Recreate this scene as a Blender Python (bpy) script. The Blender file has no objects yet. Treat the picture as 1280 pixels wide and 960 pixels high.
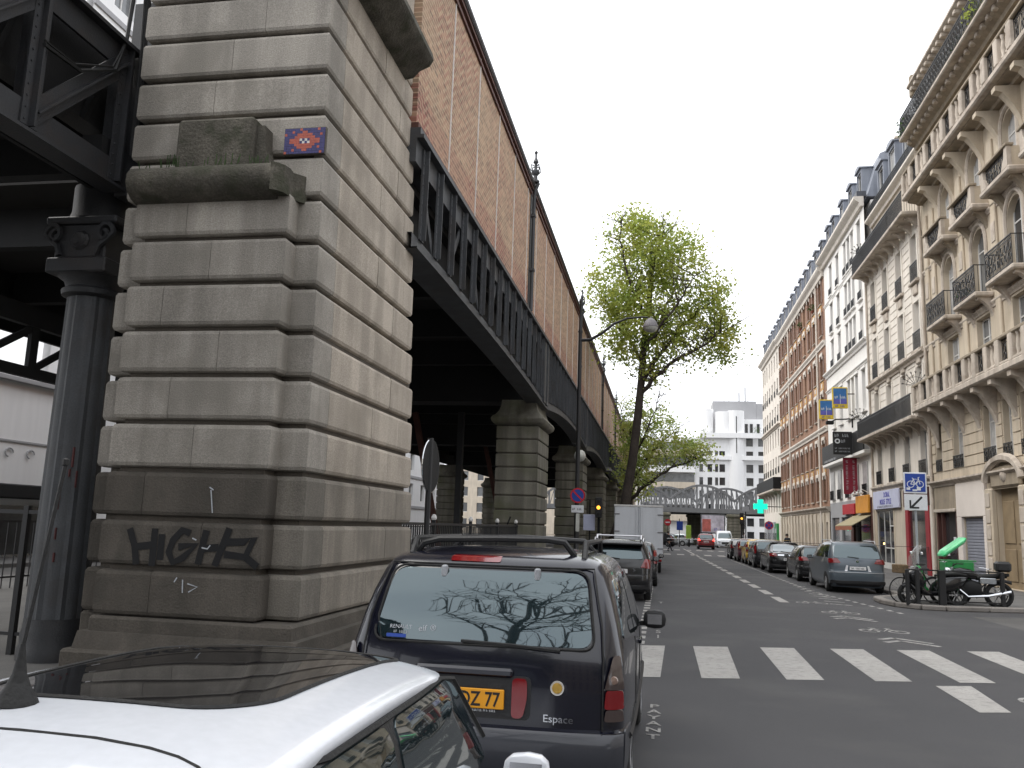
import bpy, bmesh, math, random
from mathutils import Vector, Matrix
random.seed(7)
SC = bpy.context.scene
COL = SC.collection
R = math.radians
PI = math.pi

# ------------------------------------------------------------------ camera
cam_d = bpy.data.cameras.new('camera')
cam = bpy.data.objects.new('camera', cam_d)
COL.objects.link(cam)
SC.camera = cam
cam_d.sensor_fit = 'HORIZONTAL'
cam_d.sensor_width = 36.0
cam_d.lens = 1060.0 / 1280.0 * 36.0
cam_d.clip_start = 0.05
cam_d.clip_end = 3000
_right = (0.98452626, 0.17218977, 0.03253809)
_down = (0.0034327, 0.16669435, -0.98600264)
_fwd = (-0.17520348, 0.97085719, 0.16352389)
cam.matrix_world = Matrix(((_right[0], -_down[0], -_fwd[0], 0.0),
                           (_right[1], -_down[1], -_fwd[1], 0.0),
                           (_right[2], -_down[2], -_fwd[2], 1.9),
                           (0, 0, 0, 1)))

# ------------------------------------------------------------------ sky and sun (bright overcast)
SUN_EL, SUN_AZ = 50.0, 266.0            # azimuth clockwise from +Y (down the street): from the left
W = bpy.data.worlds.new('World')
SC.world = W
W.use_nodes = True
nt = W.node_tree
bg = nt.nodes['Background']
sky = nt.nodes.new('ShaderNodeTexSky')
sky.sky_type = 'NISHITA'
sky.sun_disc = False
sky.sun_elevation = R(SUN_EL)
sky.sun_rotation = R(SUN_AZ)
sky.air_density = 1.0
sky.dust_density = 2.0
tc = nt.nodes.new('ShaderNodeTexCoord')
cn = nt.nodes.new('ShaderNodeTexNoise')
cn.inputs['Scale'].default_value = 2.2
cn.inputs['Detail'].default_value = 6
cmp_ = nt.nodes.new('ShaderNodeMapping')
cmp_.inputs['Scale'].default_value = (1, 1, 2.2)
cr = nt.nodes.new('ShaderNodeMapRange')
cr.inputs['From Min'].default_value = 0.33
cr.inputs['From Max'].default_value = 0.52
cr.inputs['To Min'].default_value = 0.82
cr.inputs['To Max'].default_value = 1.0
mx = nt.nodes.new('ShaderNodeMix')
mx.data_type = 'RGBA'
mx.inputs['B'].default_value = (9.9, 10.1, 10.5, 1)       # the cloud deck
nt.links.new(tc.outputs['Generated'], cmp_.inputs['Vector'])
nt.links.new(cmp_.outputs['Vector'], cn.inputs['Vector'])
nt.links.new(cn.outputs['Fac'], cr.inputs['Value'])
nt.links.new(cr.outputs['Result'], mx.inputs['Factor'])
nt.links.new(sky.outputs['Color'], mx.inputs['A'])
nt.links.new(mx.outputs['Result'], bg.inputs['Color'])
bg.inputs['Strength'].default_value = 0.115

sun_d = bpy.data.lights.new('sun', 'SUN')
sun_d.energy = 1.5
sun_d.angle = R(45)
sun_d.color = (1.0, 0.95, 0.87)
sun = bpy.data.objects.new('sun', sun_d)
COL.objects.link(sun)
_el, _az = R(SUN_EL), R(SUN_AZ)
_to = Vector((math.sin(_az) * math.cos(_el), math.cos(_az) * math.cos(_el), math.sin(_el)))
sun.rotation_euler = _to.to_track_quat('Z', 'Y').to_euler()

vs = SC.view_settings
vs.view_transform = 'Standard'
vs.look = 'None'
vs.exposure = 0.72
vs.gamma = 1.0
vs.use_curve_mapping = False
SC.cycles.max_bounces = 6
SC.cycles.diffuse_bounces = 3
SC.cycles.glossy_bounces = 3
SC.cycles.transparent_max_bounces = 8
SC.cycles.use_denoising = True

# ------------------------------------------------------------------ helpers
WL = {}                                  # world location of every parent built here


def link(o):
    COL.objects.link(o)
    return o


def thing(name, label, cat, loc=(0, 0, 0), rz=0.0, group=None):
    o = link(bpy.data.objects.new(name, None))
    o.empty_display_size = 0.2
    o.location = loc
    o.rotation_euler = (0, 0, rz)
    WL[o] = Vector(loc)
    return tag(o, label, cat, group)


def tag(o, label=None, cat=None, group=None, kind=None):
    if label: o['label'] = label
    if cat: o['category'] = cat
    if group: o['group'] = group
    if kind: o['kind'] = kind
    return o


def part(name, me, parent=None, loc=None, rot=None, scale=None):
    """mesh object; loc None = vertices are in world space (parent unrotated)"""
    o = link(bpy.data.objects.new(name, me))
    if parent is not None:
        o.parent = parent
    if loc is None:
        p = WL.get(parent, Vector((0, 0, 0))) if parent is not None else Vector((0, 0, 0))
        o.location = -p
        WL[o] = Vector((0, 0, 0))
    else:
        o.location = loc
    if rot: o.rotation_euler = rot
    if scale: o.scale = scale
    return o


def copy_tree(o, loc=None, rz=None, parent=None):
    c = link(o.copy())
    c.parent = parent
    if loc is not None: c.location = loc
    if rz is not None: c.rotation_euler = (0, 0, rz)
    for ch in o.children:
        copy_tree(ch, parent=c)
    return c


class B:
    def __init__(s):
        s.v = []
        s.f = []

    def add(s, vs, fs):
        o = len(s.v)
        s.v.extend(vs)
        s.f.extend(tuple(i + o for i in f) for f in fs)
        return s

    def box(s, x0, x1, y0, y1, z0, z1):
        return s.add([(x0, y0, z0), (x1, y0, z0), (x1, y1, z0), (x0, y1, z0), (x0, y0, z1), (x1, y0, z1), (x1, y1, z1), (x0, y1, z1)],
                     [(0, 3, 2, 1), (4, 5, 6, 7), (0, 1, 5, 4), (1, 2, 6, 5), (2, 3, 7, 6), (3, 0, 4, 7)])

    def cbox(s, x0, x1, y0, y1, z0, z1, c=0.03):
        lo, hi = (x0, y0, z0), (x1, y1, z1)
        idx, vs = {}, []
        for sx in (0, 1):
            for sy in (0, 1):
                for sz in (0, 1):
                    sg = (sx, sy, sz)
                    for k in range(3):
                        p = []
                        for a in range(3):
                            e = hi[a] if sg[a] else lo[a]
                            p.append(e if a == k else (e - c if sg[a] else e + c))
                        idx[(sg, k)] = len(vs)
                        vs.append(tuple(p))
        fs = []
        for k in range(3):
            a, b = (k + 1) % 3, (k + 2) % 3
            for e in (0, 1):
                q = []
                for u, w in ((0, 0), (1, 0), (1, 1), (0, 1)):
                    g = [0, 0, 0]
                    g[k], g[a], g[b] = e, u, w
                    q.append(idx[(tuple(g), k)])
                fs.append(tuple(q) if e else tuple(q[::-1]))
            for u in (0, 1):
                for w in (0, 1):
                    g0, g1 = [0, 0, 0], [0, 0, 0]
                    g0[k], g1[k] = 0, 1
                    g0[a] = g1[a] = u
                    g0[b] = g1[b] = w
                    q = [idx[(tuple(g0), a)], idx[(tuple(g1), a)], idx[(tuple(g1), b)], idx[(tuple(g0), b)]]
                    fs.append(tuple(q) if u == w else tuple(q[::-1]))
        for sx in (0, 1):
            for sy in (0, 1):
                for sz in (0, 1):
                    fs.append(tuple(idx[((sx, sy, sz), k)] for k in range(3)))
        return s.add(vs, fs)

    def prism(s, poly, axis, lo, hi):
        """poly in the other two axes (cyclic order: x->(y,z), y->(x,z), z->(x,y))"""
        n = len(poly)
        def pt(p, t):
            return {'x': (t, p[0], p[1]), 'y': (p[0], t, p[1]), 'z': (p[0], p[1], t)}[axis]
        vs = [pt(p, lo) for p in poly] + [pt(p, hi) for p in poly]
        fs = [tuple(range(n))[::-1], tuple(range(n, 2 * n))] + [(i, (i + 1) % n, n + (i + 1) % n, n + i) for i in range(n)]
        return s.add(vs, fs)

    def tube(s, pts, r, n=6, caps=True):
        pts = [Vector(p) for p in pts]
        m = len(pts)
        rs = r if isinstance(r, (list, tuple)) else [r] * m
        vs, fs = [], []
        up = None
        for i, p in enumerate(pts):
            d = (pts[min(i + 1, m - 1)] - pts[max(i - 1, 0)])
            d = d.normalized() if d.length > 1e-9 else Vector((0, 0, 1))
            if up is None:
                up = Vector((0, 0, 1)) if abs(d.z) < 0.9 else Vector((1, 0, 0))
            a = d.cross(up)
            if a.length < 1e-6:
                a = d.cross(Vector((0, 1, 0)))
            a.normalize()
            b = a.cross(d).normalized()
            up = b
            for k in range(n):
                t = 2 * PI * k / n
                vs.append(tuple(p + (a * math.cos(t) + b * math.sin(t)) * rs[i]))
        for i in range(m - 1):
            for k in range(n):
                k2 = (k + 1) % n
                fs.append((i * n + k, i * n + k2, (i + 1) * n + k2, (i + 1) * n + k))
        if caps:
            fs.append(tuple(range(n)))
            fs.append(tuple(range((m - 1) * n, m * n))[::-1])
        return s.add(vs, fs)

    def lathe(s, prof, c=(0, 0, 0), n=16, axis='z', flute=0.0):
        vs, fs = [], []
        m = len(prof)
        for r, h in prof:
            for k in range(n):
                t = 2 * PI * k / n
                rr = r * (1 - flute * (k % 2))
                a, b = rr * math.cos(t), rr * math.sin(t)
                q = {'z': (a, b, h), 'x': (h, a, b), 'y': (a, h, b)}[axis]
                vs.append((c[0] + q[0], c[1] + q[1], c[2] + q[2]))
        for i in range(m - 1):
            for k in range(n):
                k2 = (k + 1) % n
                fs.append((i * n + k, i * n + k2, (i + 1) * n + k2, (i + 1) * n + k))
        fs.append(tuple(range(n))[::-1])
        fs.append(tuple(range((m - 1) * n, m * n)))
        return s.add(vs, fs)

    def bar(s, p, q, w, h=None, up=(0, 0, 1)):
        """rectangular bar from p to q, w wide, h deep"""
        h = w if h is None else h
        p, q = Vector(p), Vector(q)
        d = (q - p).normalized()
        u = Vector(up)
        a = d.cross(u)
        if a.length < 1e-5:
            a = d.cross(Vector((1, 0, 0)))
        a.normalize()
        b = a.cross(d).normalized()
        vs = []
        for e in (p, q):
            for sa, sb in ((-1, -1), (1, -1), (1, 1), (-1, 1)):
                vs.append(tuple(e + a * (sa * w / 2) + b * (sb * h / 2)))
        return s.add(vs, [(0, 3, 2, 1), (4, 5, 6, 7), (0, 1, 5, 4), (1, 2, 6, 5), (2, 3, 7, 6), (3, 0, 4, 7)])

    def ribbon(s, pts, w, nrm=(0, 0, 1), lift=0.0):
        """flat painted stroke along pts in a plane with normal nrm"""
        n = Vector(nrm)
        pts = [Vector(p) for p in pts]
        vs, fs = [], []
        for i, p in enumerate(pts):
            d = (pts[min(i + 1, len(pts) - 1)] - pts[max(i - 1, 0)]).normalized()
            a = d.cross(n).normalized() * (w / 2)
            vs += [tuple(p + a + n * lift), tuple(p - a + n * lift)]
        for i in range(len(pts) - 1):
            fs.append((2 * i, 2 * i + 1, 2 * i + 3, 2 * i + 2))
        return s.add(vs, fs)

    def mesh(s, name, mat, smooth=None, fix=False):
        me = bpy.data.meshes.new(name)
        me.from_pydata(s.v, [], s.f)
        if mat is not None:
            me.materials.append(MAT[mat] if isinstance(mat, str) else mat)
        if fix:
            bm = bmesh.new()
            bm.from_mesh(me)
            bmesh.ops.recalc_face_normals(bm, faces=bm.faces)
            bm.to_mesh(me)
            bm.free()
        if smooth is not None:
            for p in me.polygons:
                p.use_smooth = True
            me.set_sharp_from_angle(angle=R(smooth))
        me.update()
        return me

    def obj(s, name, mat, parent=None, loc=None, smooth=None, fix=False, **k):
        return part(name, s.mesh(name, mat, smooth, fix), parent, loc, **k)


def text_mesh(txt, size, mat, extrude=0.002, align='CENTER', bold=0.0, xs=1.0):
    cu = bpy.data.curves.new('lettering', 'FONT')
    cu.body = txt
    cu.size = size
    cu.extrude = extrude
    cu.align_x = align
    cu.offset = bold
    cu.resolution_u = 3
    o = bpy.data.objects.new('lettering', cu)
    COL.objects.link(o)
    dg = bpy.context.evaluated_depsgraph_get()
    me = bpy.data.meshes.new_from_object(o.evaluated_get(dg))
    bpy.data.objects.remove(o)
    me.transform(Matrix.Diagonal((xs, 1, 1, 1)))
    me.materials.clear()
    me.materials.append(MAT[mat])
    return me


# ------------------------------------------------------------------ materials
MAT = {}


def M(name, col, rough=0.85, var=0.12, sc=2.0, fine=0.10, fsc=45.0, bump=0.25, bsc=60.0, streak=0.0,
      metal=0.0, coat=0.0, rnd=0.0, spec=0.4, dirt=None, emit=None):
    m = bpy.data.materials.new(name)
    m.use_nodes = True
    t = m.node_tree
    N, L = t.nodes, t.links
    bs = N['Principled BSDF']
    bs.inputs['Roughness'].default_value = rough
    bs.inputs['Metallic'].default_value = metal
    bs.inputs['Specular IOR Level'].default_value = spec
    bs.inputs['Coat Weight'].default_value = coat
    bs.inputs['Coat Roughness'].default_value = 0.04
    geo = N.new('ShaderNodeNewGeometry')

    def noise(scale, detail=4, mp=None):
        n = N.new('ShaderNodeTexNoise')
        n.inputs['Scale'].default_value = scale
        n.inputs['Detail'].default_value = detail
        if mp:
            g = N.new('ShaderNodeMapping')
            g.inputs['Scale'].default_value = mp
            L.new(geo.outputs['Position'], g.inputs['Vector'])
            L.new(g.outputs['Vector'], n.inputs['Vector'])
        else:
            L.new(geo.outputs['Position'], n.inputs['Vector'])
        return n.outputs['Fac']

    def rng(src, a, b, lo, hi):
        r = N.new('ShaderNodeMapRange')
        r.inputs['From Min'].default_value = a
        r.inputs['From Max'].default_value = b
        r.inputs['To Min'].default_value = lo
        r.inputs['To Max'].default_value = hi
        L.new(src, r.inputs['Value'])
        return r.outputs['Result']

    def mul(a, b):
        x = N.new('ShaderNodeMath')
        x.operation = 'MULTIPLY'
        L.new(a, x.inputs[0])
        L.new(b, x.inputs[1])
        return x.outputs[0]
    v = rng(noise(sc), 0.3, 0.7, 1 - var, 1 + var)
    fn = noise(fsc, 3)
    if fine: v = mul(v, rng(fn, 0.3, 0.7, 1 - fine, 1 + fine))
    if streak: v = mul(v, rng(noise(3.2, 5, (1, 1, 0.09)), 0.42, 0.62, 1 - streak, 1.0))
    if rnd:
        oi = N.new('ShaderNodeObjectInfo')
        v = mul(v, rng(oi.outputs['Random'], 0, 1, 1 - rnd, 1 + rnd))
    vm = N.new('ShaderNodeVectorMath')
    vm.operation = 'SCALE'
    vm.inputs[0].default_value = col[:3]
    L.new(v, vm.inputs['Scale'])
    out = vm.outputs['Vector']
    if dirt:
        dc, amt, dsc = dirt
        x = N.new('ShaderNodeMix')
        x.data_type = 'RGBA'
        L.new(rng(noise(dsc, 6), 0.5, 0.68, 0.0, amt), x.inputs['Factor'])
        L.new(out, x.inputs['A'])
        x.inputs['B'].default_value = (*dc, 1)
        out = x.outputs['Result']
    L.new(out, bs.inputs['Base Color'])
    if bump:
        bp = N.new('ShaderNodeBump')
        bp.inputs['Strength'].default_value = bump
        bp.inputs['Distance'].default_value = 0.02
        L.new(noise(bsc, 4), bp.inputs['Height'])
        L.new(bp.outputs['Normal'], bs.inputs['Normal'])
    if emit:
        bs.inputs['Emission Color'].default_value = (*emit[0], 1)
        bs.inputs['Emission Strength'].default_value = emit[1]
    MAT[name] = m
    return m


def paint(name, col, rough=0.35, metal=0.0):
    return M(name, col, rough, 0.04, 1.5, 0.03, 30, 0, metal=metal, coat=0.5, spec=0.4)


M('asphalt', (0.053, 0.052, 0.055), 0.80, 0.10, 0.35, 0.22, 90, 0.5, 160, dirt=((0.085, 0.083, 0.082), 0.55, 0.5), spec=0.4)
M('asphalt_old', (0.098, 0.095, 0.092), 0.93, 0.12, 0.5, 0.2, 90, 0.4, 150, dirt=((0.06, 0.06, 0.06), 0.5, 0.9), spec=0.25)
M('pavement', (0.115, 0.112, 0.108), 0.92, 0.14, 0.7, 0.14, 80, 0.3, 120, dirt=((0.07, 0.07, 0.07), 0.5, 1.3))
M('kerb', (0.19, 0.175, 0.16), 0.9, 0.15, 2, 0.15, 60, 0.3, 80, rnd=0.12)
M('road_paint', (0.33, 0.318, 0.298), 0.85, 0.10, 1.2, 0.15, 60, 0.2, 120, dirt=((0.19, 0.185, 0.18), 0.6, 9.0))
M('road_paint_worn', (0.30, 0.29, 0.275), 0.9, 0.15, 2, 0.2, 60, 0.2, 120, dirt=((0.09, 0.09, 0.09), 0.9, 9.0))
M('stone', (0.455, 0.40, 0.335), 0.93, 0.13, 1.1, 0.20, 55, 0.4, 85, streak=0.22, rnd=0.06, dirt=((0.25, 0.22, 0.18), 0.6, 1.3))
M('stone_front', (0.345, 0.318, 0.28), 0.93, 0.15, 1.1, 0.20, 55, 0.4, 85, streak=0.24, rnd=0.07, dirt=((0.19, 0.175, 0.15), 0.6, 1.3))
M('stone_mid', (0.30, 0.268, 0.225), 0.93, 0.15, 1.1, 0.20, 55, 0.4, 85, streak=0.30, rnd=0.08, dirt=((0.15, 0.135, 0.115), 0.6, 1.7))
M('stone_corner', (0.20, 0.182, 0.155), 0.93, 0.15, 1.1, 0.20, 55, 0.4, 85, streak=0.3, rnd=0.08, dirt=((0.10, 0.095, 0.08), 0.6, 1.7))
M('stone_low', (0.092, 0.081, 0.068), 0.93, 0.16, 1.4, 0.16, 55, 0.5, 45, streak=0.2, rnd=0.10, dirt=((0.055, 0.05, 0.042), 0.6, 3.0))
M('stone_core', (0.10, 0.087, 0.073), 0.95, 0.15, 1.5, 0.1, 55, 0.5, 45)
M('stone_mossy', (0.105, 0.096, 0.078), 0.95, 0.25, 3, 0.25, 40, 0.9, 30, streak=0.3, dirt=((0.045, 0.047, 0.030), 0.85, 4.0))
M('stone_green', (0.19, 0.178, 0.145), 0.95, 0.16, 0.9, 0.16, 40, 0.5, 35, streak=0.35, rnd=0.08, dirt=((0.095, 0.098, 0.055), 0.7, 1.0))
M('iron', (0.026, 0.027, 0.030), 0.55, 0.15, 2, 0.15, 50, 0.25, 60, metal=0.0, spec=0.45, dirt=((0.04, 0.03, 0.025), 0.35, 3.0))
M('iron_grey', (0.062, 0.066, 0.072), 0.55, 0.14, 1.5, 0.14, 50, 0.2, 60, spec=0.45, streak=0.25, dirt=((0.04, 0.033, 0.03), 0.5, 2.0))
M('iron_dark', (0.012, 0.012, 0.0125), 0.7, 0.15, 2, 0.1, 50, 0.2, 60, spec=0.3)
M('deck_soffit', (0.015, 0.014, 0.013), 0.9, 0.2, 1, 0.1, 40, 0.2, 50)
M('iron_hazed', (0.19, 0.195, 0.205), 0.6, 0.12, 1.0, 0.1, 30, 0, spec=0.4)  # lighter iron for the far viaduct, distance haze put into the colour
M('faded_red', (0.085, 0.028, 0.028), 0.8)
M('black_paint', (0.014, 0.014, 0.015), 0.45, 0.1, 2, 0.1, 50, 0.1, 60)
M('graffiti', (0.004, 0.004, 0.005), 0.7, 0.1, 5, 0.1, 50, 0.1, 60)
M('chalk', (0.42, 0.44, 0.47), 0.9)
M('tile_blue', (0.030, 0.026, 0.13), 0.3, 0.2, 20, 0.1, 60, 0.1)
M('tile_orange', (0.42, 0.085, 0.05), 0.3, 0.15, 20, 0.1, 60, 0.1)
M('tile_white', (0.65, 0.62, 0.58), 0.3)
M('rust_trim', (0.10, 0.042, 0.032), 0.7, 0.2, 2, 0.15, 50)
M('gutter', (0.030, 0.026, 0.027), 0.6, 0.2, 2)
M('bar_white', (0.70, 0.67, 0.64), 0.6)
M('bark', (0.045, 0.036, 0.030), 0.95, 0.25, 3, 0.3, 30, 0.9, 25)
M('cream', (0.54, 0.462, 0.36), 0.9, 0.08, 0.6, 0.06, 40, 0.15, 60, streak=0.14, dirt=((0.34, 0.28, 0.21), 0.45, 1.0))
M('cream_light', (0.72, 0.665, 0.595), 0.9, 0.06, 0.6, 0.05, 40, 0.12, 60, streak=0.10, dirt=((0.56, 0.51, 0.44), 0.35, 1.0))
M('cream_trim', (0.53, 0.465, 0.395), 0.9, 0.10, 1.5, 0.08, 40, 0.2, 60, streak=0.2, dirt=((0.24, 0.19, 0.15), 0.5, 2.0))
M('cream_dark', (0.33, 0.275, 0.205), 0.9, 0.12, 1.5, 0.1, 40, 0.2, 60, streak=0.2, dirt=((0.17, 0.14, 0.11), 0.55, 1.5))
M('white_wall', (0.80, 0.78, 0.75), 0.9, 0.03, 0.5, 0.03, 40, 0.08, 60, streak=0.05)
M('white_far', (0.80, 0.80, 0.80), 0.9, 0.03, 0.3, 0.02, 40, 0.05, 60, streak=0.04)
M('beige', (0.55, 0.48, 0.39), 0.9, 0.08, 0.8, 0.06, 40, 0.15, 60, streak=0.12)
M('concrete_grey', (0.33, 0.33, 0.34), 0.9, 0.05, 0.5, 0.05)
M('zinc', (0.25, 0.27, 0.315), 0.5, 0.12, 1, 0.08, 40, 0.1, 50, streak=0.2, spec=0.5)
M('zinc_dark', (0.085, 0.09, 0.105), 0.5, 0.12, 1, 0.08, 40, 0.1, 50, streak=0.2)
M('terracotta', (0.25, 0.085, 0.055), 0.8, 0.15, 3)
M('ochre', (0.52, 0.31, 0.13), 0.85, 0.1, 2)
M('brick_flat', (0.285, 0.125, 0.072), 0.9, 0.10, 1.2, 0.14, 30, 0.2, 40, streak=0.10)
M('shutter_brown', (0.185, 0.10, 0.066), 0.7, 0.15, 2, rnd=0.3)
M('frame_white', (0.58, 0.57, 0.55), 0.5, 0.05, 2)
M('curtain', (0.40, 0.40, 0.40), 0.25, 0.25, 1.5, 0.05, 30, 0, rnd=0.3, spec=0.6)
M('glass_dark', (0.028, 0.030, 0.034), 0.06, 0.1, 1, 0, 30, 0, spec=0.8)
M('glass_grey', (0.12, 0.125, 0.13), 0.12, 0.35, 1.2, 0, 30, 0, rnd=0.4, spec=0.7)
M('car_glass', (0.010, 0.018, 0.021), 0.015, 0, 1, 0, 30, 0, spec=0.5, coat=0.7)
MAT['car_glass'].node_tree.nodes['Principled BSDF'].inputs['IOR'].default_value = 1.85
MAT['car_glass'].node_tree.nodes['Principled BSDF'].inputs['Specular Tint'].default_value = (0.80, 1.0, 1.06, 1)
M('roof_glass', (0.010, 0.010, 0.011), 0.02, 0, 1, 0, 30, 0, spec=0.5)
M('tyre', (0.014, 0.014, 0.014), 0.85, 0.1, 5)
M('rim', (0.38, 0.38, 0.39), 0.35, 0.05, 5, metal=0.7)
M('chrome', (0.62, 0.63, 0.65), 0.15, 0, 1, 0, 30, 0, metal=1.0)
M('silver_rail', (0.60, 0.60, 0.62), 0.3, 0, 1, 0, 30, 0, metal=0.6)
M('plastic_black', (0.016, 0.016, 0.017), 0.5, 0.1, 5)
M('rubber', (0.010, 0.010, 0.010), 0.6)
M('tail_red', (0.16, 0.004, 0.006), 0.12, 0.1, 5, 0, 30, 0, coat=0.8)
M('tail_clear', (0.22, 0.15, 0.12), 0.15, 0.1, 5, 0, 30, 0, coat=0.8)
M('tail_smoke', (0.05, 0.035, 0.032), 0.15, 0.1, 5, 0, 30, 0, coat=0.8)
M('brake_lit', (0.6, 0.02, 0.015), 0.3, 0, 1, 0, 30, 0, emit=((1.0, 0.05, 0.03), 2.2))
M('plate_yellow', (0.70, 0.30, 0.010), 0.5, 0.03, 5, 0, 30, 0)
M('plate_white', (0.62, 0.62, 0.62), 0.5)
M('gold', (0.45, 0.28, 0.06), 0.35, 0.1, 5, metal=0.5)
M('hotel_blue', (0.03, 0.14, 0.36), 0.5, 0.1, 3)
M('sign_blue', (0.012, 0.045, 0.26), 0.5, 0.03, 3, 0, 30, 0)
M('sign_white', (0.60, 0.61, 0.63), 0.5, 0.03, 3)
M('sign_red', (0.42, 0.012, 0.022), 0.5)
M('sign_black', (0.012, 0.012, 0.012), 0.6)
M('sign_yellow', (0.62, 0.44, 0.03), 0.5)
M('sign_grey', (0.30, 0.31, 0.33), 0.6)
M('banner_red', (0.20, 0.012, 0.03), 0.7)
M('shop_orange', (0.62, 0.27, 0.035), 0.6, 0.08, 3)
M('shop_lav', (0.50, 0.52, 0.66), 0.6, 0.05, 2)
M('shop_brown', (0.075, 0.028, 0.022), 0.7)
M('shop_rust', (0.30, 0.10, 0.05), 0.7)
M('letter_blue', (0.10, 0.10, 0.38), 0.6)
M('awning_tan', (0.30, 0.26, 0.16), 0.9, 0.08, 3)
M('shutter_grey', (0.21, 0.22, 0.26), 0.6, 0.08, 3)
M('plaster', (0.66, 0.60, 0.55), 0.9, 0.05, 1)
M('red_paint', (0.27, 0.02, 0.028), 0.6, 0.1, 2)
M('green_paint', (0.020, 0.22, 0.055), 0.35, 0.1, 4, coat=0.3)
M('green_light_paint', (0.07, 0.50, 0.20), 0.35, 0.08, 4, coat=0.3)
M('green_glow', (0.02, 0.35, 0.25), 0.4, 0, 1, 0, 30, 0, emit=((0.0, 0.85, 0.50), 0.75))
M('amber_glow', (0.5, 0.2, 0.03), 0.4, 0, 1, 0, 30, 0, emit=((1.0, 0.40, 0.04), 1.6))
M('warm_glow', (0.9, 0.6, 0.2), 0.4, 0, 1, 0, 30, 0, emit=((1.0, 0.62, 0.22), 3.0))
M('lime', (0.26, 0.40, 0.05), 0.6, 0.1, 3)
M('lamp_glass', (0.50, 0.50, 0.46), 0.3)
M('lamp_hood', (0.16, 0.15, 0.16), 0.5)
M('truck_white', (0.60, 0.62, 0.65), 0.45, 0.05, 1, 0.04, 20, 0.05, 30, streak=0.10, coat=0.2)
M('truck_grey', (0.20, 0.20, 0.21), 0.6)
M('skin', (0.42, 0.25, 0.18), 0.6)
M('cloth_dark', (0.030, 0.032, 0.04), 0.9)
M('cloth_blue', (0.04, 0.06, 0.13), 0.9)
M('cloth_pale', (0.45, 0.45, 0.46), 0.9)
M('hair', (0.03, 0.02, 0.015), 0.7)
M('poster', (0.45, 0.42, 0.48), 0.5, 0.3, 0.9, 0.2, 3)
M('poster_red', (0.45, 0.12, 0.10), 0.5, 0.3, 2)
M('wicker', (0.13, 0.09, 0.05), 0.9, 0.3, 20)
paint('paint_navy', (0.005, 0.0055, 0.012), 0.22)
paint('paint_black', (0.006, 0.006, 0.007), 0.22)
paint('paint_bumper', (0.026, 0.028, 0.036), 0.5)
paint('paint_grey', (0.085, 0.105, 0.125), 0.3, 0.3)
paint('paint_dark', (0.014, 0.0145, 0.0165), 0.25)
paint('paint_white', (0.60, 0.62, 0.66), 0.25)
paint('paint_yellow', (0.45, 0.28, 0.02), 0.3)
paint('paint_red', (0.17, 0.012, 0.015), 0.3)
paint('paint_silver', (0.36, 0.38, 0.40), 0.3, 0.5)
paint('paint_plum', (0.06, 0.015, 0.03), 0.3)


def leaf_mat(name, c1, c2):
    m = bpy.data.materials.new(name)
    m.use_nodes = True
    N, L = m.node_tree.nodes, m.node_tree.links
    bs = N['Principled BSDF']
    bs.inputs['Roughness'].default_value = 0.6
    geo = N.new('ShaderNodeNewGeometry')
    n = N.new('ShaderNodeTexNoise')
    n.inputs['Scale'].default_value = 0.9
    n.inputs['Detail'].default_value = 5
    L.new(geo.outputs['Position'], n.inputs['Vector'])
    mr = N.new('ShaderNodeMapRange')
    mr.inputs['From Min'].default_value = 0.35
    mr.inputs['From Max'].default_value = 0.65
    L.new(n.outputs['Fac'], mr.inputs['Value'])
    x = N.new('ShaderNodeMix')
    x.data_type = 'RGBA'
    x.inputs['A'].default_value = (*c1, 1)
    x.inputs['B'].default_value = (*c2, 1)
    L.new(mr.outputs['Result'], x.inputs['Factor'])
    L.new(x.outputs['Result'], bs.inputs['Base Color'])
    tr = N.new('ShaderNodeBsdfTranslucent')
    L.new(x.outputs['Result'], tr.inputs['Color'])
    ms = N.new('ShaderNodeMixShader')
    ms.inputs[0].default_value = 0.55
    L.new(bs.outputs[0], ms.inputs[1])
    L.new(tr.outputs[0], ms.inputs[2])
    L.new(ms.outputs[0], N['Material Output'].inputs['Surface'])
    MAT[name] = m


leaf_mat('leaf_spring', (0.27, 0.36, 0.08), (0.45, 0.46, 0.10))
leaf_mat('leaf_rust', (0.27, 0.38, 0.10), (0.42, 0.42, 0.12))
def clear_mat(name, col, tr):
    m = bpy.data.materials.new(name)
    m.use_nodes = True
    N, L = m.node_tree.nodes, m.node_tree.links
    N['Principled BSDF'].inputs['Base Color'].default_value = (*col, 1)
    N['Principled BSDF'].inputs['Roughness'].default_value = 0.08
    t = N.new('ShaderNodeBsdfTransparent')
    x = N.new('ShaderNodeMixShader')
    x.inputs[0].default_value = tr
    L.new(N['Principled BSDF'].outputs[0], x.inputs[1])
    L.new(t.outputs[0], x.inputs[2])
    L.new(x.outputs[0], N['Material Output'].inputs['Surface'])
    MAT[name] = m


clear_mat('clear_screen', (0.30, 0.29, 0.28), 0.55)
M('door_wood', (0.24, 0.18, 0.11), 0.7, 0.15, 2)
leaf_mat('leaf_dark', (0.035, 0.075, 0.02), (0.06, 0.10, 0.03))


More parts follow.
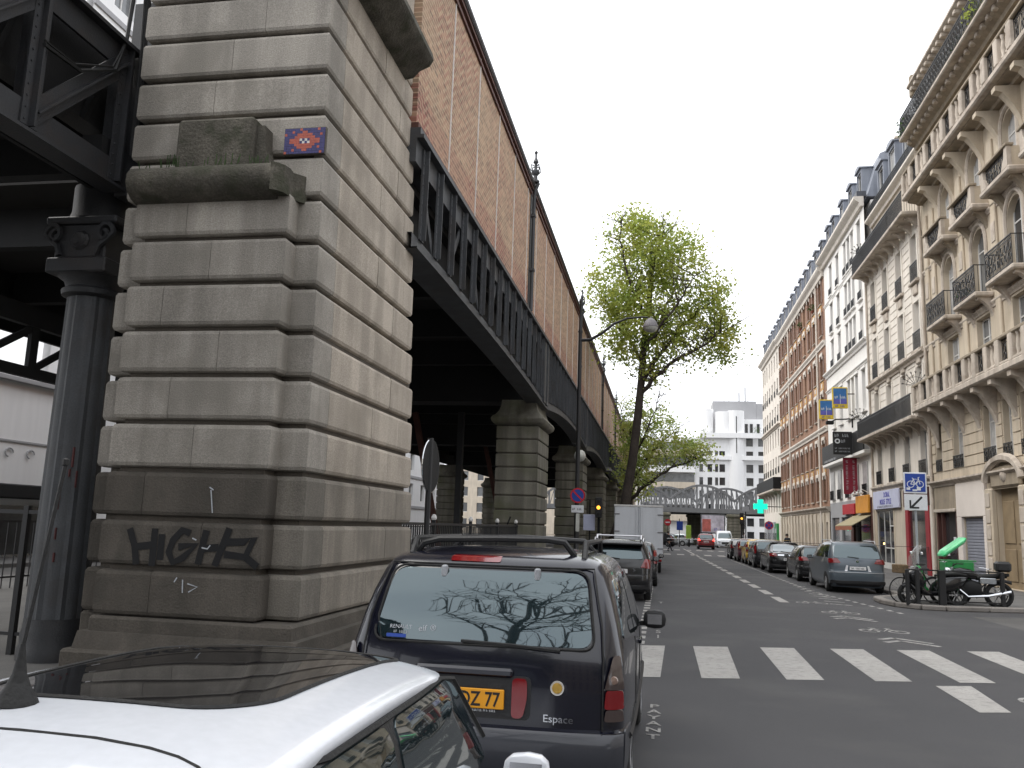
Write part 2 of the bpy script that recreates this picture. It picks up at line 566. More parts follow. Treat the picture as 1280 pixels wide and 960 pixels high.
def brick_mat(name, c_red, c_tan, zig, bw=0.22, bh=0.065):
    """brick courses on a wall in the Y-Z plane; zig = diaper of tan and red headers"""
    m = bpy.data.materials.new(name)
    m.use_nodes = True
    N, L = m.node_tree.nodes, m.node_tree.links
    bs = N['Principled BSDF']
    bs.inputs['Roughness'].default_value = 0.9
    geo = N.new('ShaderNodeNewGeometry')
    sp = N.new('ShaderNodeSeparateXYZ')
    L.new(geo.outputs['Position'], sp.inputs[0])
    cb = N.new('ShaderNodeCombineXYZ')
    L.new(sp.outputs['Y'], cb.inputs['X'])
    L.new(sp.outputs['Z'], cb.inputs['Y'])
    bt = N.new('ShaderNodeTexBrick')
    bt.inputs['Scale'].default_value = 1.0
    bt.inputs['Brick Width'].default_value = bw
    bt.inputs['Row Height'].default_value = bh
    bt.inputs['Mortar Size'].default_value = 0.010
    bt.inputs['Color1'].default_value = (0.62, 0.62, 0.62, 1) if zig else (0.85, 0.85, 0.85, 1)
    bt.inputs['Color2'].default_value = (1.15, 1.1, 1.05, 1)
    bt.inputs['Mortar'].default_value = (1.35, 1.4, 1.45, 1) if zig else (0.9, 0.9, 0.9, 1)
    L.new(cb.outputs[0], bt.inputs['Vector'])

    def math_(op, a, b=None):
        x = N.new('ShaderNodeMath')
        x.operation = op
        for i, q in enumerate((a, b)):
            if q is None: continue
            if isinstance(q, (int, float)): x.inputs[i].default_value = q
            else: L.new(q, x.inputs[i])
        return x.outputs[0]
    if zig:
        # chevrons: z + |saw(y)| in bands, and a redder foot and head to each panel
        tri = math_('PINGPONG', sp.outputs['Y'], 0.285)
        s = math_('ADD', sp.outputs['Z'], tri)
        band = math_('PINGPONG', s, 0.0975)
        f1 = math_('GREATER_THAN', band, 0.049)
        foot = math_('LESS_THAN', sp.outputs['Z'], 8.95)
        no = N.new('ShaderNodeTexNoise')
        no.inputs['Scale'].default_value = 0.55
        no.inputs['Detail'].default_value = 3
        L.new(geo.outputs['Position'], no.inputs['Vector'])
        pr = N.new('ShaderNodeMapRange')
        pr.inputs['From Min'].default_value = 0.38
        pr.inputs['From Max'].default_value = 0.62
        pr.inputs['To Min'].default_value = 0.15
        pr.inputs['To Max'].default_value = 0.75
        L.new(no.outputs['Fac'], pr.inputs['Value'])
        fac = math_('MINIMUM', math_('ADD', math_('MULTIPLY', f1, pr.outputs['Result']), math_('MULTIPLY', foot, 0.35)), 1.0)
    else:
        no = N.new('ShaderNodeTexNoise')
        no.inputs['Scale'].default_value = 0.7
        L.new(geo.outputs['Position'], no.inputs['Vector'])
        fac = no.outputs['Fac']
    x = N.new('ShaderNodeMix')
    x.data_type = 'RGBA'
    x.inputs['A'].default_value = (*c_tan, 1)
    x.inputs['B'].default_value = (*c_red, 1)
    L.new(fac, x.inputs['Factor'])
    y = N.new('ShaderNodeMix')
    y.data_type = 'RGBA'
    y.blend_type = 'MULTIPLY'
    y.inputs['Factor'].default_value = 1.0
    L.new(x.outputs['Result'], y.inputs['A'])
    L.new(bt.outputs['Color'], y.inputs['B'])
    L.new(y.outputs['Result'], bs.inputs['Base Color'])
    bp = N.new('ShaderNodeBump')
    bp.inputs['Strength'].default_value = 0.5
    bp.inputs['Distance'].default_value = 0.01
    bp.invert = True
    L.new(bt.outputs['Fac'], bp.inputs['Height'])
    L.new(bp.outputs['Normal'], bs.inputs['Normal'])
    MAT[name] = m


brick_mat('brick_diaper', (0.32, 0.145, 0.11), (0.43, 0.31, 0.21), True, 0.24, 0.085)
brick_mat('brick_red', (0.245, 0.138, 0.088), (0.30, 0.18, 0.12), False)
# ------------------------------------------------------------------ ground, road, pavements
def sheet(name, poly, z, mat, kind='structure', parent=None):
    b = B()
    b.add([(x, y, z) for x, y in poly], [tuple(range(len(poly)))])
    o = b.obj(name, mat, parent)
    if kind: o['kind'] = kind
    return o


sheet('ground', [(-900, -300), (900, -300), (900, 1600), (-900, 1600)], -0.02, 'asphalt_old')
road = sheet('road', [(-2.6, -60), (60, -60), (60, 27.6), (7.6, 27.6), (7.6, 300), (-2.6, 300)], 0.0, 'asphalt')


def slab(name, poly, z0, z1, mat):
    b = B()
    b.prism(poly, 'z', z0, z1)
    o = b.obj(name, mat, fix=True)
    o['kind'] = 'structure'
    return o


med = slab('pavement_median', [(-17.5, -60), (-2.75, -60), (-2.75, 104), (-17.5, 104)], -0.05, 0.11, 'pavement')
pav = slab('pavement_right', [(6.42, 26.6), (6.55, 25.75), (6.95, 25.2), (7.45, 25.12), (9.7, 25.75), (14.0, 26.75), (60, 30), (60, 114),
                              (7.75, 114), (7.75, 29.4), (7.2, 28.6), (6.5, 27.7)], -0.05, 0.115, 'pavement')
slab('pavement_left', [(-60, -60), (-21, -60), (-21, 130), (-60, 130)], -0.05, 0.11, 'pavement')
slab('pavement_far', [(-60, 134), (60, 134), (60, 330), (-60, 330)], -0.05, 0.10, 'pavement')

_kb = B().cbox(-0.125, 0.125, 0.01, 0.99, 0.0, 0.135, 0.025)
_kme = _kb.mesh('kerb_stone', 'kerb')


def kerb(path, parent):
    for (x0, y0), (x1, y1) in zip(path, path[1:]):
        d = math.hypot(x1 - x0, y1 - y0)
        n = max(1, round(d / 1.0))
        for i in range(n):
            t = i / n
            part('kerb_stone', _kme, parent, (x0 + (x1 - x0) * t, y0 + (y1 - y0) * t, -0.002),
                 rot=(0, 0, math.atan2(-(x1 - x0), y1 - y0)), scale=(1, d / n, 1))


kerb([(14.0, 26.62), (9.75, 25.62), (7.45, 25.0), (6.88, 25.08), (6.43, 25.68), (6.3, 26.6), (6.38, 27.75), (7.1, 28.7), (7.62, 29.45), (7.62, 75)], pav)
kerb([(-2.62, 2), (-2.62, 46)], med)


def mark(poly, mat='road_paint', z=0.004):
    b = B()
    b.add([(x, y, z) for x, y in poly], [tuple(range(len(poly)))])
    return b.obj('road_marking', mat, road)


# zebra crossing (its ends are cut on the skew)
for x0 in (-1.65, -0.52, 0.51, 1.62, 2.80, 3.94, 5.17, 6.35, 7.5):
    y0 = 11.83 + 0.27 * (x0 - 0.51)
    y1 = 14.95 + 0.29 * (x0 - 0.51)
    w = 0.53
    mark([(x0, y0), (x0 + w - 0.03, y0 + 0.15), (x0 + w + 0.04, y1 + 0.17), (x0, y1)])
mark([(3.49, 10.69), (3.86, 10.81), (4.0, 12.52), (3.52, 12.36)])
mark([(5.05, 9.2), (5.45, 9.35), (5.55, 10.9), (5.1, 10.75)])
# cycle lane edge, long dashes then a line
y = 25.4
while y < 64:
    x = 3.37 - (y - 26) * 0.0185
    mark([(x - 0.13, y), (x + 0.13, y), (x + 0.10, y + 1.95), (x - 0.16, y + 1.95)])
    y += 3.0
mark([(2.6, 64.5), (2.78, 64.5), (2.25, 92), (2.07, 92)])
# dashes beside the right-hand parking bays
for i in range(34):
    y = 28.2 + i * 0.95
    x = 5.02 - (y - 28) * 0.012
    mark([(x - 0.07, y), (x + 0.07, y), (x + 0.06, y + 0.5), (x - 0.08, y + 0.5)], 'road_paint_worn')
for i in range(9):
    y = 25.2 + i * 1.0
    mark([(4.6 + 0.02 * i, y + 0.35), (5.15, y + 0.1), (5.2, y + 0.22), (4.65 + 0.02 * i, y + 0.48)], 'road_paint_worn')
for i in range(14):
    y = 23.4 + i * 0.62
    x = 5.95 - i * 0.085
    mark([(x - 0.06, y), (x + 0.06, y), (x + 0.05, y + 0.36), (x - 0.07, y + 0.36)], 'road_paint_worn')
# dashes beside the left-hand bays
for i in range(42):
    y = 14.9 + i * 0.72
    mark([(-0.44, y), (-0.29, y), (-0.29, y + 0.38), (-0.44, y + 0.38)])


def ring(cx, cy, r, w, n=14):
    b = B()
    vs, fs = [], []
    for k in range(n):
        t = 2 * PI * k / n
        for q in (r - w / 2, r + w / 2):
            vs.append((cx + q * math.cos(t), cy + q * math.sin(t) * 1.35, 0.0045))
    for k in range(n):
        k2 = (k + 1) % n
        fs.append((2 * k, 2 * k + 1, 2 * k2 + 1, 2 * k2))
    return b.add(vs, fs)


def bike_symbol(cx, cy, s=1.0):
    b = B()
    for dx in (-0.27, 0.27):
        r_ = ring(cx + dx * s, cy - 0.28 * s, 0.17 * s, 0.05 * s)
        b.add(r_.v, r_.f)
    def st(*p):
        b.ribbon([(cx + x * s, cy + y * s, 0.0047) for x, y in p], 0.055 * s)
    st((-0.27, -0.28), (-0.12, 0.16), (0.17, 0.16), (0.0, -0.28), (-0.12, 0.16))
    st((0.27, -0.28), (0.15, 0.32), (0.26, 0.36))
    st((-0.18, 0.24), (-0.05, 0.24))
    b.obj('road_marking', 'road_paint_worn', road)


def chevrons(cx, cy):
    for k in (0, 0.42):
        b = B()
        b.ribbon([(cx - 0.44, cy + k, 0.0047), (cx - 0.1, cy + 0.35 + k, 0.0047)], 0.13)
        b.ribbon([(cx - 0.1, cy + 0.35 + k, 0.0047), (cx + 0.42, cy - 0.25 + k, 0.0047)], 0.13)
        b.obj('road_marking', 'road_paint_worn', road)


bike_symbol(4.45, 19.2, 1.05)
chevrons(4.46, 17.0)
bike_symbol(4.37, 23.1, 1.0)
chevrons(4.37, 21.2)
bike_symbol(4.15, 25.9, 0.95)
bike_symbol(4.75, 11.9, 1.1)
# lettering on the asphalt, one letter below the other
for word, x, y0, dy in (('PAYANT', -0.08, 9.72, 0.28), ('SI', -0.07, 16.55, 0.75), ('T', -0.03, 23.1, 0.6)):
    for i, ch in enumerate(word):
        me = text_mesh(ch, 0.20, 'road_paint_worn', 0.0005, bold=0.004)
        part('road_lettering', me, road, (x, y0 - i * dy, 0.0052), scale=(1.05, 1.25 if word == 'PAYANT' else 3.2, 1))
# crossings farther down
for yz in (68.5, 84.5):
    for i in range(9):
        x = -2.0 + i * 1.05
        mark([(x, yz), (x + 0.55, yz), (x + 0.55, yz + 2.6), (x, yz + 2.6)])
# a trench patch and a manhole
mark([(8.1, 6), (26, 6), (26, 25.2), (14.0, 25.2), (9.7, 24.2), (7.6, 23.5)], 'asphalt_old', 0.0022)
b = B().lathe([(0.33, 0.0), (0.33, 0.006), (0.27, 0.007)], (3.6, 6.6, 0), 20)
b.obj('manhole_cover', 'iron_dark', road)

# ------------------------------------------------------------------ the big corner pier
PX0, PX1, PY0, PY1 = -6.55, -3.9, 9.0, 13.15
pier = thing('corner_pier', 'massive rusticated stone pier with black graffiti and a mossy ledge', 'pier', ((PX0 + PX1) / 2, 11, 0.1))
B().box(PX0 + 0.12, PX1 - 0.12, PY0 + 0.10, PY1 - 0.18, 0.1, 4.2).box(PX0 + 0.12, PX1 - 0.27, PY0 + 0.10, PY1 - 0.85, 4.2, 9.3).obj('core', 'stone_core', pier)
B().box(-6.13, -4.36, 8.84, 9.2, 0.4, 5.7).obj('core', 'stone_core', pier)


def stone(par, x0, x1, y0, y1, z0, z1, mat='stone', c=0.05, ex='xXyY'):
    """block rounded only along its level edges on the exposed sides ex (x, X, y, Y), so joints stay tight"""
    b = B()
    for e, z in ((c, z0), (c * 0.32, z0 + c * 0.28), (0, z0 + c), (0, z1 - c), (c * 0.32, z1 - c * 0.28), (c, z1)):
        a0 = x0 + (e if 'x' in ex else 0)
        a1 = x1 - (e if 'X' in ex else 0)
        c0 = y0 + (e if 'y' in ex else 0)
        c1 = y1 - (e if 'Y' in ex else 0)
        b.v += [(a0, c0, z), (a1, c0, z), (a1, c1, z), (a0, c1, z)]
    for i in range(5):
        for k in range(4):
            k2 = (k + 1) % 4
            b.f.append((i * 4 + k, i * 4 + k2, i * 4 + 4 + k2, i * 4 + 4 + k))
    b.f += [(3, 2, 1, 0), (20, 21, 22, 23)]
    return b.obj('stone_block', mat, par)


for k in range(16):
    z0, z1 = 0.75 + 0.545 * k + 0.028, 0.75 + 0.545 * (k + 1) - 0.028
    QX, QY = PX1 - 0.021 * k * 0.545, PY1 - 0.08 * k * 0.545           # the pier leans in a little as it rises
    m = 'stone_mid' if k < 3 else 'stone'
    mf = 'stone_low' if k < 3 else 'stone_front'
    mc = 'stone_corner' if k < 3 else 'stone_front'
    ys = 11.1 + (0.75 if k % 2 else 0.0)
    j = 0.004 * (k % 3)
    if k < 9:
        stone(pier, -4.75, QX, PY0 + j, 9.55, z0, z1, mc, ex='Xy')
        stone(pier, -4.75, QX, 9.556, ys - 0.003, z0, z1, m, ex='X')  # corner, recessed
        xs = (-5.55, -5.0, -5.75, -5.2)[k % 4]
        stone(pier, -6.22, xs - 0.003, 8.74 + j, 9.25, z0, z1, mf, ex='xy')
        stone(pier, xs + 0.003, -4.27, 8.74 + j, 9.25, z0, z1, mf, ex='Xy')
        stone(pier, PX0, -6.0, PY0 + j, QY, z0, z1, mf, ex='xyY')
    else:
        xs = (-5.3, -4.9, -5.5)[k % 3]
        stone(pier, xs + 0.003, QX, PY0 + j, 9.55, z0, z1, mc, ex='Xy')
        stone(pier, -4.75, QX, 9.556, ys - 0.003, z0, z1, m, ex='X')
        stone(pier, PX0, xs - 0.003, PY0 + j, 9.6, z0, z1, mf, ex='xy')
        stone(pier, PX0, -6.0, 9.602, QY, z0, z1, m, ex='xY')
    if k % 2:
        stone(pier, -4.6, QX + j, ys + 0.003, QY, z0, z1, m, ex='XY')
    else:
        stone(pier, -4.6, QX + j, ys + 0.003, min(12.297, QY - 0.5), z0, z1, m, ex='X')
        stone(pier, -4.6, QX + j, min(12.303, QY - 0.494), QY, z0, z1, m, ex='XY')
# plinth
B().cbox(-6.25, -3.86, 8.72, 13.2, 0.56, 0.765, 0.03).obj('plinth_course', 'stone_low', pier)
B().cbox(-6.6, -6.0, 9.05, 13.2, 0.1, 0.765, 0.03).obj('plinth_course', 'stone_low', pier)
B().prism([(8.60, 0.40), (8.68, 0.60), (13.3, 0.60), (13.3, 0.40)], 'x', -6.33, -3.76).obj('plinth_moulding', 'stone_low', pier)
B().cbox(-6.43, -3.68, 8.54, 13.4, 0.08, 0.42, 0.03).obj('plinth_base', 'stone_low', pier)
# the ledge over the middle bay and the block on it
prof = [(9.05, 5.54), (8.74, 5.54), (8.64, 5.57), (8.55, 5.64), (8.51, 5.74), (8.52, 5.84), (8.58, 5.92), (8.70, 5.95), (9.05, 5.95)]
B().prism(prof, 'x', -6.24, -4.42).obj('ledge', 'stone_mossy', pier, smooth=50, fix=True)
q = [(-4.421, 8.52), (-4.35, 8.56), (-4.30, 8.64), (-4.28, 8.74), (-4.30, 8.86), (-4.20, 8.98), (-4.20, 9.05), (-4.421, 9.05)]
B().prism(q, 'z', 5.58, 5.91).obj('ledge_return', 'stone_mossy', pier, smooth=50, fix=True)
B().cbox(-5.78, -4.78, 8.72, 9.04, 5.94, 6.60, 0.04).obj('ledge_block', 'stone_mossy', pier)
B().prism([(-4.79, 5.94), (-4.48, 5.94), (-4.60, 6.04), (-4.66, 6.19), (-4.68, 6.5), (-4.79, 6.5)], 'y', 8.80, 9.03).obj('ledge_scroll', 'stone_mossy', pier, fix=True)
b = B()
random.seed(3)
for i in range(40):                                                   # weeds rooted on the ledge
    x, y = random.uniform(-6.2, -4.45), random.uniform(8.56, 8.70)
    h = random.uniform(0.04, 0.16)
    b.ribbon([(x, y, 5.93), (x + random.uniform(-.03, .03), y, 5.93 + h)], 0.012, (0, -1, 0))
b.obj('weeds', 'leaf_dark', pier)
# cornice and the upper pylon
cp = [(-4.2, 8.80), (-3.92, 8.84), (-3.82, 8.95), (-3.66, 9.02), (-3.60, 9.12), (-3.62, 9.24), (-4.2, 9.26)]
B().prism(cp, 'y', 8.66, 12.0).obj('cornice', 'stone_mossy', pier, smooth=40, fix=True)
B().prism([(8.62, 9.02), (8.60, 9.2), (9.02, 9.26), (9.02, 8.8)], 'x', -6.9, -3.6).obj('cornice', 'stone_mossy', pier, fix=True)
B().cbox(-6.5, -4.1, 9.1, 12.44, 9.27, 13.6, 0.05).obj('pylon', 'stone', pier)
B().cbox(-6.75, -3.9, 8.9, 12.7, 13.6, 14.2, 0.12).obj('pylon_cap', 'stone_mossy', pier)
# graffiti, drawn as paint on the middle stones
GR = [[(-5.86, 1.72), (-5.78, 1.53), (-5.74, 1.33)], [(-5.78, 1.52), (-5.57, 1.55)], [(-5.55, 1.73), (-5.55, 1.32)], [(-5.46, 1.67), (-5.46, 1.39)],
      [(-5.12, 1.69), (-5.22, 1.72), (-5.32, 1.61), (-5.36, 1.48), (-5.3, 1.37), (-5.19, 1.42), (-5.04, 1.57), (-5.25, 1.54)],
      [(-4.93, 1.73), (-5.0, 1.36)], [(-4.96, 1.53), (-4.77, 1.55)], [(-4.66, 1.76), (-4.8, 1.35)],
      [(-4.69, 1.61), (-4.48, 1.62), (-4.36, 1.67), (-4.45, 1.46), (-4.7, 1.48)], [(-4.45, 1.46), (-4.3, 1.36)]]
b = B()
for i, s in enumerate(GR):
    b.ribbon([(x, 8.7365 - 0.0003 * i, z) for x, z in s], 0.08, (0, -1, 0))
b.obj('graffiti', 'graffiti', pier)
CH = [[(-4.94, 2.2), (-4.89, 2.17)], [(-4.92, 2.17), (-4.88, 1.92)], [(-5.23, 1.21), (-5.26, 1.16)], [(-5.16, 1.19), (-5.15, 1.05)],
      [(-5.1, 1.15), (-4.98, 1.12), (-5.08, 1.06)], [(-4.97, 1.54), (-4.9, 1.53), (-4.87, 1.57)], [(-5.04, 1.62), (-5.09, 1.64)]]
b = B()
for i, s in enumerate(CH):
    b.ribbon([(x, 8.734 - 0.0003 * i, z) for x, z in s], 0.014, (0, -1, 0))
b.obj('paint_splash', 'chalk', pier)
# mosaic of small square tiles: plain abstract pattern
mo = thing('tile_mosaic', 'small blue and orange square tile mosaic panel high on the pier', 'mosaic', (-4.25, 8.99, 6.36))
B().box(-4.51, -3.985, 8.978, 9.03, 6.195, 6.535).obj('backing', 'stone_core', mo)
tb, to, tw = B(), B(), B()
nx, nz = 16, 10
for i in range(nx):
    for j in range(nz):
        x, z = -4.503 + i * 0.0321, 6.203 + j * 0.0325
        d = abs(i - 7.5) / 7.0 + abs(j - 4.5) / 4.2
        tgt = tb
        if 0.35 < d < 0.98: tgt = to
        elif d <= 0.35 and (i + j) % 2: tgt = tw
        elif d > 1.25 and (i * 3 + j * 5) % 7 == 0: tgt = to
        tgt.box(x, x + 0.0295, 8.970, 8.9775, z, z + 0.030)
for bb, mm in ((tb, 'tile_blue'), (to, 'tile_orange'), (tw, 'tile_white')):
    o = bb.obj('tiles', mm, mo)
    o['kind'] = 'stuff'

# ------------------------------------------------------------------ station viaduct: stone piers
PYC = [28.1 + 15.6 * i for i in range(5)]
ORD = ['second', 'third', 'fourth', 'fifth', 'sixth']


def small_pier(yc, x0, x1, label, far=False):
    t = thing('viaduct_pier', label, 'pier', ((x0 + x1) / 2, yc, 0.1), group='stone piers carrying the elevated station')
    y0, y1 = yc - 1.25, yc + 1.25
    B().box(x0 + .06, x1 - .06, y0 + .06, y1 - .06, 0.1, 5.0).obj('core', 'stone_core', t)
    for k in range(11):
        z = 0.12 + k * 0.45
        stone(t, x0, x1, y0, y1, z + 0.018, z + 0.432, 'stone_green', 0.035)
    # capital: a fat roll, then a neck up to the bearing
    def sq(e, z):
        return [(x0 - e, y0 - e, z), (x1 + e, y0 - e, z), (x1 + e, y1 + e, z), (x0 - e, y1 + e, z)]
    b = B()
    prof = [(-0.04, 5.06), (0.06, 5.10), (0.15, 5.18), (0.18, 5.28), (0.14, 5.36), (0.04, 5.44), (-0.05, 5.56), (-0.10, 5.72), (-0.12, 5.92)]
    for i, (e, z) in enumerate(prof):
        b.v += sq(e, z)
        if i:
            for k in range(4):
                a, c = (i - 1) * 4 + k, (i - 1) * 4 + (k + 1) % 4
                b.f.append((a, c, c + 4, a + 4))
    b.f.append((0, 3, 2, 1))
    b.f.append(tuple(range(len(b.v) - 4, len(b.v))))
    b.obj('capital', 'stone_green', t, smooth=40)
    return t


for i, yc in enumerate(PYC):
    small_pier(yc, -5.3, -3.93, ['nearest stone pier with mossy rounded capital under the iron girder, scribbled at its foot',
                                 'stone pier behind the street lamp pole and the no parking sign',
                                 'third small stone pier of the row, left of the leaning trunk',
                                 'stone pier half hidden by the leaning tree trunk', 'last stone pier of the row, next to the far pylon'][i])
    if i < 4:
        small_pier(yc, -15.6, -14.2, ['stone pier across the viaduct, farther side, first of the dark row', 'second farther-side pier in the gloom under the station',
                                      'third farther-side pier in the gloom under the station', 'fourth farther-side pier in the gloom under the station'][i])
o = B()
for s in ([(-5.2, 1.35), (-5.05, 1.75), (-4.95, 1.4), (-4.8, 1.5)], [(-4.7, 1.35), (-4.55, 1.6), (-4.45, 1.4)], [(-5.15, 1.0), (-4.8, 1.2), (-4.4, 1.05)], [(-4.85, 1.9), (-4.75, 2.15)]):
    o.ribbon([(x, 26.846, z) for x, z in s], 0.05, (0, -1, 0))
o.obj('graffiti', 'graffiti', bpy.data.objects['viaduct_pier'])

# ------------------------------------------------------------------ station viaduct: girder, deck, brick wall
stn = thing('elevated_station', 'elevated metro station with patterned brick wall above a riveted iron girder', 'station', (-9.5, 55, 5.9))
YS0, YS1 = 12.38, 100.5
GX = -3.93                                                            # outer face of the girder


def zbot(y):
    """lower edge of the girder: shallow arches springing from the piers"""
    if y < PYC[0]:
        t = (y - 13.0) / (PYC[0] - 13.0)
        return 6.16 - 0.40 * max(0, t) ** 2
    i = min(int((y - PYC[0]) / 15.6), 4)
    t = ((y - PYC[0]) - 15.6 * i) / 15.6
    return 5.76 + 0.40 * (1 - (2 * t - 1) ** 2) if y <= PYC[-1] else 5.8


b = B()
ys = [YS0 + i * (YS1 - YS0) / 150 for i in range(151)]
for y in ys:                                                          # bottom flange, riveted angle
    zb = zbot(y)
    b.v += [(GX + 0.10, y, zb), (GX + 0.10, y, zb + 0.03), (GX, y, zb + 0.03), (GX, y, zb + 0.27), (GX - 0.45, y, zb + 0.27), (GX - 0.45, y, zb)]
for i in range(150):
    for k in range(6):
        a, c = i * 6 + k, i * 6 + (k + 1) % 6
        b.f.append((a, c, c + 6, a + 6))
b.obj('bottom_chord', 'iron_grey', stn, fix=True)
b = B().box(GX - 0.30, GX, YS0, YS1, 7.62, 8.02).box(GX - 0.3, GX + 0.12, YS0, YS1, 8.02, 8.08).box(GX - 0.3, GX + 0.06, YS0, YS1, 8.08, 8.2)
b.obj('top_chord', 'iron_grey', stn)
B().box(GX - 0.62, GX - 0.5, YS0, YS1, 6.4, 8.1).obj('back_plate', 'iron_dark', stn)
b = B().box(-0.0, 0.03, -0.11, 0.11, 0, 1).box(0.03, 0.10, -0.012, 0.012, 0, 1)
for k in range(9):
    for s in (-0.07, 0.07):
        b.lathe([(0.018, 0.03), (0.012, 0.042)], (0, s, 0.06 + k * 0.11), 5, 'x')
st_me = b.mesh('stiffener', 'iron_grey')
y = YS0 + 0.45
i = 0
while y < YS1 - 0.3:
    near = min(abs(y - p) for p in PYC + [12.0])
    zb = zbot(y) + 0.265
    part('stiffener', st_me, stn, (GX + 0.002 + 9.5, y - 55, zb - 5.9), scale=(1, 1, 7.98 - zb))
    if i % 2 == 0 and y < 62 and y + 0.95 < YS1:
        up = (i // 2) % 2
        B().bar((GX - 0.04, y + .05, zb + 0.05 if up else 7.6), (GX - 0.04, y + 0.90, 7.6 if up else zb + 0.05), 0.02, 0.14, (0, 1, 0.3)).obj('diagonal_brace', 'iron_grey', stn)
    y += 0.95
    i += 1
# end posts over the piers
for yc in PYC:
    B().box(GX - 0.3, GX + 0.055, yc - 0.55, yc - 0.1, 5.95, 8.0).box(GX - 0.3, GX + 0.05, yc + 0.1, yc + 0.55, 5.95, 8.0).obj('pier_post', 'iron_grey', stn)
    B().box(-14.6, -4.5, yc - 0.5, yc + 0.5, 5.95, 7.3).obj('cross_beam', 'iron_dark', stn)
# deck, its soffit and cross beams
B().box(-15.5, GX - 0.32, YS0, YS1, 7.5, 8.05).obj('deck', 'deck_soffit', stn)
for i in range(22):
    yb = YS0 + 1.2 + i * 3.9
    B().box(-15.4, GX - 0.64, yb - 0.12, yb + 0.12, 6.75, 7.5).obj('cross_beam', 'iron_dark', stn)
for xg in (-15.55,):
    b = B().box(xg - 0.06, xg + 0.06, YS0, YS1, 6.1, 8.2)
    b.obj('rear_girder', 'iron_dark', stn)
B().box(-15.62, -15.4, YS0, YS1, 8.2, 12.1).obj('rear_wall', 'brick_red', stn)
# brick panels, bars, pilasters
PIL = [24.2 + 15.5 * i for i in range(-1, 6)]
WX = -3.97
edges = []
for p in PIL:
    for j in range(7):
        yb = p + 1.26 + j * 2.28 - (0.0 if j < 7 else 0)
        if j < 6 or True:
            edges.append(yb)
edges = sorted(e for e in edges if 12.7 < e < YS1 - 0.5)
cuts = [12.42] + edges + [YS1]
bar_me = B().box(0, 0.025, -0.015, 0.015, 0, 3.86).mesh('panel_bar', 'bar_white')
for a, c in zip(cuts, cuts[1:]):
    B().box(WX - 0.28, WX, a + 0.016, c - 0.016, 8.2, 12.05).obj('brick_panel', 'brick_diaper', stn)
for e in edges:
    if not any(abs(e - p) < 0.25 for p in PIL):
        part('panel_bar', bar_me, stn, (WX - 0.005 + 9.5, e - 55, 8.19 - 5.9))
b = B().box(WX - 0.3, WX + 0.05, 12.40, YS1, 8.2, 8.3)
b.obj('sill_band', 'rust_trim', stn)
b = B().box(WX - 0.3, WX + 0.045, 12.40, YS1, 11.80, 11.88).box(WX - 0.3, WX + 0.075, 12.40, YS1, 11.98, 12.06)
b.obj('cornice_band', 'rust_trim', stn)
b = B().prism([(WX - 0.3, 12.06), (WX + 0.09, 12.06), (WX + 0.12, 12.12), (WX + 0.12, 12.2), (WX - 0.3, 12.2)], 'y', 12.40, YS1)
b.obj('gutter', 'gutter', stn)
fin = B().lathe([(0.13, 0), (0.13, 0.06), (0.07, 0.10), (0.06, 0.22), (0.11, 0.27), (0.12, 0.36), (0.05, 0.44), (0.045, 0.6), (0.09, 0.66), (0.06, 0.74),
                 (0.03, 0.80), (0.03, 0.92), (0.06, 0.97), (0.0, 1.06)], n=8)
for a in range(4):
    t = a * PI / 2 + PI / 4
    fin.tube([(0.05 * math.cos(t), 0.05 * math.sin(t), 0.25), (0.18 * math.cos(t), 0.18 * math.sin(t), 0.38), (0.16 * math.cos(t), 0.16 * math.sin(t), 0.55),
              (0.07 * math.cos(t), 0.07 * math.sin(t), 0.52)], 0.022, 4)
fin_me = fin.mesh('finial', 'iron_grey', 40)
pipe = B().tube([(0.10, 0, -0.02), (0.10, 0, 3.45), (0.13, 0, 3.75), (0.22, 0, 3.98)], 0.055, 8).box(0.0, 0.17, -0.09, 0.09, 1.2, 1.28).box(0.0, 0.17, -0.09, 0.09, 2.9, 2.98)
pipe.box(-0.02, 0.03, -0.10, 0.10, 0, 3.85)
pipe_me = pipe.mesh('downpipe', 'iron_grey', 40)
for p in PIL:
    if p < 13: continue
    part('downpipe', pipe_me, stn, (WX + 9.5, p - 55, 8.2 - 5.9))
    part('finial', fin_me, stn, (WX + 0.12 + 9.5, p - 55, 12.2 - 5.9))

# pylon closing the far end of the station
t = thing('end_pylon', 'pale stone pylon with moulded cap at the far end of the station wall', 'pylon', (-4.6, 102, 0.1))
B().cbox(-6.2, -3.3, 100.6, 103.2, 0.1, 13.2, 0.06).obj('shaft', 'cream_dark', t)
B().cbox(-6.45, -3.05, 100.4, 103.4, 13.2, 13.55, 0.08).obj('cap', 'cream_dark', t)
B().cbox(-6.3, -3.2, 100.5, 103.3, 13.552, 14.5, 0.3).obj('cap', 'stone_green', t)
B().cbox(-6.4, -3.1, 100.4, 103.4, 8.2, 8.5, 0.06).obj('band', 'cream_dark', t)

# ------------------------------------------------------------------ near viaduct on iron columns
nv = thing('near_viaduct', 'dark riveted iron truss of the viaduct running up to the big pier', 'viaduct', (-10, -8, 6))
NX = -6.88
NY0, NY1 = -34.0, 9.28


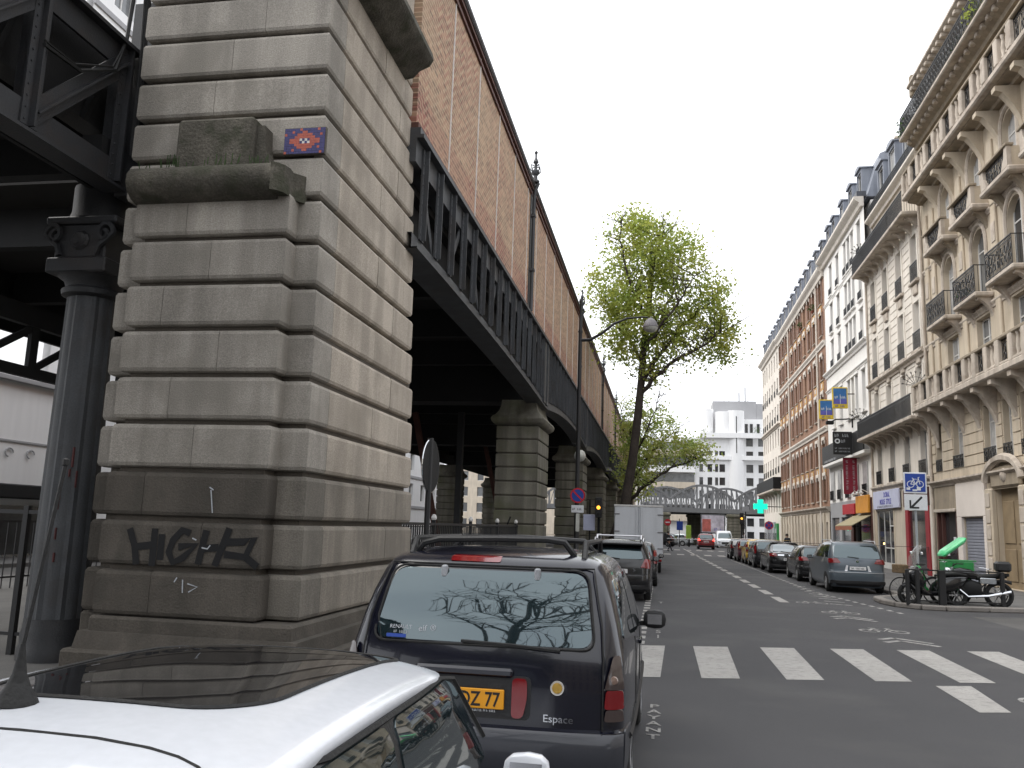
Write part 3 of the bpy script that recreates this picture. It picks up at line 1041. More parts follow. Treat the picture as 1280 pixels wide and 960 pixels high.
def truss_side(x, sgn, detail):
    s = 1 if sgn > 0 else -1
    b = B().box(x - 0.25, x + 0.02 * s, NY0, NY1, 5.98, 6.02).box(x - 0.02, x + 0.02, NY0, NY1, 6.02, 6.30).box(x - 0.22, x + 0.1, NY0, NY1, 5.94, 5.98)
    b.obj('bottom_chord', 'iron', nv)
    b = B().box(x - 0.02, x + 0.02, NY0, NY1, 7.50, 7.80).box(x - 0.24, x + 0.14, NY0, NY1, 7.80, 7.85)
    b.obj('top_chord', 'iron', nv)
    y = 9.12
    while y > NY0:
        b = B().box(x + 0.022, x + 0.045, y - 0.13, y + 0.13, 6.02, 7.8).box(x + 0.045, x + 0.12, y - 0.015, y + 0.015, 6.02, 7.8)
        b.box(x - 0.2, x - 0.02, y - 0.012, y + 0.012, 6.02, 7.8)
        if detail and y > -3:
            for k in range(13):
                for q in (-0.085, 0.06):
                    b.lathe([(0.016, 0.045), (0.011, 0.058)], (x, y + q, 6.08 + k * 0.135), 5, 'x')
        b.obj('upright', 'iron', nv)
        if y - 1.5 > NY0:
            b = B().bar((x + 0.03, y - 1.45, 6.2), (x + 0.03, y - 0.05, 7.6), 0.02, 0.26, (0, 1, -1))
            b.bar((x + 0.07, y - 1.45, 6.2), (x + 0.07, y - 0.05, 7.6), 0.10, 0.02, (0, 1, -1))
            b.obj('diagonal_brace', 'iron', nv)
        y -= 1.5


truss_side(NX, 1, True)
truss_side(-13.1, -1, False)
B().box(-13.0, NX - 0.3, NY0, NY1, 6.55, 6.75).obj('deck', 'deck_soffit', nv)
B().box(NX - 0.42, NX - 0.36, NY0, 9.9, 6.0, 7.82).obj('inner_plate', 'iron_dark', nv)
for i in range(9):
    B().bar((NX - 0.35, 8.9 - i * 1.5, 6.75), (NX - 0.05, 8.9 - i * 1.5, 7.5), 0.08, 0.08).obj('knee_brace', 'iron_dark', nv)
for i in range(15):
    yb = 9.0 - i * 3.0
    B().box(-13.0, NX - 0.03, yb - 0.1, yb + 0.1, 6.05, 6.55).obj('cross_beam', 'iron_dark', nv)
B().box(-6.96, -6.62, 9.3, 9.75, 5.9, 8.6).box(-7.4, -6.9, 9.75, 9.9, 6.0, 7.8).obj('end_post', 'iron', nv)
# far-side truss seen against the sky continues along the station's back, lower
b = B()
for y0 in range(0, 12):
    ya = 9.5 + y0 * 1.5
    b.bar((-13.1, ya, 4.75), (-13.1, ya, 5.75), 0.10, 0.22, (0, 1, 0))
    b.bar((-13.1, ya, 4.75), (-13.1, ya + 1.5, 5.7), 0.08, 0.14, (0, 1, -1))
b.box(-13.18, -13.02, 9.3, 27, 4.60, 4.82)
b.box(-13.18, -13.02, 9.3, 27, 5.68, 6.1)
b.obj('rear_truss', 'iron_dark', nv)
# cables dropping at the pier
b = B()
for k in range(2):
    dx = 0.03 * k
    b.tube([(-6.80 + dx * .4, 9.05 + 0.02 * k, 8.9), (-6.79 + dx * .4, 8.98, 7.9 - 0.03 * k), (-6.77, 8.8 - 0.05 * k, 7.35 + 0.02 * k), (-6.76, 8.2 - 0.1 * k, 7.0 + 0.03 * k), (-6.76, 7.6, 6.98 + 0.05 * k)], 0.014 if k else 0.026, 5)
for k in range(9):
    b.tube([(-6.72 + 0.012 * k, 9.2, 6.4), (-6.72 + 0.012 * k, 9.18 - 0.01 * (k % 3), 7.6), (-6.70 + 0.012 * k, 9.1, 8.8)], 0.012, 4)
b.obj('cable_bundle', 'rubber', nv)

ccount = 0


def iron_column(x, y, label, h=5.0):
    t = thing('iron_column', label, 'column', (x, y, 0.1), group='fluted iron columns under the viaduct')
    B().lathe([(0.39, 0.0), (0.39, 0.14), (0.365, 0.20), (0.37, 0.30), (0.35, 0.40), (0.345, 0.5)], n=28).obj('base', 'iron', t, loc=(0, 0, 0), smooth=40)
    n = 40
    vs, fs = [], []
    for i in range(9):
        z = 0.5 + (h - 1.0) * i / 8
        r = 0.345 - 0.045 * (i / 8)
        for k in range(n):
            a = 2 * PI * k / n
            rr = r * (1 - 0.075 * (0.5 - 0.5 * math.cos(4 * PI * k / 5.0)) ** 0.7) if True else r
            vs.append((rr * math.cos(a), rr * math.sin(a), z))
    for i in range(8):
        for k in range(n):
            fs.append((i * n + k, i * n + (k + 1) % n, (i + 1) * n + (k + 1) % n, (i + 1) * n + k))
    B().add(vs, fs).obj('shaft', 'iron_grey', t, loc=(0, 0, 0), smooth=25)
    z = h - 0.5
    B().lathe([(0.30, z), (0.37, z + 0.03), (0.38, z + 0.09), (0.33, z + 0.13), (0.36, z + 0.22), (0.44, z + 0.27)], n=28).obj('necking', 'iron', t, loc=(0, 0, 0), smooth=40)
    b = B().cbox(-0.42, 0.42, -0.42, 0.42, z + 0.27, z + 0.47, 0.02).cbox(-0.5, 0.5, -0.4, 0.4, z + 0.92, z + 1.02, 0.02).cbox(-0.36, 0.36, -0.36, 0.36, z + 0.47, z + 0.92, 0.02)
    b.obj('capital_block', 'iron', t, loc=(0, 0, 0))
    for sx in (-1, 1):                                                 # scroll volutes
        pts = []
        for k in range(15):
            a = k / 14 * 2.6 * PI
            r = 0.15 - 0.009 * k
            pts.append((sx * (0.36 + r * math.cos(a) * 0.8), -0.39, z + 0.78 + r * math.sin(a)))
        pts = [(sx * 0.26, -0.39, z + 0.5), (sx * 0.30, -0.39, z + 0.62), (sx * 0.40, -0.39, z + 0.70)] + pts
        B().tube(pts, 0.036, 5).obj('volute', 'iron', t, loc=(0, 0, 0), smooth=60)
    B().lathe([(0.0, -0.36), (0.10, -0.40), (0.13, -0.37)], (0, 0, z + 0.70), 10, 'y').obj('leaf_boss', 'iron', t, loc=(0, 0, 0))
    B().lathe([(0.40, z + 1.02), (0.36, z + 1.15), (0.36, h + 0.98)], n=20).obj('head', 'iron', t, loc=(0, 0, 0), smooth=40)
    return t


c0 = iron_column(-7.33, 9.62, 'fluted dark iron column with scroll capital beside the big pier')
o = B()
random.seed(5)
for k in range(7):
    x = random.uniform(-7.25, -7.05)
    z = random.choice((random.uniform(1.9, 2.6), random.uniform(1.2, 1.7)))
    a = math.acos(max(-1, min(1, (x + 7.33) / 0.37)))
    y = 9.62 - 0.37 * math.sin(a)
    o.box(x, x + random.uniform(0.01, 0.02), y - 0.006, y + 0.02, z, z + random.uniform(0.05, 0.3))
o.obj('paint_smear', 'faded_red', c0)
iron_column(-12.7, 9.62, 'farther fluted iron column in the shade under the viaduct, left edge')
for i, yc in enumerate((-6.0, -21.6)):
    iron_column(-7.33, yc, ['fluted iron column of the near viaduct behind the viewer', 'next fluted iron column behind the viewer'][i])
for i, (x, y) in enumerate(((-9.3, 20.5), (-9.3, 36.0), (-9.3, 51.5))):
    t = thing('iron_strut', ['leaning rust brown iron strut under the station, first', 'leaning iron strut under the station, second', 'leaning iron strut under the station, third'][i], 'strut', (x, y, 0.1))
    B().bar((x, y, 0.1), (x - 1.6, y + 0.3, 6.7), 0.22, 0.22).obj('leg', 'rust_trim', t)
    B().bar((x + 0.6, y, 0.1), (x + 0.6, y, 6.7), 0.26, 0.26).obj('leg', 'iron', t)

# railings under the viaduct
def railing(name, label, p, q, h, n, posts=(), knob=None):
    t = thing(name, label, 'railing', (p[0], p[1], 0.11))
    d = Vector((q[0] - p[0], q[1] - p[1], 0))
    P, Q = Vector((p[0], p[1], 0.11)), Vector((q[0], q[1], 0.11))
    up = Vector((0, 0, 1))
    B().bar(P + up * h, Q + up * h, 0.06, 0.05).obj('top_rail', 'black_paint', t)
    B().bar(P + up * 0.25, Q + up * 0.25, 0.04, 0.04).obj('bottom_rail', 'black_paint', t)
    b = B()
    for i in range(n + 1):
        c = P.lerp(Q, i / n)
        b.bar(c, c + up * h, 0.02, 0.02)
    o = b.obj('bars', 'black_paint', t)
    o['kind'] = 'stuff'
    for i in posts:
        c = P.lerp(Q, i)
        B().bar(c, c + up * (h + 0.08), 0.07, 0.07).obj('post', 'black_paint', t)
        if knob: B().lathe([(0.0, h + 0.06), (0.05, h + 0.09), (0.06, h + 0.13), (0.04, h + 0.18), (0, h + 0.2)], (c.x, c.y, 0.11), 8).obj('knob', knob, t)
    return t


railing('iron_fence', 'black iron fence with pale knobs between the big pier and the next one', (-4.5, 13.3), (-4.5, 26.7), 1.75, 90, (0.02, 0.25, 0.5, 0.75, 0.98), 'frame_white')
railing('iron_fence', 'black iron fence running from the column away under the near viaduct', (-7.7, 9.7), (-13.0, 9.7), 1.75, 5, (0.05, 0.5, 0.95))
railing('iron_fence', 'black fence along the far side under the station', (-14.6, 14), (-14.6, 95), 1.5, 300, (0.1, 0.3, 0.5, 0.7))
# ------------------------------------------------------------------ facades on the right
FX = 12.8
_wc = {}
PANES = ['glass_dark', 'glass_grey', 'curtain', 'glass_grey', 'curtain']


def rel(par, x, y, z):
    p = WL[par]
    return (x - p.x, y - p.y, z - p.z)


def win_mesh(w, h, style):
    k = (round(w, 2), round(h, 2), style)
    if k in _wc: return _wc[k]
    f = 0.07
    b = B().box(0, 0.07, -w / 2, -w / 2 + f, 0, h).box(0, 0.07, w / 2 - f, w / 2, 0, h).box(0, 0.07, -w / 2 + f, w / 2 - f, h - f, h).box(0, 0.07, -w / 2 + f, w / 2 - f, 0, 0.10)
    if style != 'plain':
        b.box(-0.012, 0.07, -0.045, 0.045, 0.10, h - f)
        if style == 'cross':
            b.box(0.008, 0.06, -w / 2 + f, -0.045, h * 0.70, h * 0.70 + 0.06).box(0.008, 0.06, 0.045, w / 2 - f, h * 0.70, h * 0.70 + 0.06)
    me = b.mesh('window', 'frame_white')
    ps = [B().box(0.035, 0.05, -w / 2 + f, w / 2 - f, 0.10, h - f).mesh('pane', m) for m in ('glass_dark', 'glass_grey', 'curtain')]
    _wc[k] = (me, ps)
    return _wc[k]


def window(par, x, yc, z0, w, h, style='cross', pane=None, depth=0.22):
    me, ps = win_mesh(w, h, style)
    o = part('window', me, par, rel(par, x + depth, yc, z0))
    if pane is None: pane = random.choice((0, 1, 1, 2, 2))
    part('pane', ps[pane], o, (0, 0, 0))
    return o


def facade(par, x, y0, y1, z0, z1, ops, mat, t=0.3, name='wall'):
    ya = sorted({y0, y1, *[v for o in ops for v in o[:2]]})
    za = sorted({z0, z1, *[v for o in ops for v in o[2:4]]})
    b = B()
    for i in range(len(ya) - 1):
        for j in range(len(za) - 1):
            cy, cz = (ya[i] + ya[i + 1]) / 2, (za[j] + za[j + 1]) / 2
            if any(o[0] < cy < o[1] and o[2] < cz < o[3] for o in ops): continue
            b.add([(x, ya[i], za[j]), (x, ya[i], za[j + 1]), (x, ya[i + 1], za[j + 1]), (x, ya[i + 1], za[j])], [(0, 1, 2, 3)])
    for a, c, d, e in ops:
        b.add([(x, a, d), (x + t, a, d), (x + t, a, e), (x, a, e)], [(0, 1, 2, 3)])
        b.add([(x, c, d), (x + t, c, d), (x + t, c, e), (x, c, e)], [(0, 1, 2, 3)])
        b.add([(x, a, d), (x + t, a, d), (x + t, c, d), (x, c, d)], [(0, 1, 2, 3)])
        b.add([(x, a, e), (x + t, a, e), (x + t, c, e), (x, c, e)], [(0, 1, 2, 3)])
    b.obj(name, mat, par)


_rc = {}


def rail_mesh(w, h, style='bars'):
    k = (round(w, 2), round(h, 2), style)
    if k in _rc: return _rc[k]
    b = B().box(-0.02, 0.02, -w / 2, w / 2, h - 0.035, h).box(-0.012, 0.012, -w / 2, w / 2, 0.03, 0.055).box(-0.012, 0.012, -w / 2, w / 2, h - 0.16, h - 0.14)
    n = max(2, int(w / 0.11))
    for i in range(n + 1):
        y = -w / 2 + w * i / n
        b.box(-0.011, 0.011, y - 0.011, y + 0.011, 0, h)
    if style == 'scroll':
        m = max(1, int(w / 0.32))
        for i in range(m):
            y = -w / 2 + w * (i + 0.5) / m
            for zc, r in ((h * 0.3, 0.10), (h * 0.62, 0.12)):
                pts = [(0, y + r * math.cos(a * 0.7), zc + r * math.sin(a * 0.7) * 1.3) for a in range(10)]
                b.tube(pts, 0.018, 4)
    _rc[k] = b.mesh('railing', 'black_paint')
    return _rc[k]


def rail(par, x, yc, z, w, h, style='bars'):
    return part('railing', rail_mesh(w, h, style), par, rel(par, x, yc, z))


def side_rails(par, x0, x1, y, z, h):
    b = B().box(x0, x1, y - 0.015, y + 0.015, z + h - 0.035, z + h)
    n = max(2, int((x1 - x0) / 0.12))
    for i in range(n):
        x = x0 + (x1 - x0) * i / n
        b.box(x, x + 0.016, y - 0.008, y + 0.008, z, z + h)
    b.obj('railing', 'black_paint', par)


def moulding(par, x, y0, y1, z0, z1, out, mat, name='cornice'):
    h = z1 - z0
    p = [(x + 0.02, z0), (x - out * 0.35, z0), (x - out * 0.45, z0 + h * 0.35), (x - out * 0.85, z0 + h * 0.6), (x - out, z0 + h * 0.75), (x - out, z1), (x + 0.02, z1)]
    return B().prism(p, 'y', y0, y1).obj(name, mat, par, fix=True)


def corbel(par, x, yc, z1, out, h, w, mat, name='console'):
    p = [(x + 0.02, z1 - h)]
    for i in range(7):
        t = i / 6
        p.append((x - out * (t ** 1.8), z1 - h * (1 - t) ** 1.0 if i < 6 else z1 - h * 0.12))
    p += [(x - out, z1), (x + 0.02, z1)]
    return B().prism(p, 'y', yc - w / 2, yc + w / 2).obj(name, mat, par, fix=True)


def arch_spandrel(par, x, yc, w, z_spring, z_top, mat, t=0.26):
    """fills the corners over an arched head inside a square opening"""
    n = 10
    for s in (-1, 1):
        p = [(yc + s * w / 2, z_top)]
        for i in range(n + 1):
            a = PI / 2 * i / n
            p.append((yc + s * (w / 2) * math.cos(a), z_spring + (z_top - z_spring) * math.sin(a)))
        B().prism(p, 'x', x + 0.004, x + t).obj('arch_corner', mat, par, fix=True)


def body(par, x, y0, y1, z1, mat, deep=11.0):
    B().box(x + 0.45, x + deep, y0 + 0.002, y1 - 0.002, 0.1, z1).obj('side_wall', mat, par)


def mansard(par, x, y0, y1, z0, z1, mat='zinc', back=2.2, deep=11.0):
    p = [(x + 0.1, z0), (x + back * 0.45, z1 - 0.5), (x + back, z1), (x + deep, z1), (x + deep, z0)]
    B().prism(p, 'y', y0 + 0.05, y1 - 0.05).obj('roof', mat, par, fix=True)


def dormer(par, x, yc, z0, w, h, pane=1):
    b = B().box(x, x + 1.8, yc - w / 2, yc - w / 2 + 0.12, z0, z0 + h).box(x, x + 1.8, yc + w / 2 - 0.12, yc + w / 2, z0, z0 + h)
    b.box(x, x + 1.8, yc - w / 2 + 0.12, yc + w / 2 - 0.12, z0 + h - 0.18, z0 + h)
    b.prism([(yc - w / 2 - 0.1, z0 + h), (yc - w / 2 - 0.1, z0 + h + 0.08), (yc - w / 4, z0 + h + 0.28), (yc + w / 4, z0 + h + 0.28), (yc + w / 2 + 0.1, z0 + h + 0.08), (yc + w / 2 + 0.1, z0 + h)], 'x', x - 0.14, x + 2.4)
    d = b.obj('dormer', 'zinc', par, fix=True)
    me, ps = win_mesh(w - 0.26, h - 0.2, 'plain')
    p = WL[par]
    o = part('window', me, d, (x + 0.1, yc, z0 + 0.02))
    o.name = 'dormer_window'
    B().box(x + 0.16, x + 0.18, yc - w / 2 + 0.2, yc + w / 2 - 0.2, z0 + 0.1, z0 + h - 0.25).obj('dormer_pane', ('glass_dark', 'glass_grey', 'curtain')[pane], d, loc=(0, 0, 0))


def chimney(par, x, y, z0, z1, wy=0.9, wx=2.2, pots=4):
    B().cbox(x, x + wx, y - wy / 2, y + wy / 2, z0, z1, 0.04).cbox(x - 0.06, x + wx + 0.06, y - wy / 2 - 0.06, y + wy / 2 + 0.06, z1, z1 + 0.15, 0.03).obj('chimney', 'beige', par)
    for i in range(pots):
        B().lathe([(0.13, 0), (0.10, 0.42), (0.12, 0.45)], (x + 0.3 + i * (wx - 0.6) / max(1, pots - 1), y, z1 + 0.15), 8).obj('chimney_pot', 'terracotta', par, smooth=40)


def glyphs(b, f, length, h, seed=4):
    """a row of letter-like strokes for print too small to read; f(u, v) gives the point"""
    rg = random.Random(seed)
    u = 0.0
    st = h * 0.16
    def q(u0, u1, v0, v1):
        b.add([f(u0, v0), f(u1, v0), f(u1, v1), f(u0, v1)], [(0, 1, 2, 3)])
    while u < length - h * 0.6:
        if rg.random() < 0.16:
            u += h * 0.5
            continue
        q(u, u + st, 0, h)
        k = rg.randrange(5)
        if k != 1: q(u + st, u + h * 0.5, h - st if k % 2 else 0, h if k % 2 else st)
        if k in (0, 3): q(u + h * 0.5 - st, u + h * 0.5, st, h - st)
        if k in (2, 4): q(u + st, u + h * 0.42, h * 0.42, h * 0.42 + st)
        u += h * 0.72


# stone baluster shared by the balconies
bal_me = B().lathe([(0.10, 0), (0.10, 0.06), (0.07, 0.12), (0.105, 0.35), (0.07, 0.62), (0.06, 0.75), (0.10, 0.82), (0.10, 0.9)], n=8).mesh('baluster', 'cream_trim', 50)
post_me = B().cbox(-0.16, 0.16, -0.17, 0.17, 0, 1.0, 0.03).mesh('balustrade_post', 'cream_trim')

# ---- the ornate cream corner house ------------------------------------------------------------
random.seed(11)
b1 = thing('ornate_house', 'ornate cream stone apartment house with carved consoles and stone balconies at right edge', 'building', (13, 36, 0.1))
Y0, Y1 = 27.4, 43.72
BAYS = [40.0, 36.3, 32.6, 28.9]
ops = [(40.65, 43.3, 0.45, 3.1), (37.25, 39.75, 0.14, 2.82), (33.45, 36.0, 0.14, 4.1), (29.2, 32.2, 0.3, 3.4)]
for c in BAYS:
    for dz in ((-0.95, 0.55), (0.4, 0.55)):
        pass
    ops += [(c - 0.62, c + 0.62, 5.0, 7.25), (c - 0.75, c + 0.75, 8.15, 10.85), (c - 0.75, c + 0.75, 11.6, 14.55), (c - 0.7, c + 0.7, 15.25, 17.95),
            (c - 0.65, c + 0.65, 18.95, 21.3)]
ops.append((42.25, 43.05, 5.0, 7.25))
ops.append((34.1, 34.9, 5.0, 7.25))
facade(b1, FX, Y0, Y1, 0.11, 21.8, ops, 'cream')
body(b1, FX, Y0, Y1, 21.8, 'cream_dark')
for c in BAYS:
    for z0, h, w in ((5.0, 2.25, 1.24), (8.15, 2.7, 1.5), (11.6, 2.95, 1.5), (15.25, 2.7, 1.4), (18.95, 2.35, 1.3)):
        window(b1, FX, c, z0, w, h)
    arch_spandrel(b1, FX, c, 1.5, 13.85, 14.55, 'cream')
    arch_spandrel(b1, FX, c, 1.4, 17.35, 17.95, 'cream')
    # arched surround
    for z0, zs, zt, w in ((11.6, 13.85, 14.75, 1.5), (15.3, 17.35, 18.12, 1.4)):
        pts = [(FX - 0.03, c - w / 2 - 0.1, z0)] + [(FX - 0.03, c - (w / 2 + 0.1) * math.cos(PI * i / 12), zs + (zt - zs) * math.sin(PI * i / 12)) for i in range(13)] + [(FX - 0.03, c + w / 2 + 0.1, z0)]
        B().tube(pts, 0.085, 6).obj('window_surround', 'cream_trim', b1, smooth=50)
    rail(b1, FX - 0.05, c, 5.0, 1.24, 0.55, 'scroll')
window(b1, FX, 42.65, 5.0, 0.8, 2.25)
window(b1, FX, 34.5, 5.0, 0.8, 2.25)
rail(b1, FX - 0.05, 42.65, 5.0, 0.8, 0.55, 'scroll')
rail(b1, FX - 0.05, 34.5, 5.0, 0.8, 0.55, 'scroll')
# rustication of the mezzanine: deep horizontal joints
for z in (4.95, 5.4, 5.85, 6.3, 6.75, 7.2):
    for a, c in ((Y0, 28.2), (29.6, 31.9), (33.3, 34.0), (35.0, 35.6), (37.0, 39.3), (40.7, 42.15), (43.15, Y1)):
        B().box(FX - 0.035, FX + 0.005, a, c, z + 0.03, z + 0.42).obj('stone_course', 'cream', b1)
moulding(b1, FX, Y0, Y1, 4.28, 4.55, 0.3, 'cream_trim')
moulding(b1, FX, Y0, Y1, 10.95, 11.2, 0.12, 'cream_trim', 'string_course')
moulding(b1, FX, Y0, Y1, 14.75, 14.95, 0.10, 'cream_trim', 'string_course')
# pilasters between the bays
for y in (38.15, 34.45, 30.75, 41.95, 42.95):
    B().cbox(FX - 0.10, FX + 0.01, y - 0.24, y + 0.24, 8.12, 17.6, 0.03).obj('pilaster', 'cream', b1)
    B().cbox(FX - 0.13, FX - 0.101, y - 0.2, y + 0.2, 13.4, 14.2, 0.01).obj('carved_panel', 'cream_trim', b1)
# long balcony on carved consoles (second storey)
B().cbox(FX - 0.98, FX + 0.02, Y0, 43.3, 7.82, 8.10, 0.05).obj('balcony_slab', 'cream_trim', b1)
for i in range(9):
    y = 42.85 - i * 1.85
    corbel(b1, FX, y, 7.82, 0.88, 1.7, 0.34, 'cream_trim')
B().cbox(FX - 0.96, FX - 0.66, Y0, 43.3, 9.02, 9.16, 0.03).obj('balcony_coping', 'cream_dark', b1)
B().cbox(FX - 0.94, FX - 0.68, Y0, 43.3, 8.1, 8.2, 0.02).obj('balustrade_plinth', 'cream_trim', b1)
y = 43.1
while y > Y0 + 2:
    part('balustrade_post', post_me, b1, rel(b1, FX - 0.81, y, 8.05))
    for k in (0.42, 0.75):
        part('baluster', bal_me, b1, rel(b1, FX - 0.81, y - k, 8.16))
    part('balustrade_post', post_me, b1, rel(b1, FX - 0.81, y - 1.15, 8.05))
    rail(b1, FX - 0.81, y - 1.75, 8.12, 0.86, 0.9, 'scroll')
    y -= 2.35
# single iron balconies (third storey) and curved stone balconies (fourth)
for c in BAYS:
    B().cbox(FX - 0.72, FX + 0.02, c - 1.3, c + 1.3, 11.38, 11.58, 0.05).obj('balcony_slab', 'cream_trim', b1)
    corbel(b1, FX, c - 1.0, 11.38, 0.55, 0.75, 0.26, 'cream_trim')
    corbel(b1, FX, c + 1.0, 11.38, 0.55, 0.75, 0.26, 'cream_trim')
    rail(b1, FX - 0.68, c, 11.58, 2.5, 1.1, 'scroll')
    side_rails(b1, FX - 0.68, FX, c - 1.25, 11.58, 1.1)
    side_rails(b1, FX - 0.68, FX, c + 1.25, 11.58, 1.1)
    B().cbox(FX - 0.70, FX + 0.02, c - 1.4, c + 1.4, 14.96, 15.20, 0.06).obj('balcony_slab', 'cream_trim', b1)
    corbel(b1, FX, c - 0.95, 14.96, 0.5, 0.7, 0.3, 'cream_dark')
    corbel(b1, FX, c + 0.95, 14.96, 0.5, 0.7, 0.3, 'cream_dark')
    for s in (-1, 1):
        p = [(c + s * 1.3, 15.2), (c + s * 0.72, 15.2), (c + s * 0.82, 15.4), (c + s * 0.98, 15.6), (c + s * 1.06, 15.95), (c + s * 1.3, 15.95)]
        B().prism(p, 'x', FX - 0.66, FX - 0.5).obj('balcony_wing', 'cream_trim', b1, fix=True)
        B().box(FX - 0.499, FX, c + s * 1.22 - 0.07, c + s * 1.22 + 0.07, 15.2, 15.95).obj('balcony_cheek', 'cream', b1)
    B().cbox(FX - 0.72, FX - 0.42, c - 1.36, c + 1.36, 15.95, 16.06, 0.02).obj('balcony_coping', 'cream_dark', b1)
    rail(b1, FX - 0.56, c, 15.2, 1.9, 0.74, 'scroll')
# fifth storey: long stone balcony on large brackets
B().cbox(FX - 0.98, FX + 0.02, Y0, 43.4, 18.58, 18.86, 0.06).obj('balcony_slab', 'cream_trim', b1)
moulding(b1, FX, Y0, 43.4, 18.36, 18.58, 0.7, 'cream_dark')
for c in BAYS:
    for s in (-0.98, 0.98):
        corbel(b1, FX, c + s, 18.36, 0.85, 1.55, 0.36, 'cream')
B().cbox(FX - 0.96, FX - 0.68, Y0, 43.4, 19.84, 19.98, 0.03).obj('balcony_coping', 'cream_dark', b1)
y = 43.2
while y > Y0 + 2:
    part('balustrade_post', post_me, b1, rel(b1, FX - 0.82, y, 18.86))
    for k in (0.42, 0.80):
        part('baluster', bal_me, b1, rel(b1, FX - 0.82, y - k, 18.93))
    part('balustrade_post', post_me, b1, rel(b1, FX - 0.82, y - 1.2, 18.86))
    rail(b1, FX - 0.82, y - 1.85, 18.86, 0.95, 0.98, 'scroll')
    y -= 2.45
mod_me = B().cbox(-0.34, 0.02, -0.12, 0.12, 0, 0.2, 0.03).mesh('modillion', 'cream_trim')
for i in range(27):
    part('modillion', mod_me, b1, rel(b1, FX - 0.30, 43.2 - i * 0.6, 21.6))
    part('modillion', mod_me, b1, rel(b1, FX + 0.0, 43.3 - i * 0.6, 24.55))
# sixth storey, set back, behind an iron balcony with plants
moulding(b1, FX, Y0, 43.5, 21.35, 21.8, 0.55, 'cream_dark')
B().cbox(FX - 0.95, FX + 0.02, Y0, 43.5, 21.8, 22.0, 0.05).obj('balcony_slab', 'cream_trim', b1)
for i in range(7):
    rail(b1, FX - 0.88, 42.3 - i * 2.3, 22.0, 2.25, 1.05, 'scroll')
o6 = [(c - 0.6, c + 0.6, 22.15, 24.3) for c in BAYS]
facade(b1, FX + 0.35, Y0, Y1, 21.8, 24.6, o6, 'cream')
for c in BAYS: window(b1, FX + 0.35, c, 22.15, 1.2, 2.15)
moulding(b1, FX + 0.35, Y0 - 0.1, Y1 + 0.05, 24.55, 25.0, 0.75, 'cream_trim')
mansard(b1, FX + 0.3, Y0, Y1, 25.0, 28.5)
B().cbox(FX - 0.3, FX + 0.3, 43.35, Y1, 24.3, 25.5, 0.06).obj('corner_scroll', 'cream_dark', b1)
# street level
B().box(FX + 0.10, FX + 0.14, 40.65, 43.3, 0.45, 3.1).obj('shop_window', 'glass_dark', b1)
b = B().box(FX - 0.05, FX + 0.12, 40.55, 40.72, 0.11, 3.25).box(FX - 0.05, FX + 0.12, 43.2, 43.42, 0.11, 3.25).box(FX - 0.05, FX + 0.12, 42.6, 42.68, 0.45, 3.1).box(FX - 0.04, FX + 0.12, 40.72, 43.2, 0.11, 0.5)
b.obj('shop_frame', 'shop_brown', b1)
B().cbox(FX - 0.09, FX + 0.01, 40.5, 43.45, 3.15, 4.25, 0.02).obj('shop_fascia', 'cream_dark', b1)
B().cbox(FX - 0.16, FX - 0.092, 40.5, 43.45, 3.1, 3.24, 0.02).obj('shop_ledge', 'cream_trim', b1)
B().box(FX + 0.085, FX + 0.098, 41.2, 41.55, 1.5, 2.0).box(FX + 0.085, FX + 0.098, 42.2, 42.5, 1.15, 1.5).obj('poster', 'sign_white', b1)
B().cbox(FX - 0.13, FX + 0.01, 36.95, 40.35, 2.85, 4.3, 0.02).obj('plaster_panel', 'plaster', b1)
B().cbox(FX - 0.13, FX + 0.01, 39.78, 40.35, 0.11, 2.848, 0.02).cbox(FX - 0.13, FX + 0.01, 36.95, 37.22, 0.11, 2.848, 0.02).obj('plaster_jamb', 'plaster', b1)
sh_me = B().prism([(0.0, 0.0), (-0.03, 0.02), (-0.03, 0.10), (0.0, 0.125)], 'y', -1.24, 1.24).mesh('shutter_slat', 'shutter_grey')
for i in range(21):
    part('shutter_slat', sh_me, b1, rel(b1, FX + 0.08, 38.5, 0.14 + i * 0.127))
# arched carved doorway
for s in (-1, 1):
    B().cbox(FX - 0.22, FX + 0.02, 34.72 + s * 1.62 - 0.32, 34.72 + s * 1.62 + 0.32, 0.11, 3.9, 0.05).obj('door_pier', 'cream', b1)
    for k in range(5):
        B().cbox(FX - 0.25, FX - 0.221, 34.72 + s * 1.62 - 0.22, 34.72 + s * 1.62 + 0.22, 0.7 + k * 0.62, 1.24 + k * 0.62, 0.015).obj('door_pier_block', 'cream_trim', b1)
pts = [(FX - 0.2, 34.72 - 1.75 * math.cos(PI * i / 14), 4.15 + 0.85 * math.sin(PI * i / 14)) for i in range(15)]
B().tube(pts, 0.17, 6).obj('door_hood', 'cream_trim', b1, smooth=50)
B().cbox(FX - 0.18, FX + 0.02, 33.3, 36.15, 3.85, 4.75, 0.12).obj('door_carving', 'cream_dark', b1)
B().lathe([(0.0, -0.30), (0.22, -0.24), (0.34, -0.1), (0.36, 0.0)], (FX, 34.72, 4.35), 10, 'x').obj('door_keystone', 'cream_trim', b1, smooth=60)
d = B().box(FX + 0.18, FX + 0.24, 33.45, 36.0, 0.14, 4.1).obj('door', 'door_wood', b1)
for yy in (33.6, 34.85):
    B().cbox(FX + 0.14, FX + 0.181, yy, yy + 1.0, 0.4, 1.6, 0.02).cbox(FX + 0.14, FX + 0.181, yy, yy + 1.0, 1.8, 3.4, 0.02).obj('door_panel', 'door_wood', d)
B().box(FX + 0.12, FX + 0.15, 29.2, 32.2, 0.3, 3.4).obj('shop_window', 'glass_dark', b1)
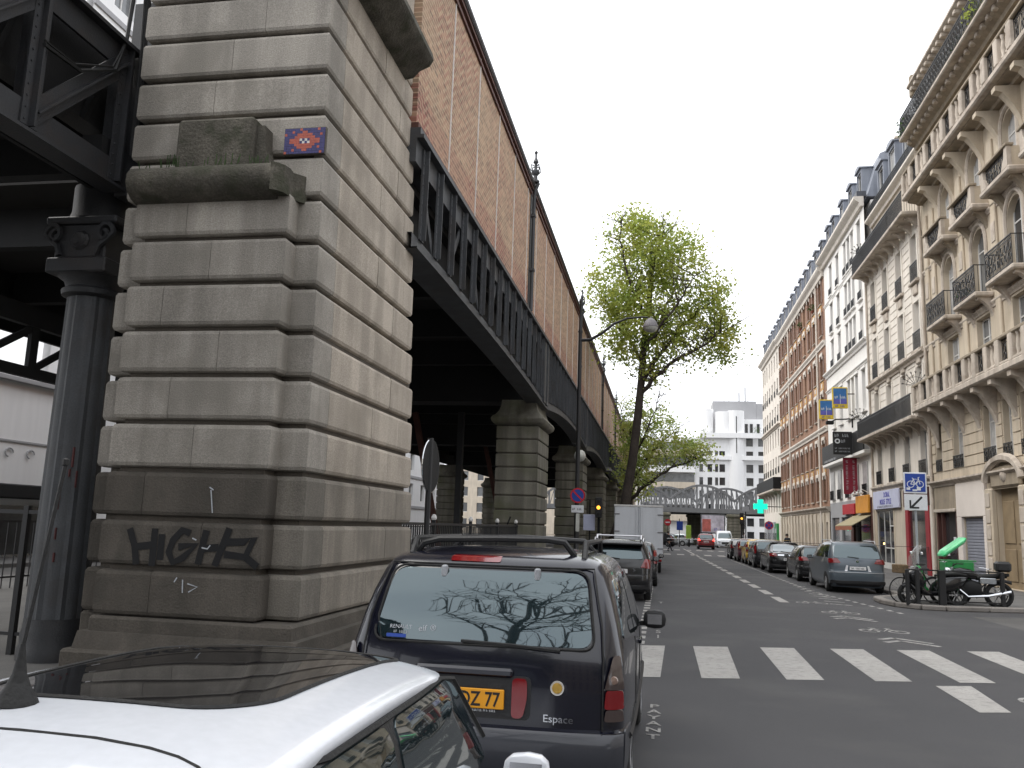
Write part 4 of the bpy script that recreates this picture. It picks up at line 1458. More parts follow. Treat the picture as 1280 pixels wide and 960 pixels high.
B().tube([(FX - 0.10, 43.72, 0.15), (FX - 0.10, 43.72, 21.3)], 0.075, 8).obj('downpipe', 'cream_trim', b1, smooth=50)
# plants on balconies
def pot_plant(x, y, z, r, label, n=120, mat='leaf_dark', pot=True, sub=None):
    t = thing('balcony_plant', label, 'plant', (x, y, z), group=sub)
    if pot: B().lathe([(0.10, 0), (0.14, 0.22), (0.15, 0.24)], n=10).obj('pot', 'terracotta', t, loc=(0, 0, 0), smooth=40)
    b = B()
    for i in range(n):
        a, e, q = random.uniform(0, 2 * PI), random.uniform(-0.4, 1.4), r * random.uniform(0.3, 1)
        c = Vector((q * math.cos(a) * math.cos(e), q * math.sin(a) * math.cos(e), 0.3 + q * math.sin(e)))
        s = 0.09
        u = Vector((random.uniform(-1, 1), random.uniform(-1, 1), random.uniform(-1, 1))).normalized() * s
        w = u.cross(Vector((random.random(), random.random(), 1))).normalized() * s * 0.5
        b.add([tuple(c - u), tuple(c + w), tuple(c + u), tuple(c - w)], [(0, 1, 2, 3)])
    b.obj('foliage', mat, t, loc=(0, 0, 0))


pot_plant(FX - 0.55, 42.9, 22.02, 0.7, 'leafy plant spilling over the top iron balcony, street-end corner', 220)
pot_plant(FX - 0.5, 41.0, 22.02, 0.45, 'second bushy plant on the top iron balcony')
pot_plant(FX - 0.5, 33.2, 22.02, 0.75, 'yellow green shrub on the top iron balcony near the eaves', 220, 'leaf_spring')
pot_plant(FX - 0.5, 35.4, 22.02, 0.5, 'low green plant on the top iron balcony beside the yellow shrub')
pot_plant(FX - 0.45, 36.9, 11.6, 0.3, 'small potted plant on the middle single iron balcony', 60)
# thorny iron fans guarding the balcony ends
def iron_fan(x, y, z, r, label):
    t = thing('iron_fan', label, 'fan grille', (x, y, z))
    b = B()
    for i in range(9):
        a = PI * (0.05 + 0.9 * i / 8)
        p = Vector((r * math.cos(a) * 0.9 - 0.0, 0, r * math.sin(a)))
        b.tube([(0, 0, 0), tuple(p)], 0.012, 4)
        for s in (-0.3, 0.3):
            b.tube([tuple(p * 0.8), tuple(p * 0.8 + Vector((0.18 * r * math.cos(a + s), 0, 0.18 * r * math.sin(a + s))))], 0.01, 3)
    b.tube([(r * 0.6 * math.cos(PI * i / 10), 0, r * 0.6 * math.sin(PI * i / 10)) for i in range(11)], 0.012, 4)
    b.obj('spikes', 'iron_dark', t, loc=(0, 0, 0))


iron_fan(FX - 0.7, 43.35, 9.18, 0.75, 'spiky iron fan at the end of the ornate house balcony')
iron_fan(FX - 0.7, 55.35, 9.0, 0.8, 'spiky iron fan at the far end of the lower long balcony')
iron_fan(FX - 0.7, 53.6, 19.2, 0.7, 'spiky iron fan on the upper long balcony')

# ---- pale stone house with two long iron balconies ---------------------------------------------
b2 = thing('stone_house', 'pale stone apartment house with two long black iron balconies and zinc dormers', 'building', (13, 50, 0.1))
Y0, Y1 = 43.78, 55.45
C2 = [45.1, 48.0, 50.95, 53.8]
ops = [(51.1, 54.9, 0.35, 3.45), (44.75, 48.7, 0.12, 3.3)]
rows = [(4.95, 2.3, 1.05), (8.0, 2.55, 1.1), (11.35, 2.55, 1.1), (14.95, 2.5, 1.1)]
for c in C2:
    for z, h, w in rows: ops.append((c - w / 2, c + w / 2, z, z + h))
facade(b2, FX, Y0, Y1, 0.11, 18.0, ops, 'cream_light')
body(b2, FX, Y0, Y1, 21.9, 'beige')
for i, c in enumerate(C2):
    for j, (z, h, w) in enumerate(rows):
        window(b2, FX, c, z, w, h)
        if j >= 2 or j == 0:
            rail(b2, FX - 0.10, c, z, w + 0.1, 0.95 if j else 0.8)
            B().cbox(FX - 0.2, FX + 0.02, c - w / 2 - 0.15, c + w / 2 + 0.15, z - 0.16, z - 0.003, 0.03).obj('window_sill', 'cream_trim', b2)
        if j >= 1:
            B().cbox(FX - 0.07, FX + 0.01, c - w / 2 - 0.18, c - w / 2 - 0.01, z, z + h, 0.015).cbox(FX - 0.07, FX + 0.01, c + w / 2 + 0.01, c + w / 2 + 0.18, z, z + h, 0.015).obj('window_jamb', 'cream_light', b2)
        if j >= 2:
            B().cbox(FX - 0.10, FX + 0.01, c - 0.35, c + 0.35, z - 0.75, z - 0.2, 0.06).obj('carved_panel', 'cream_trim', b2)
# banded masonry between windows
for z in [8.1 + 0.42 * i for i in range(23)]:
    if 10.8 < z < 11.1: continue
    for a, c in zip([Y0 + 0.12] + [q + 0.76 for q in C2], [q - 0.76 for q in C2] + [Y1 - 0.12]):
        if c - a > 0.2: B().cbox(FX - 0.03, FX + 0.004, a, c, z + 0.02, z + 0.40, 0.012).obj('stone_course', 'cream_light', b2)
moulding(b2, FX, Y0, Y1, 4.55, 4.85, 0.22, 'cream_trim')
moulding(b2, FX, Y0, Y1, 10.85, 11.15, 0.28, 'cream_trim', 'string_course')
for zb, n, hh in ((7.62, 9, 0.55), (18.1, 10, 0.6)):
    B().cbox(FX - 0.92, FX + 0.02, Y0 + 0.05, Y1, zb, zb + 0.2, 0.04).obj('balcony_slab', 'cream_trim', b2)
    for i in range(n):
        corbel(b2, FX, Y0 + 0.6 + i * (Y1 - Y0 - 1.0) / (n - 1), zb, 0.62, 0.62, 0.3, 'cream_trim')
    for i in range(4):
        wv = (Y1 - Y0 - 0.1) / 4
        rail(b2, FX - 0.86, Y0 + 0.1 + wv * (i + 0.5), zb + 0.2, wv, 1.08)
    side_rails(b2, FX - 0.86, FX, Y0 + 0.1, zb + 0.2, 1.08)
o5 = [(c - 0.5, c + 0.5, 18.4, 20.6) for c in C2]
facade(b2, FX + 0.5, Y0, Y1, 18.0, 21.7, o5, 'white_wall')
for c in C2: window(b2, FX + 0.5, c, 18.4, 1.0, 2.2)
moulding(b2, FX + 0.5, Y0, Y1, 21.5, 21.95, 0.5, 'cream_light')
for i in range(4):
    rail(b2, FX + 0.15, Y0 + 1.45 + i * 2.9, 21.95, 2.85, 0.75)
mansard(b2, FX + 0.6, Y0, Y1, 21.9, 26.2)
for i, c in enumerate((45.0, 47.9, 50.9, 53.6)): dormer(b2, FX + 0.62, c, 22.0, 1.5, 3.0, i % 3)
chimney(b2, FX + 2.2, 45.0, 25, 28.2, 1.0, 2.4, 5)
chimney(b2, FX + 2.0, 55.2, 23, 27.4, 0.5, 2.6, 0)
B().tube([(FX - 0.08, 55.42, 0.15), (FX - 0.08, 55.42, 18.0)], 0.07, 8).obj('downpipe', 'cream_trim', b2, smooth=50)
# street level of the stone house: glazed shop, stone piers, red shop door
for a, c in ((50.85, 51.1), (54.9, 55.4)):
    B().cbox(FX - 0.06, FX + 0.02, a, c, 0.11, 4.5, 0.02).obj('shop_pier', 'cream', b2)
b = B()
for y in (51.1, 52.05, 53.3, 54.82): b.box(FX + 0.0, FX + 0.08, y, y + 0.08, 0.35, 3.45)
b.box(FX + 0.0, FX + 0.075, 51.18, 53.3, 1.25, 1.32).box(FX + 0.0, FX + 0.075, 51.18, 52.05, 2.5, 2.57).box(FX + 0.0, FX + 0.075, 51.1, 54.9, 3.38, 3.45).box(FX - 0.03, FX + 0.075, 51.1, 54.9, 0.11, 0.45)
b.obj('shop_frame', 'frame_white', b2)
for a, c in ((51.18, 52.05), (52.13, 53.3), (53.38, 54.82)):
    B().box(FX + 0.03, FX + 0.045, a, c, 0.45, 3.38).obj('shop_window', 'glass_dark', b2)
B().lathe([(0.0, 0), (0.05, 0.04), (0.05, 0.1), (0, 0.13)], (FX + 0.01, 53.6, 1.45), 8).obj('window_lamp', 'warm_glow', b2)
B().cbox(FX - 0.04, FX + 0.02, 48.7, 50.84, 0.11, 4.4, 0.02).obj('shop_pier', 'beige', b2)
B().box(FX + 0.05, FX + 0.09, 45.2, 48.2, 0.12, 3.3).obj('shop_window', 'glass_dark', b2)
B().cbox(FX - 0.06, FX + 0.1, 48.15, 48.72, 0.11, 3.5, 0.02).cbox(FX - 0.06, FX + 0.1, 44.6, 45.2, 0.11, 3.5, 0.02).obj('shop_frame', 'red_paint', b2)
B().cbox(FX - 0.10, FX + 0.02, 44.5, 48.8, 3.5, 4.4, 0.02).obj('shop_fascia', 'shop_brown', b2)
t = thing('shop_sign', 'pale lavender shop fascia with blue lettering above the glazed shop', 'sign', (FX - 0.15, 52, 4))
B().cbox(FX - 0.20, FX - 0.10, 49.3, 55.0, 3.5, 4.55, 0.02).obj('board', 'shop_lav', t)
for txt, y, z, s in (('DORAL', 51.8, 4.16, 0.40), ('MODE  STYLE', 52.1, 3.76, 0.42)):
    me = text_mesh(txt, s, 'letter_blue', 0.006, bold=0.01 if s > 0.2 else 0)
    o = part('lettering', me, t, rel(t, FX - 0.203, y, z), rot=(PI / 2, 0, -PI / 2))

b = B()
glyphs(b, lambda u, v: (FX - 0.203, 54.0 - u, 3.57 + v), 3.6, 0.12)
b.obj('lettering', 'sign_black', t)

# ---- narrow white house ------------------------------------------------------------------------
b3 = thing('white_house', 'narrow bright white apartment house between the stone house and the brick block', 'building', (13, 62, 0.1))
Y0, Y1 = 55.52, 69.6
COLS = [(57.2, 0.95), (59.25, 0.8), (60.45, 0.8), (61.65, 0.8), (64.3, 0.95), (66.9, 0.95)]
R3 = [(20.1, 2.5), (17.0, 2.3), (14.75, 1.9), (10.1, 2.5), (8.75, 1.0)]
R3 = [(20.2, 2.4), (17.25, 2.3), (14.55, 2.1), (9.9, 2.7)]
ops = [(c - w / 2, c + w / 2, z, z + h) for c, w in COLS for z, h in R3]
facade(b3, FX, Y0, Y1, 4.3, 23.5, ops, 'white_wall')
body(b3, FX, Y0, Y1, 23.5, 'white_wall')
for c, w in COLS:
    for z, h in R3:
        window(b3, FX, c, z, w, h, 'cross')
        B().cbox(FX - 0.16, FX + 0.02, c - w / 2 - 0.12, c + w / 2 + 0.12, z - 0.13, z - 0.003, 0.02).obj('window_sill', 'white_wall', b3)
        if z > 10: rail(b3, FX - 0.1, c, z, w, 0.55)
        B().cbox(FX - 0.07, FX + 0.01, c - w / 2 - 0.14, c + w / 2 + 0.14, z + h + 0.003, z + h + 0.2, 0.02).obj('window_lintel', 'white_wall', b3)
moulding(b3, FX, Y0, Y1, 14.05, 14.4, 0.3, 'white_wall')
moulding(b3, FX, Y0, Y1, 12.85, 13.05, 0.14, 'white_wall', 'string_course')
moulding(b3, FX, Y0, Y1, 19.8, 20.0, 0.1, 'white_wall', 'string_course')
moulding(b3, FX, Y0, Y1, 23.1, 23.75, 0.6, 'cream_light')
B().box(FX - 0.4, FX + 0.2, Y0, Y1, 23.75, 24.1).obj('gutter', 'zinc_dark', b3)
mansard(b3, FX + 0.15, Y0, Y1, 23.75, 27.2)
for i, c in enumerate((57.4, 60.2, 63.2, 66.4, 68.6)): dormer(b3, FX + 0.2, c, 24.1, 1.35, 2.1, i % 3)
chimney(b3, FX + 2.3, 69.2, 25, 28.6, 0.6, 2.2, 3)
B().cbox(FX - 0.5, FX + 0.02, Y0 + 0.1, Y1 - 0.1, 7.0, 7.25, 0.04).obj('balcony_slab', 'white_wall', b3)
B().cbox(FX - 0.52, FX - 0.44, Y0 + 0.1, Y1 - 0.1, 7.25, 8.6, 0.02).obj('name_band', 'sign_black', b3)
b = B()
glyphs(b, lambda u, v: (FX - 0.526, 68.6 - u, 7.32 + v), 4.6, 0.16)
b.obj('lettering', 'sign_white', b3)
og = [(c - 0.55, c + 0.55, 4.5, 6.7) for c in (57.4, 60.0, 62.6, 65.4, 68.0)]
facade(b3, FX + 0.003, Y0, Y1, 0.11, 4.3, [(56.2, 61.0, 0.15, 2.9), (61.8, 65.5, 0.15, 3.2), (66.3, 69.0, 0.15, 3.2)], 'concrete_grey', name='shop_wall')
for c in (57.4, 60.0, 62.6, 65.4, 68.0):
    B().cbox(FX - 0.10, FX + 0.01, c - 0.6, c + 0.6, 4.5, 6.6, 0.02).obj('window_shutters', 'curtain', b3)
    rail(b3, FX - 0.16, c, 4.5, 1.2, 0.7)
for a, c in ((56.2, 61.0), (61.8, 65.5), (66.3, 69.0)):
    B().box(FX + 0.12, FX + 0.15, a, c, 0.15, 3.2).obj('shop_window', 'glass_dark', b3)
b = B().cbox(FX - 0.14, FX + 0.02, 55.7, 56.2, 0.11, 4.3, 0.02).cbox(FX - 0.14, FX + 0.02, 61.0, 61.8, 0.11, 3.4, 0.02)
b.obj('shop_frame', 'shop_brown', b3)
t = thing('shop_sign', 'orange square shop board over the tan awning', 'sign', (FX - 0.2, 57, 3.8))
B().cbox(FX - 0.30, FX - 0.15, 55.9, 59.4, 3.35, 4.45, 0.03).obj('board', 'shop_orange', t)
for i in range(3):
    B().tube([(FX - 0.1, 56.5 + i * 1.1, 4.6), (FX - 0.5, 56.5 + i * 1.1, 4.8), (FX - 0.55, 56.5 + i * 1.1, 4.65)], 0.03, 5).lathe([(0.10, -0.1), (0.12, 0), (0.04, 0.1)], (FX - 0.55, 56.5 + i * 1.1, 4.6), 8).obj('spot_lamp', 'frame_white', t)
t = thing('awning', 'tan shop awning sloping out under the orange board', 'awning', (FX - 0.5, 58, 2.8))
B().add([(FX, 55.9, 3.3), (FX - 1.3, 55.9, 2.55), (FX - 1.3, 61.0, 2.55), (FX, 61.0, 3.3), (FX, 55.9, 3.25), (FX - 1.3, 55.9, 2.5), (FX - 1.3, 61.0, 2.5), (FX, 61.0, 3.25)],
        [(0, 1, 2, 3), (4, 7, 6, 5), (0, 4, 5, 1), (1, 5, 6, 2), (2, 6, 7, 3)]).obj('cloth', 'awning_tan', t)
B().add([(FX - 1.301, 55.9, 2.5), (FX - 1.301, 61.0, 2.5), (FX - 1.301, 61.0, 2.25), (FX - 1.301, 55.9, 2.25)], [(0, 1, 2, 3)]).obj('valance', 'shop_rust', t)
B().bar((FX, 56.0, 2.5), (FX - 1.25, 56.0, 2.5), 0.04).bar((FX, 60.9, 2.5), (FX - 1.25, 60.9, 2.5), 0.04).obj('arm', 'iron_dark', t)
t = thing('shop_sign', 'small dark red shop board next to the tan awning', 'sign', (FX - 0.2, 62.5, 3.6))
B().cbox(FX - 0.22, FX - 0.1, 60.2, 64.0, 3.35, 4.05, 0.02).obj('board', 'sign_red', t)
t = thing('neon_sign', 'pair of small green neon lights in the shop beside the awning', 'neon sign', (FX - 0.1, 62, 2.3))
for y in (62.3, 63.3):
    B().lathe([(0.0, -0.03), (0.10, -0.02), (0.10, 0.02), (0.0, 0.03)], (FX - 0.02, y, 2.35), 8, 'x').obj('lamp', 'green_glow', t)
t = thing('banner', 'tall dark red hanging banner with white lettering', 'banner', (FX - 0.6, 60, 5.5))
B().box(FX - 1.05, FX - 0.18, 59.1, 59.15, 4.6, 6.95).obj('cloth', 'banner_red', t)
B().box(FX - 1.05, FX, 59.1, 59.15, 6.95, 7.0).obj('arm', 'iron_dark', t)
b = B()
glyphs(b, lambda u, v: (FX - 0.88 + v, 59.098, 6.8 - u), 2.0, 0.13)
glyphs(b, lambda u, v: (FX - 0.46 + v, 59.098, 6.8 - u), 2.0, 0.13)
b.obj('lettering', 'sign_grey', t)
for lab, y, z in (('upper blue hotel sign in a yellow frame, nearer one', 60.0, 10.4), ('lower blue hotel sign in a yellow frame, farther one', 65.0, 10.3)):
    t = thing('hotel_sign', lab, 'sign', (FX - 0.9, y, z))
    B().cbox(FX - 1.45, FX - 0.45, y - 0.09, y + 0.09, z, z + 1.45, 0.03).obj('frame', 'sign_yellow', t)
    B().box(FX - 1.37, FX - 0.53, y - 0.10, y - 0.091, z + 0.3, z + 1.36).obj('panel', 'hotel_blue', t)
    B().box(FX - 1.37, FX - 0.53, y - 0.104, y - 0.101, z + 0.3, z + 0.62).obj('panel_foot', 'letter_blue', t)
    b = B().box(FX - 0.96, FX - 0.93, y - 0.108, y - 0.1045, z + 0.3, z + 0.95)
    glyphs(b, lambda u, v: (FX - 1.30 + u, y - 0.106, z + 0.68 + v), 0.72, 0.16)
    b.obj('lettering', 'sign_white', t)
    b = B()
    glyphs(b, lambda u, v: (FX - 1.28 + u, y - 0.095, z + 0.08 + v), 0.66, 0.14)
    b.obj('lettering', 'sign_blue', t)
    B().bar((FX - 0.5, y, z + 1.0), (FX, y, z + 1.0), 0.06).obj('bracket', 'iron_dark', t)
t = thing('hanging_sign', 'black square hanging sign with white lettering on the white house', 'sign', (FX - 0.9, 58.6, 7.2))
B().cbox(FX - 1.75, FX - 0.55, 58.5, 58.68, 7.15, 8.65, 0.02).obj('board', 'sign_black', t)
b = B()
glyphs(b, lambda u, v: (FX - 1.65 + u, 58.496, 8.30 + v), 0.95, 0.2)
glyphs(b, lambda u, v: (FX - 1.25 + u, 58.496, 7.92 + v), 0.6, 0.2)
for z in (7.3, 7.5): glyphs(b, lambda u, v: (FX - 1.65 + u, 58.496, z + v), 1.0, 0.1)
b.obj('lettering', 'sign_grey', t)
part('lettering', text_mesh('O', 0.42, 'sign_white', 0.002, bold=0.02), t, rel(t, FX - 1.48, 58.494, 7.88), rot=(PI / 2, 0, 0))
B().bar((FX - 0.55, 58.59, 8.3), (FX, 58.59, 8.3), 0.05).obj('bracket', 'iron_dark', t)
t = thing('flood_lamp', 'black floodlight arm jutting from the white house below the hotel signs', 'lamp', (FX - 0.5, 61, 9.9))
B().tube([(FX, 60.8, 9.8), (FX - 1.1, 60.8, 9.75), (FX - 1.4, 60.8, 9.6)], 0.05, 6).box(FX - 0.06, FX + 0.01, 60.7, 60.9, 9.2, 10.1).obj('arm', 'iron_dark', t)
B().cbox(FX - 1.75, FX - 1.25, 60.62, 60.98, 9.4, 9.65, 0.04).obj('head', 'iron_dark', t)

# ---- long brick block ----------------------------------------------------------------------------
b4 = thing('brick_block', 'long red brick apartment block with white string bands and zinc dormers', 'building', (13, 83, 0.1))
Y0, Y1 = 69.66, 97.0
C4 = [71.4, 74.4, 77.0, 79.6, 82.2, 84.8, 87.4, 91.0, 93.6, 95.9]
R4 = [4.6, 7.45, 11.2, 14.3, 17.95, 20.6]
ops = [(c - 0.5, c + 0.5, z, z + 1.95) for c in C4 for z in R4]
facade(b4, FX, Y0, Y1, 3.8, 23.0, ops, 'brick_red')
body(b4, FX, Y0, Y1, 23.0, 'brick_flat')
pan_me = B().cbox(-0.06, 0.01, -0.62, 0.62, 0, 0.72, 0.02).mesh('ochre_panel', 'ochre')
sq_me = B().cbox(-0.08, -0.061, -0.18, 0.18, 0.2, 0.55, 0.008).mesh('white_square', 'frame_white')
lin_me = B().cbox(-0.06, 0.01, -0.62, 0.62, 0, 0.28, 0.02).cbox(-0.06, 0.01, -0.62, -0.46, -0.3, 0, 0.02).cbox(-0.06, 0.01, 0.46, 0.62, -0.3, 0, 0.02).mesh('window_lintel', 'cream_light')
sil_me = B().cbox(-0.14, 0.02, -0.6, 0.6, -0.1, -0.003, 0.02).mesh('window_sill', 'cream_trim')
shu_me = B().cbox(-0.05, -0.004, -0.25, 0.25, 0, 1.9, 0.01).mesh('shutter', 'shutter_brown')
for c in C4:
    for j, z in enumerate(R4):
        if c == 79.6:
            window(b4, FX, c, z, 1.0, 1.95, 'cross', 2)
        else:
            window(b4, FX, c, z, 1.0, 1.95, 'cross', random.choice((0, 0, 1)))
            part('shutter', shu_me, b4, rel(b4, FX, c - 0.77, z))
            part('shutter', shu_me, b4, rel(b4, FX, c + 0.77, z))
        part('window_lintel', lin_me, b4, rel(b4, FX - 0.06, c, z + 1.95))
        part('window_sill', sil_me, b4, rel(b4, FX, c, z))
        if j in (1, 3, 5):
            p = part('ochre_panel', pan_me, b4, rel(b4, FX, c, z - 0.85))
            part('white_square', sq_me, p, (0, 0, 0))
for z in (10.0, 16.9): moulding(b4, FX, Y0, Y1, z, z + 0.42, 0.22, 'cream_light', 'string_course')
moulding(b4, FX, Y0, Y1, 3.72, 4.1, 0.35, 'cream_trim', 'string_course')
moulding(b4, FX, Y0, Y1, 22.6, 23.4, 0.5, 'cream_light')
for y in (73.0, 89.3): B().tube([(FX - 0.1, y, 0.2), (FX - 0.1, y, 22.7)], 0.09, 6).obj('downpipe', 'cream_light', b4)
og = []
y = Y0 + 0.8
while y < Y1 - 1.2:
    og.append((y, y + 0.8, 0.5, 2.9))
    y += 1.9
facade(b4, FX - 0.05, Y0, Y1, 0.11, 3.72, og, 'beige', name='ground_wall')
for i, o in enumerate(og):
    B().box(FX + 0.16, FX + 0.19, o[0], o[1], 0.5, 2.9).obj('ground_pane', 'glass_grey' if i % 3 else 'shutter_grey', b4)
    B().cbox(FX - 0.16, FX - 0.051, o[1] + 0.25, o[1] + 0.85, 0.11, 3.6, 0.03).obj('ground_pilaster', 'beige', b4)
mansard(b4, FX + 0.25, Y0, Y1, 23.4, 26.6)
for i in range(10): dormer(b4, FX + 0.15, 71.2 + i * 2.75, 23.5, 1.45, 2.35, i % 3)
for y in (70.4, 80, 90): chimney(b4, FX + 2.6, y, 26, 27.8, 0.7, 2.0, 3)
for y, z, l in ((74.4, 20.7, 'dark potted plant in a top window of the brick block, nearer'), (80.9, 20.7, 'dark potted plant in a top window of the brick block, farther')):
    pot_plant(FX - 0.15, y, z, 0.5, l, 90)

# ---- cream house at the far corner ------------------------------------------------------------------
b5 = thing('cream_house', 'pale cream apartment house at the far corner with a dark wrapped balcony', 'building', (13, 105, 0.1))
Y0, Y1 = 97.06, 113.4
C5 = [98.7, 101.0, 103.4, 105.8, 108.2, 110.3, 112.2]
R5 = [4.3, 8.6, 11.6, 14.4, 17.4, 20.4]
ops = [(c - 0.45, c + 0.45, z, z + 1.9) for c in C5 for z in R5]
facade(b5, FX, Y0, Y1, 0.11, 23.2, ops, 'cream_light')
body(b5, FX, Y0, Y1, 23.2, 'cream_light')
for c in C5:
    for j, z in enumerate(R5):
        window(b5, FX, c, z, 0.9, 1.9, 'cross')
        if j in (1, 3, 4): rail(b5, FX - 0.06, c, z, 0.9, 0.7)
moulding(b5, FX, Y0, Y1, 13.7, 14.0, 0.3, 'cream_trim', 'string_course')
moulding(b5, FX, Y0, Y1, 22.8, 23.5, 0.55, 'cream_light')
B().cbox(FX - 0.9, FX + 0.02, Y0 - 0.2, Y1, 6.5, 6.72, 0.04).obj('balcony_slab', 'cream_trim', b5)
B().cbox(FX - 0.88, FX - 0.8, Y0 - 0.2, Y1, 6.72, 8.0, 0.02).cbox(FX - 0.8, FX - 0.002, Y0 - 0.2, Y0 - 0.12, 6.72, 8.0, 0.02).obj('balcony_screen', 'iron_dark', b5)
for i in range(6): corbel(b5, FX, Y0 + 0.8 + i * 3, 6.5, 0.7, 0.7, 0.4, 'cream_trim')
mansard(b5, FX + 0.2, Y0, Y1, 23.5, 26.3)
for i in range(6): dormer(b5, FX + 0.15, 98.4 + i * 2.7, 23.6, 1.4, 2.2, i % 3)
B().cbox(FX - 0.25, FX + 0.01, 99.5, 101.4, 0.2, 3.0, 0.03).obj('shop_front', 'green_paint', b5)
B().box(FX - 0.26, FX - 0.252, 99.8, 101.1, 0.4, 2.4).obj('shop_window', 'glass_dark', b5)
for a in (102.4, 106, 109.6):
    B().cbox(FX - 0.12, FX + 0.01, a, a + 2.6, 0.2, 3.2, 0.03).obj('shop_front', 'sign_grey', b5)
    B().box(FX - 0.14, FX - 0.125, a + 0.2, a + 2.4, 0.5, 2.6).obj('shop_window', 'glass_dark', b5)
t = thing('pharmacy_cross', 'glowing turquoise pharmacy cross on a bracket', 'pharmacy sign', (FX - 2.2, 97, 4.0))
x0, z0 = 10.55, 4.75
B().box(x0 - 0.75, x0 + 0.75, 96.9, 97.1, z0 - 0.3, z0 + 0.3).box(x0 - 0.3, x0 + 0.3, 96.902, 97.098, z0 + 0.301, z0 + 0.75).box(x0 - 0.3, x0 + 0.3, 96.902, 97.098, z0 - 0.75, z0 - 0.301).obj('cross', 'green_glow', t)
B().bar((x0 + 0.75, 97, z0), (FX, 97, z0), 0.08).obj('bracket', 'iron_dark', t)
# ------------------------------------------------------------------ vehicles
class Car:
    """body as stacked plan outlines; y = 0 at the rear bumper, +y to the front, x to the right"""
    def __init__(s, sl, rr=0.22, rf=0.4, br=0.05, bf=0.18, tp=0.06):
        s.sl, s.rr, s.rf, s.br, s.bf, s.tp = sl, rr, rf, br, bf, tp

    def at(s, z):
        a = s.sl
        if z <= a[0][0]: return a[0][1:]
        for p, q in zip(a, a[1:]):
            if z <= q[0]:
                t = (z - p[0]) / max(1e-6, q[0] - p[0])
                return tuple(p[i] + (q[i] - p[i]) * t for i in (1, 2, 3))
        return a[-1][1:]

    def rear(s, x, z, off=0.0):
        yr, yf, w = s.at(z)
        rr = min(s.rr, w * 0.5)
        y = yr + s.br * (x / w) ** 2
        e = abs(x) - (w - rr)
        if e > 0: y += rr - math.sqrt(max(0, rr * rr - min(e, rr) ** 2))
        return (x, y - off, z)

    def front(s, x, z, off=0.0):
        yr, yf, w = s.at(z)
        rf = min(s.rf, w * 0.6)
        y = yf - s.bf * (x / w) ** 2
        e = abs(x) - (w - rf)
        if e > 0: y -= (rf - math.sqrt(max(0, rf * rf - min(e, rf) ** 2)))
        return (x, y + off, z)

    def side(s, y, z, sg=1, off=0.0):
        yr, yf, w = s.at(z)
        ym, hl = (yr + yf) / 2, (yf - yr) / 2
        ww = w * (1 - s.tp * abs((y - ym) / hl) ** 4)
        rr, rf = min(s.rr, w * 0.5), min(s.rf, w * 0.6)
        ya, yb = yr + s.br + rr, yf - s.bf - rf
        if y < ya:
            e = min(rr, ya - y)
            ww = ww - rr + math.sqrt(max(0, rr * rr - e * e))
        return (sg * (ww + off), y, z)

    def outline(s, z):
        yr, yf, w = s.at(z)
        rr, rf = min(s.rr, w * 0.5), min(s.rf, w * 0.6)
        ym, hl = (yr + yf) / 2, max(0.1, (yf - yr) / 2)
        half = []
        for i in range(5): half.append(s.rear((w - rr) * i / 5, z)[:2])
        for i in range(6):
            a = PI / 2 * i / 5
            half.append((w - rr + rr * math.sin(a), yr + s.br + rr - rr * math.cos(a)))
        y0, y1 = yr + s.br + rr, yf - s.bf - rf
        for i in range(1, 9): half.append((w, y0 + (y1 - y0) * i / 9))
        for i in range(6):
            a = PI / 2 * i / 5
            half.append((w - rf + rf * math.cos(a), y1 + rf * math.sin(a) + s.bf * 0.0))
        for i in range(1, 5):
            x = (w - rf) * (1 - i / 5)
            half.append((x, yf - s.bf * (x / w) ** 2 * 1.0))
        half.append((0, yf))
        half = [(x * (1 - s.tp * abs((y - ym) / hl) ** 4) if y0 <= y <= y1 or True else x, y) for x, y in half]
        return half + [(-x, y) for x, y in half[-2:0:-1]]

    def shell(s, extra=3):
        zs = []
        for p, q in zip(s.sl, s.sl[1:]):
            n = max(1, int((q[0] - p[0]) / 0.08))
            for i in range(n): zs.append(p[0] + (q[0] - p[0]) * i / n)
        zs.append(s.sl[-1][0])
        b = B()
        for z in zs:
            o = s.outline(z)
            b.v += [(x, y, z) for x, y in o]
        n = len(o)
        for i in range(len(zs) - 1):
            for k in range(n):
                k2 = (k + 1) % n
                b.f.append((i * n + k, i * n + k2, (i + 1) * n + k2, (i + 1) * n + k))
        b.f.append(tuple(range(n))[::-1])
        top = (len(zs) - 1) * n
        c = len(b.v)
        xs = [v[0] for v in b.v[top:top + n]]
        b.v.append((0, sum(v[1] for v in b.v[top:top + n]) / n, zs[-1] + 0.012))
        for k in range(n): b.f.append((top + k, top + (k + 1) % n, c))
        return b


def patch(outline, f, rings=5, off=0.006):
    """a skin lying on a surface f(u, v, off) inside a star-shaped outline, with a rim"""
    n = len(outline)
    cu, cv = sum(p[0] for p in outline) / n, sum(p[1] for p in outline) / n
    b = B()
    b.v.append(f(cu, cv, off))
    for r in range(1, rings + 1):
        t = r / rings
        for u, v in outline: b.v.append(f(cu + (u - cu) * t, cv + (v - cv) * t, off))
    for u, v in outline: b.v.append(f(u, v, -0.004))
    for k in range(n): b.f.append((0, 1 + k, 1 + (k + 1) % n))
    for r in range(rings):
        for k in range(n):
            k2 = (k + 1) % n
            a = 1 + r * n
            b.f.append((a + k, a + n + k, a + n + k2, a + k2))
    return b


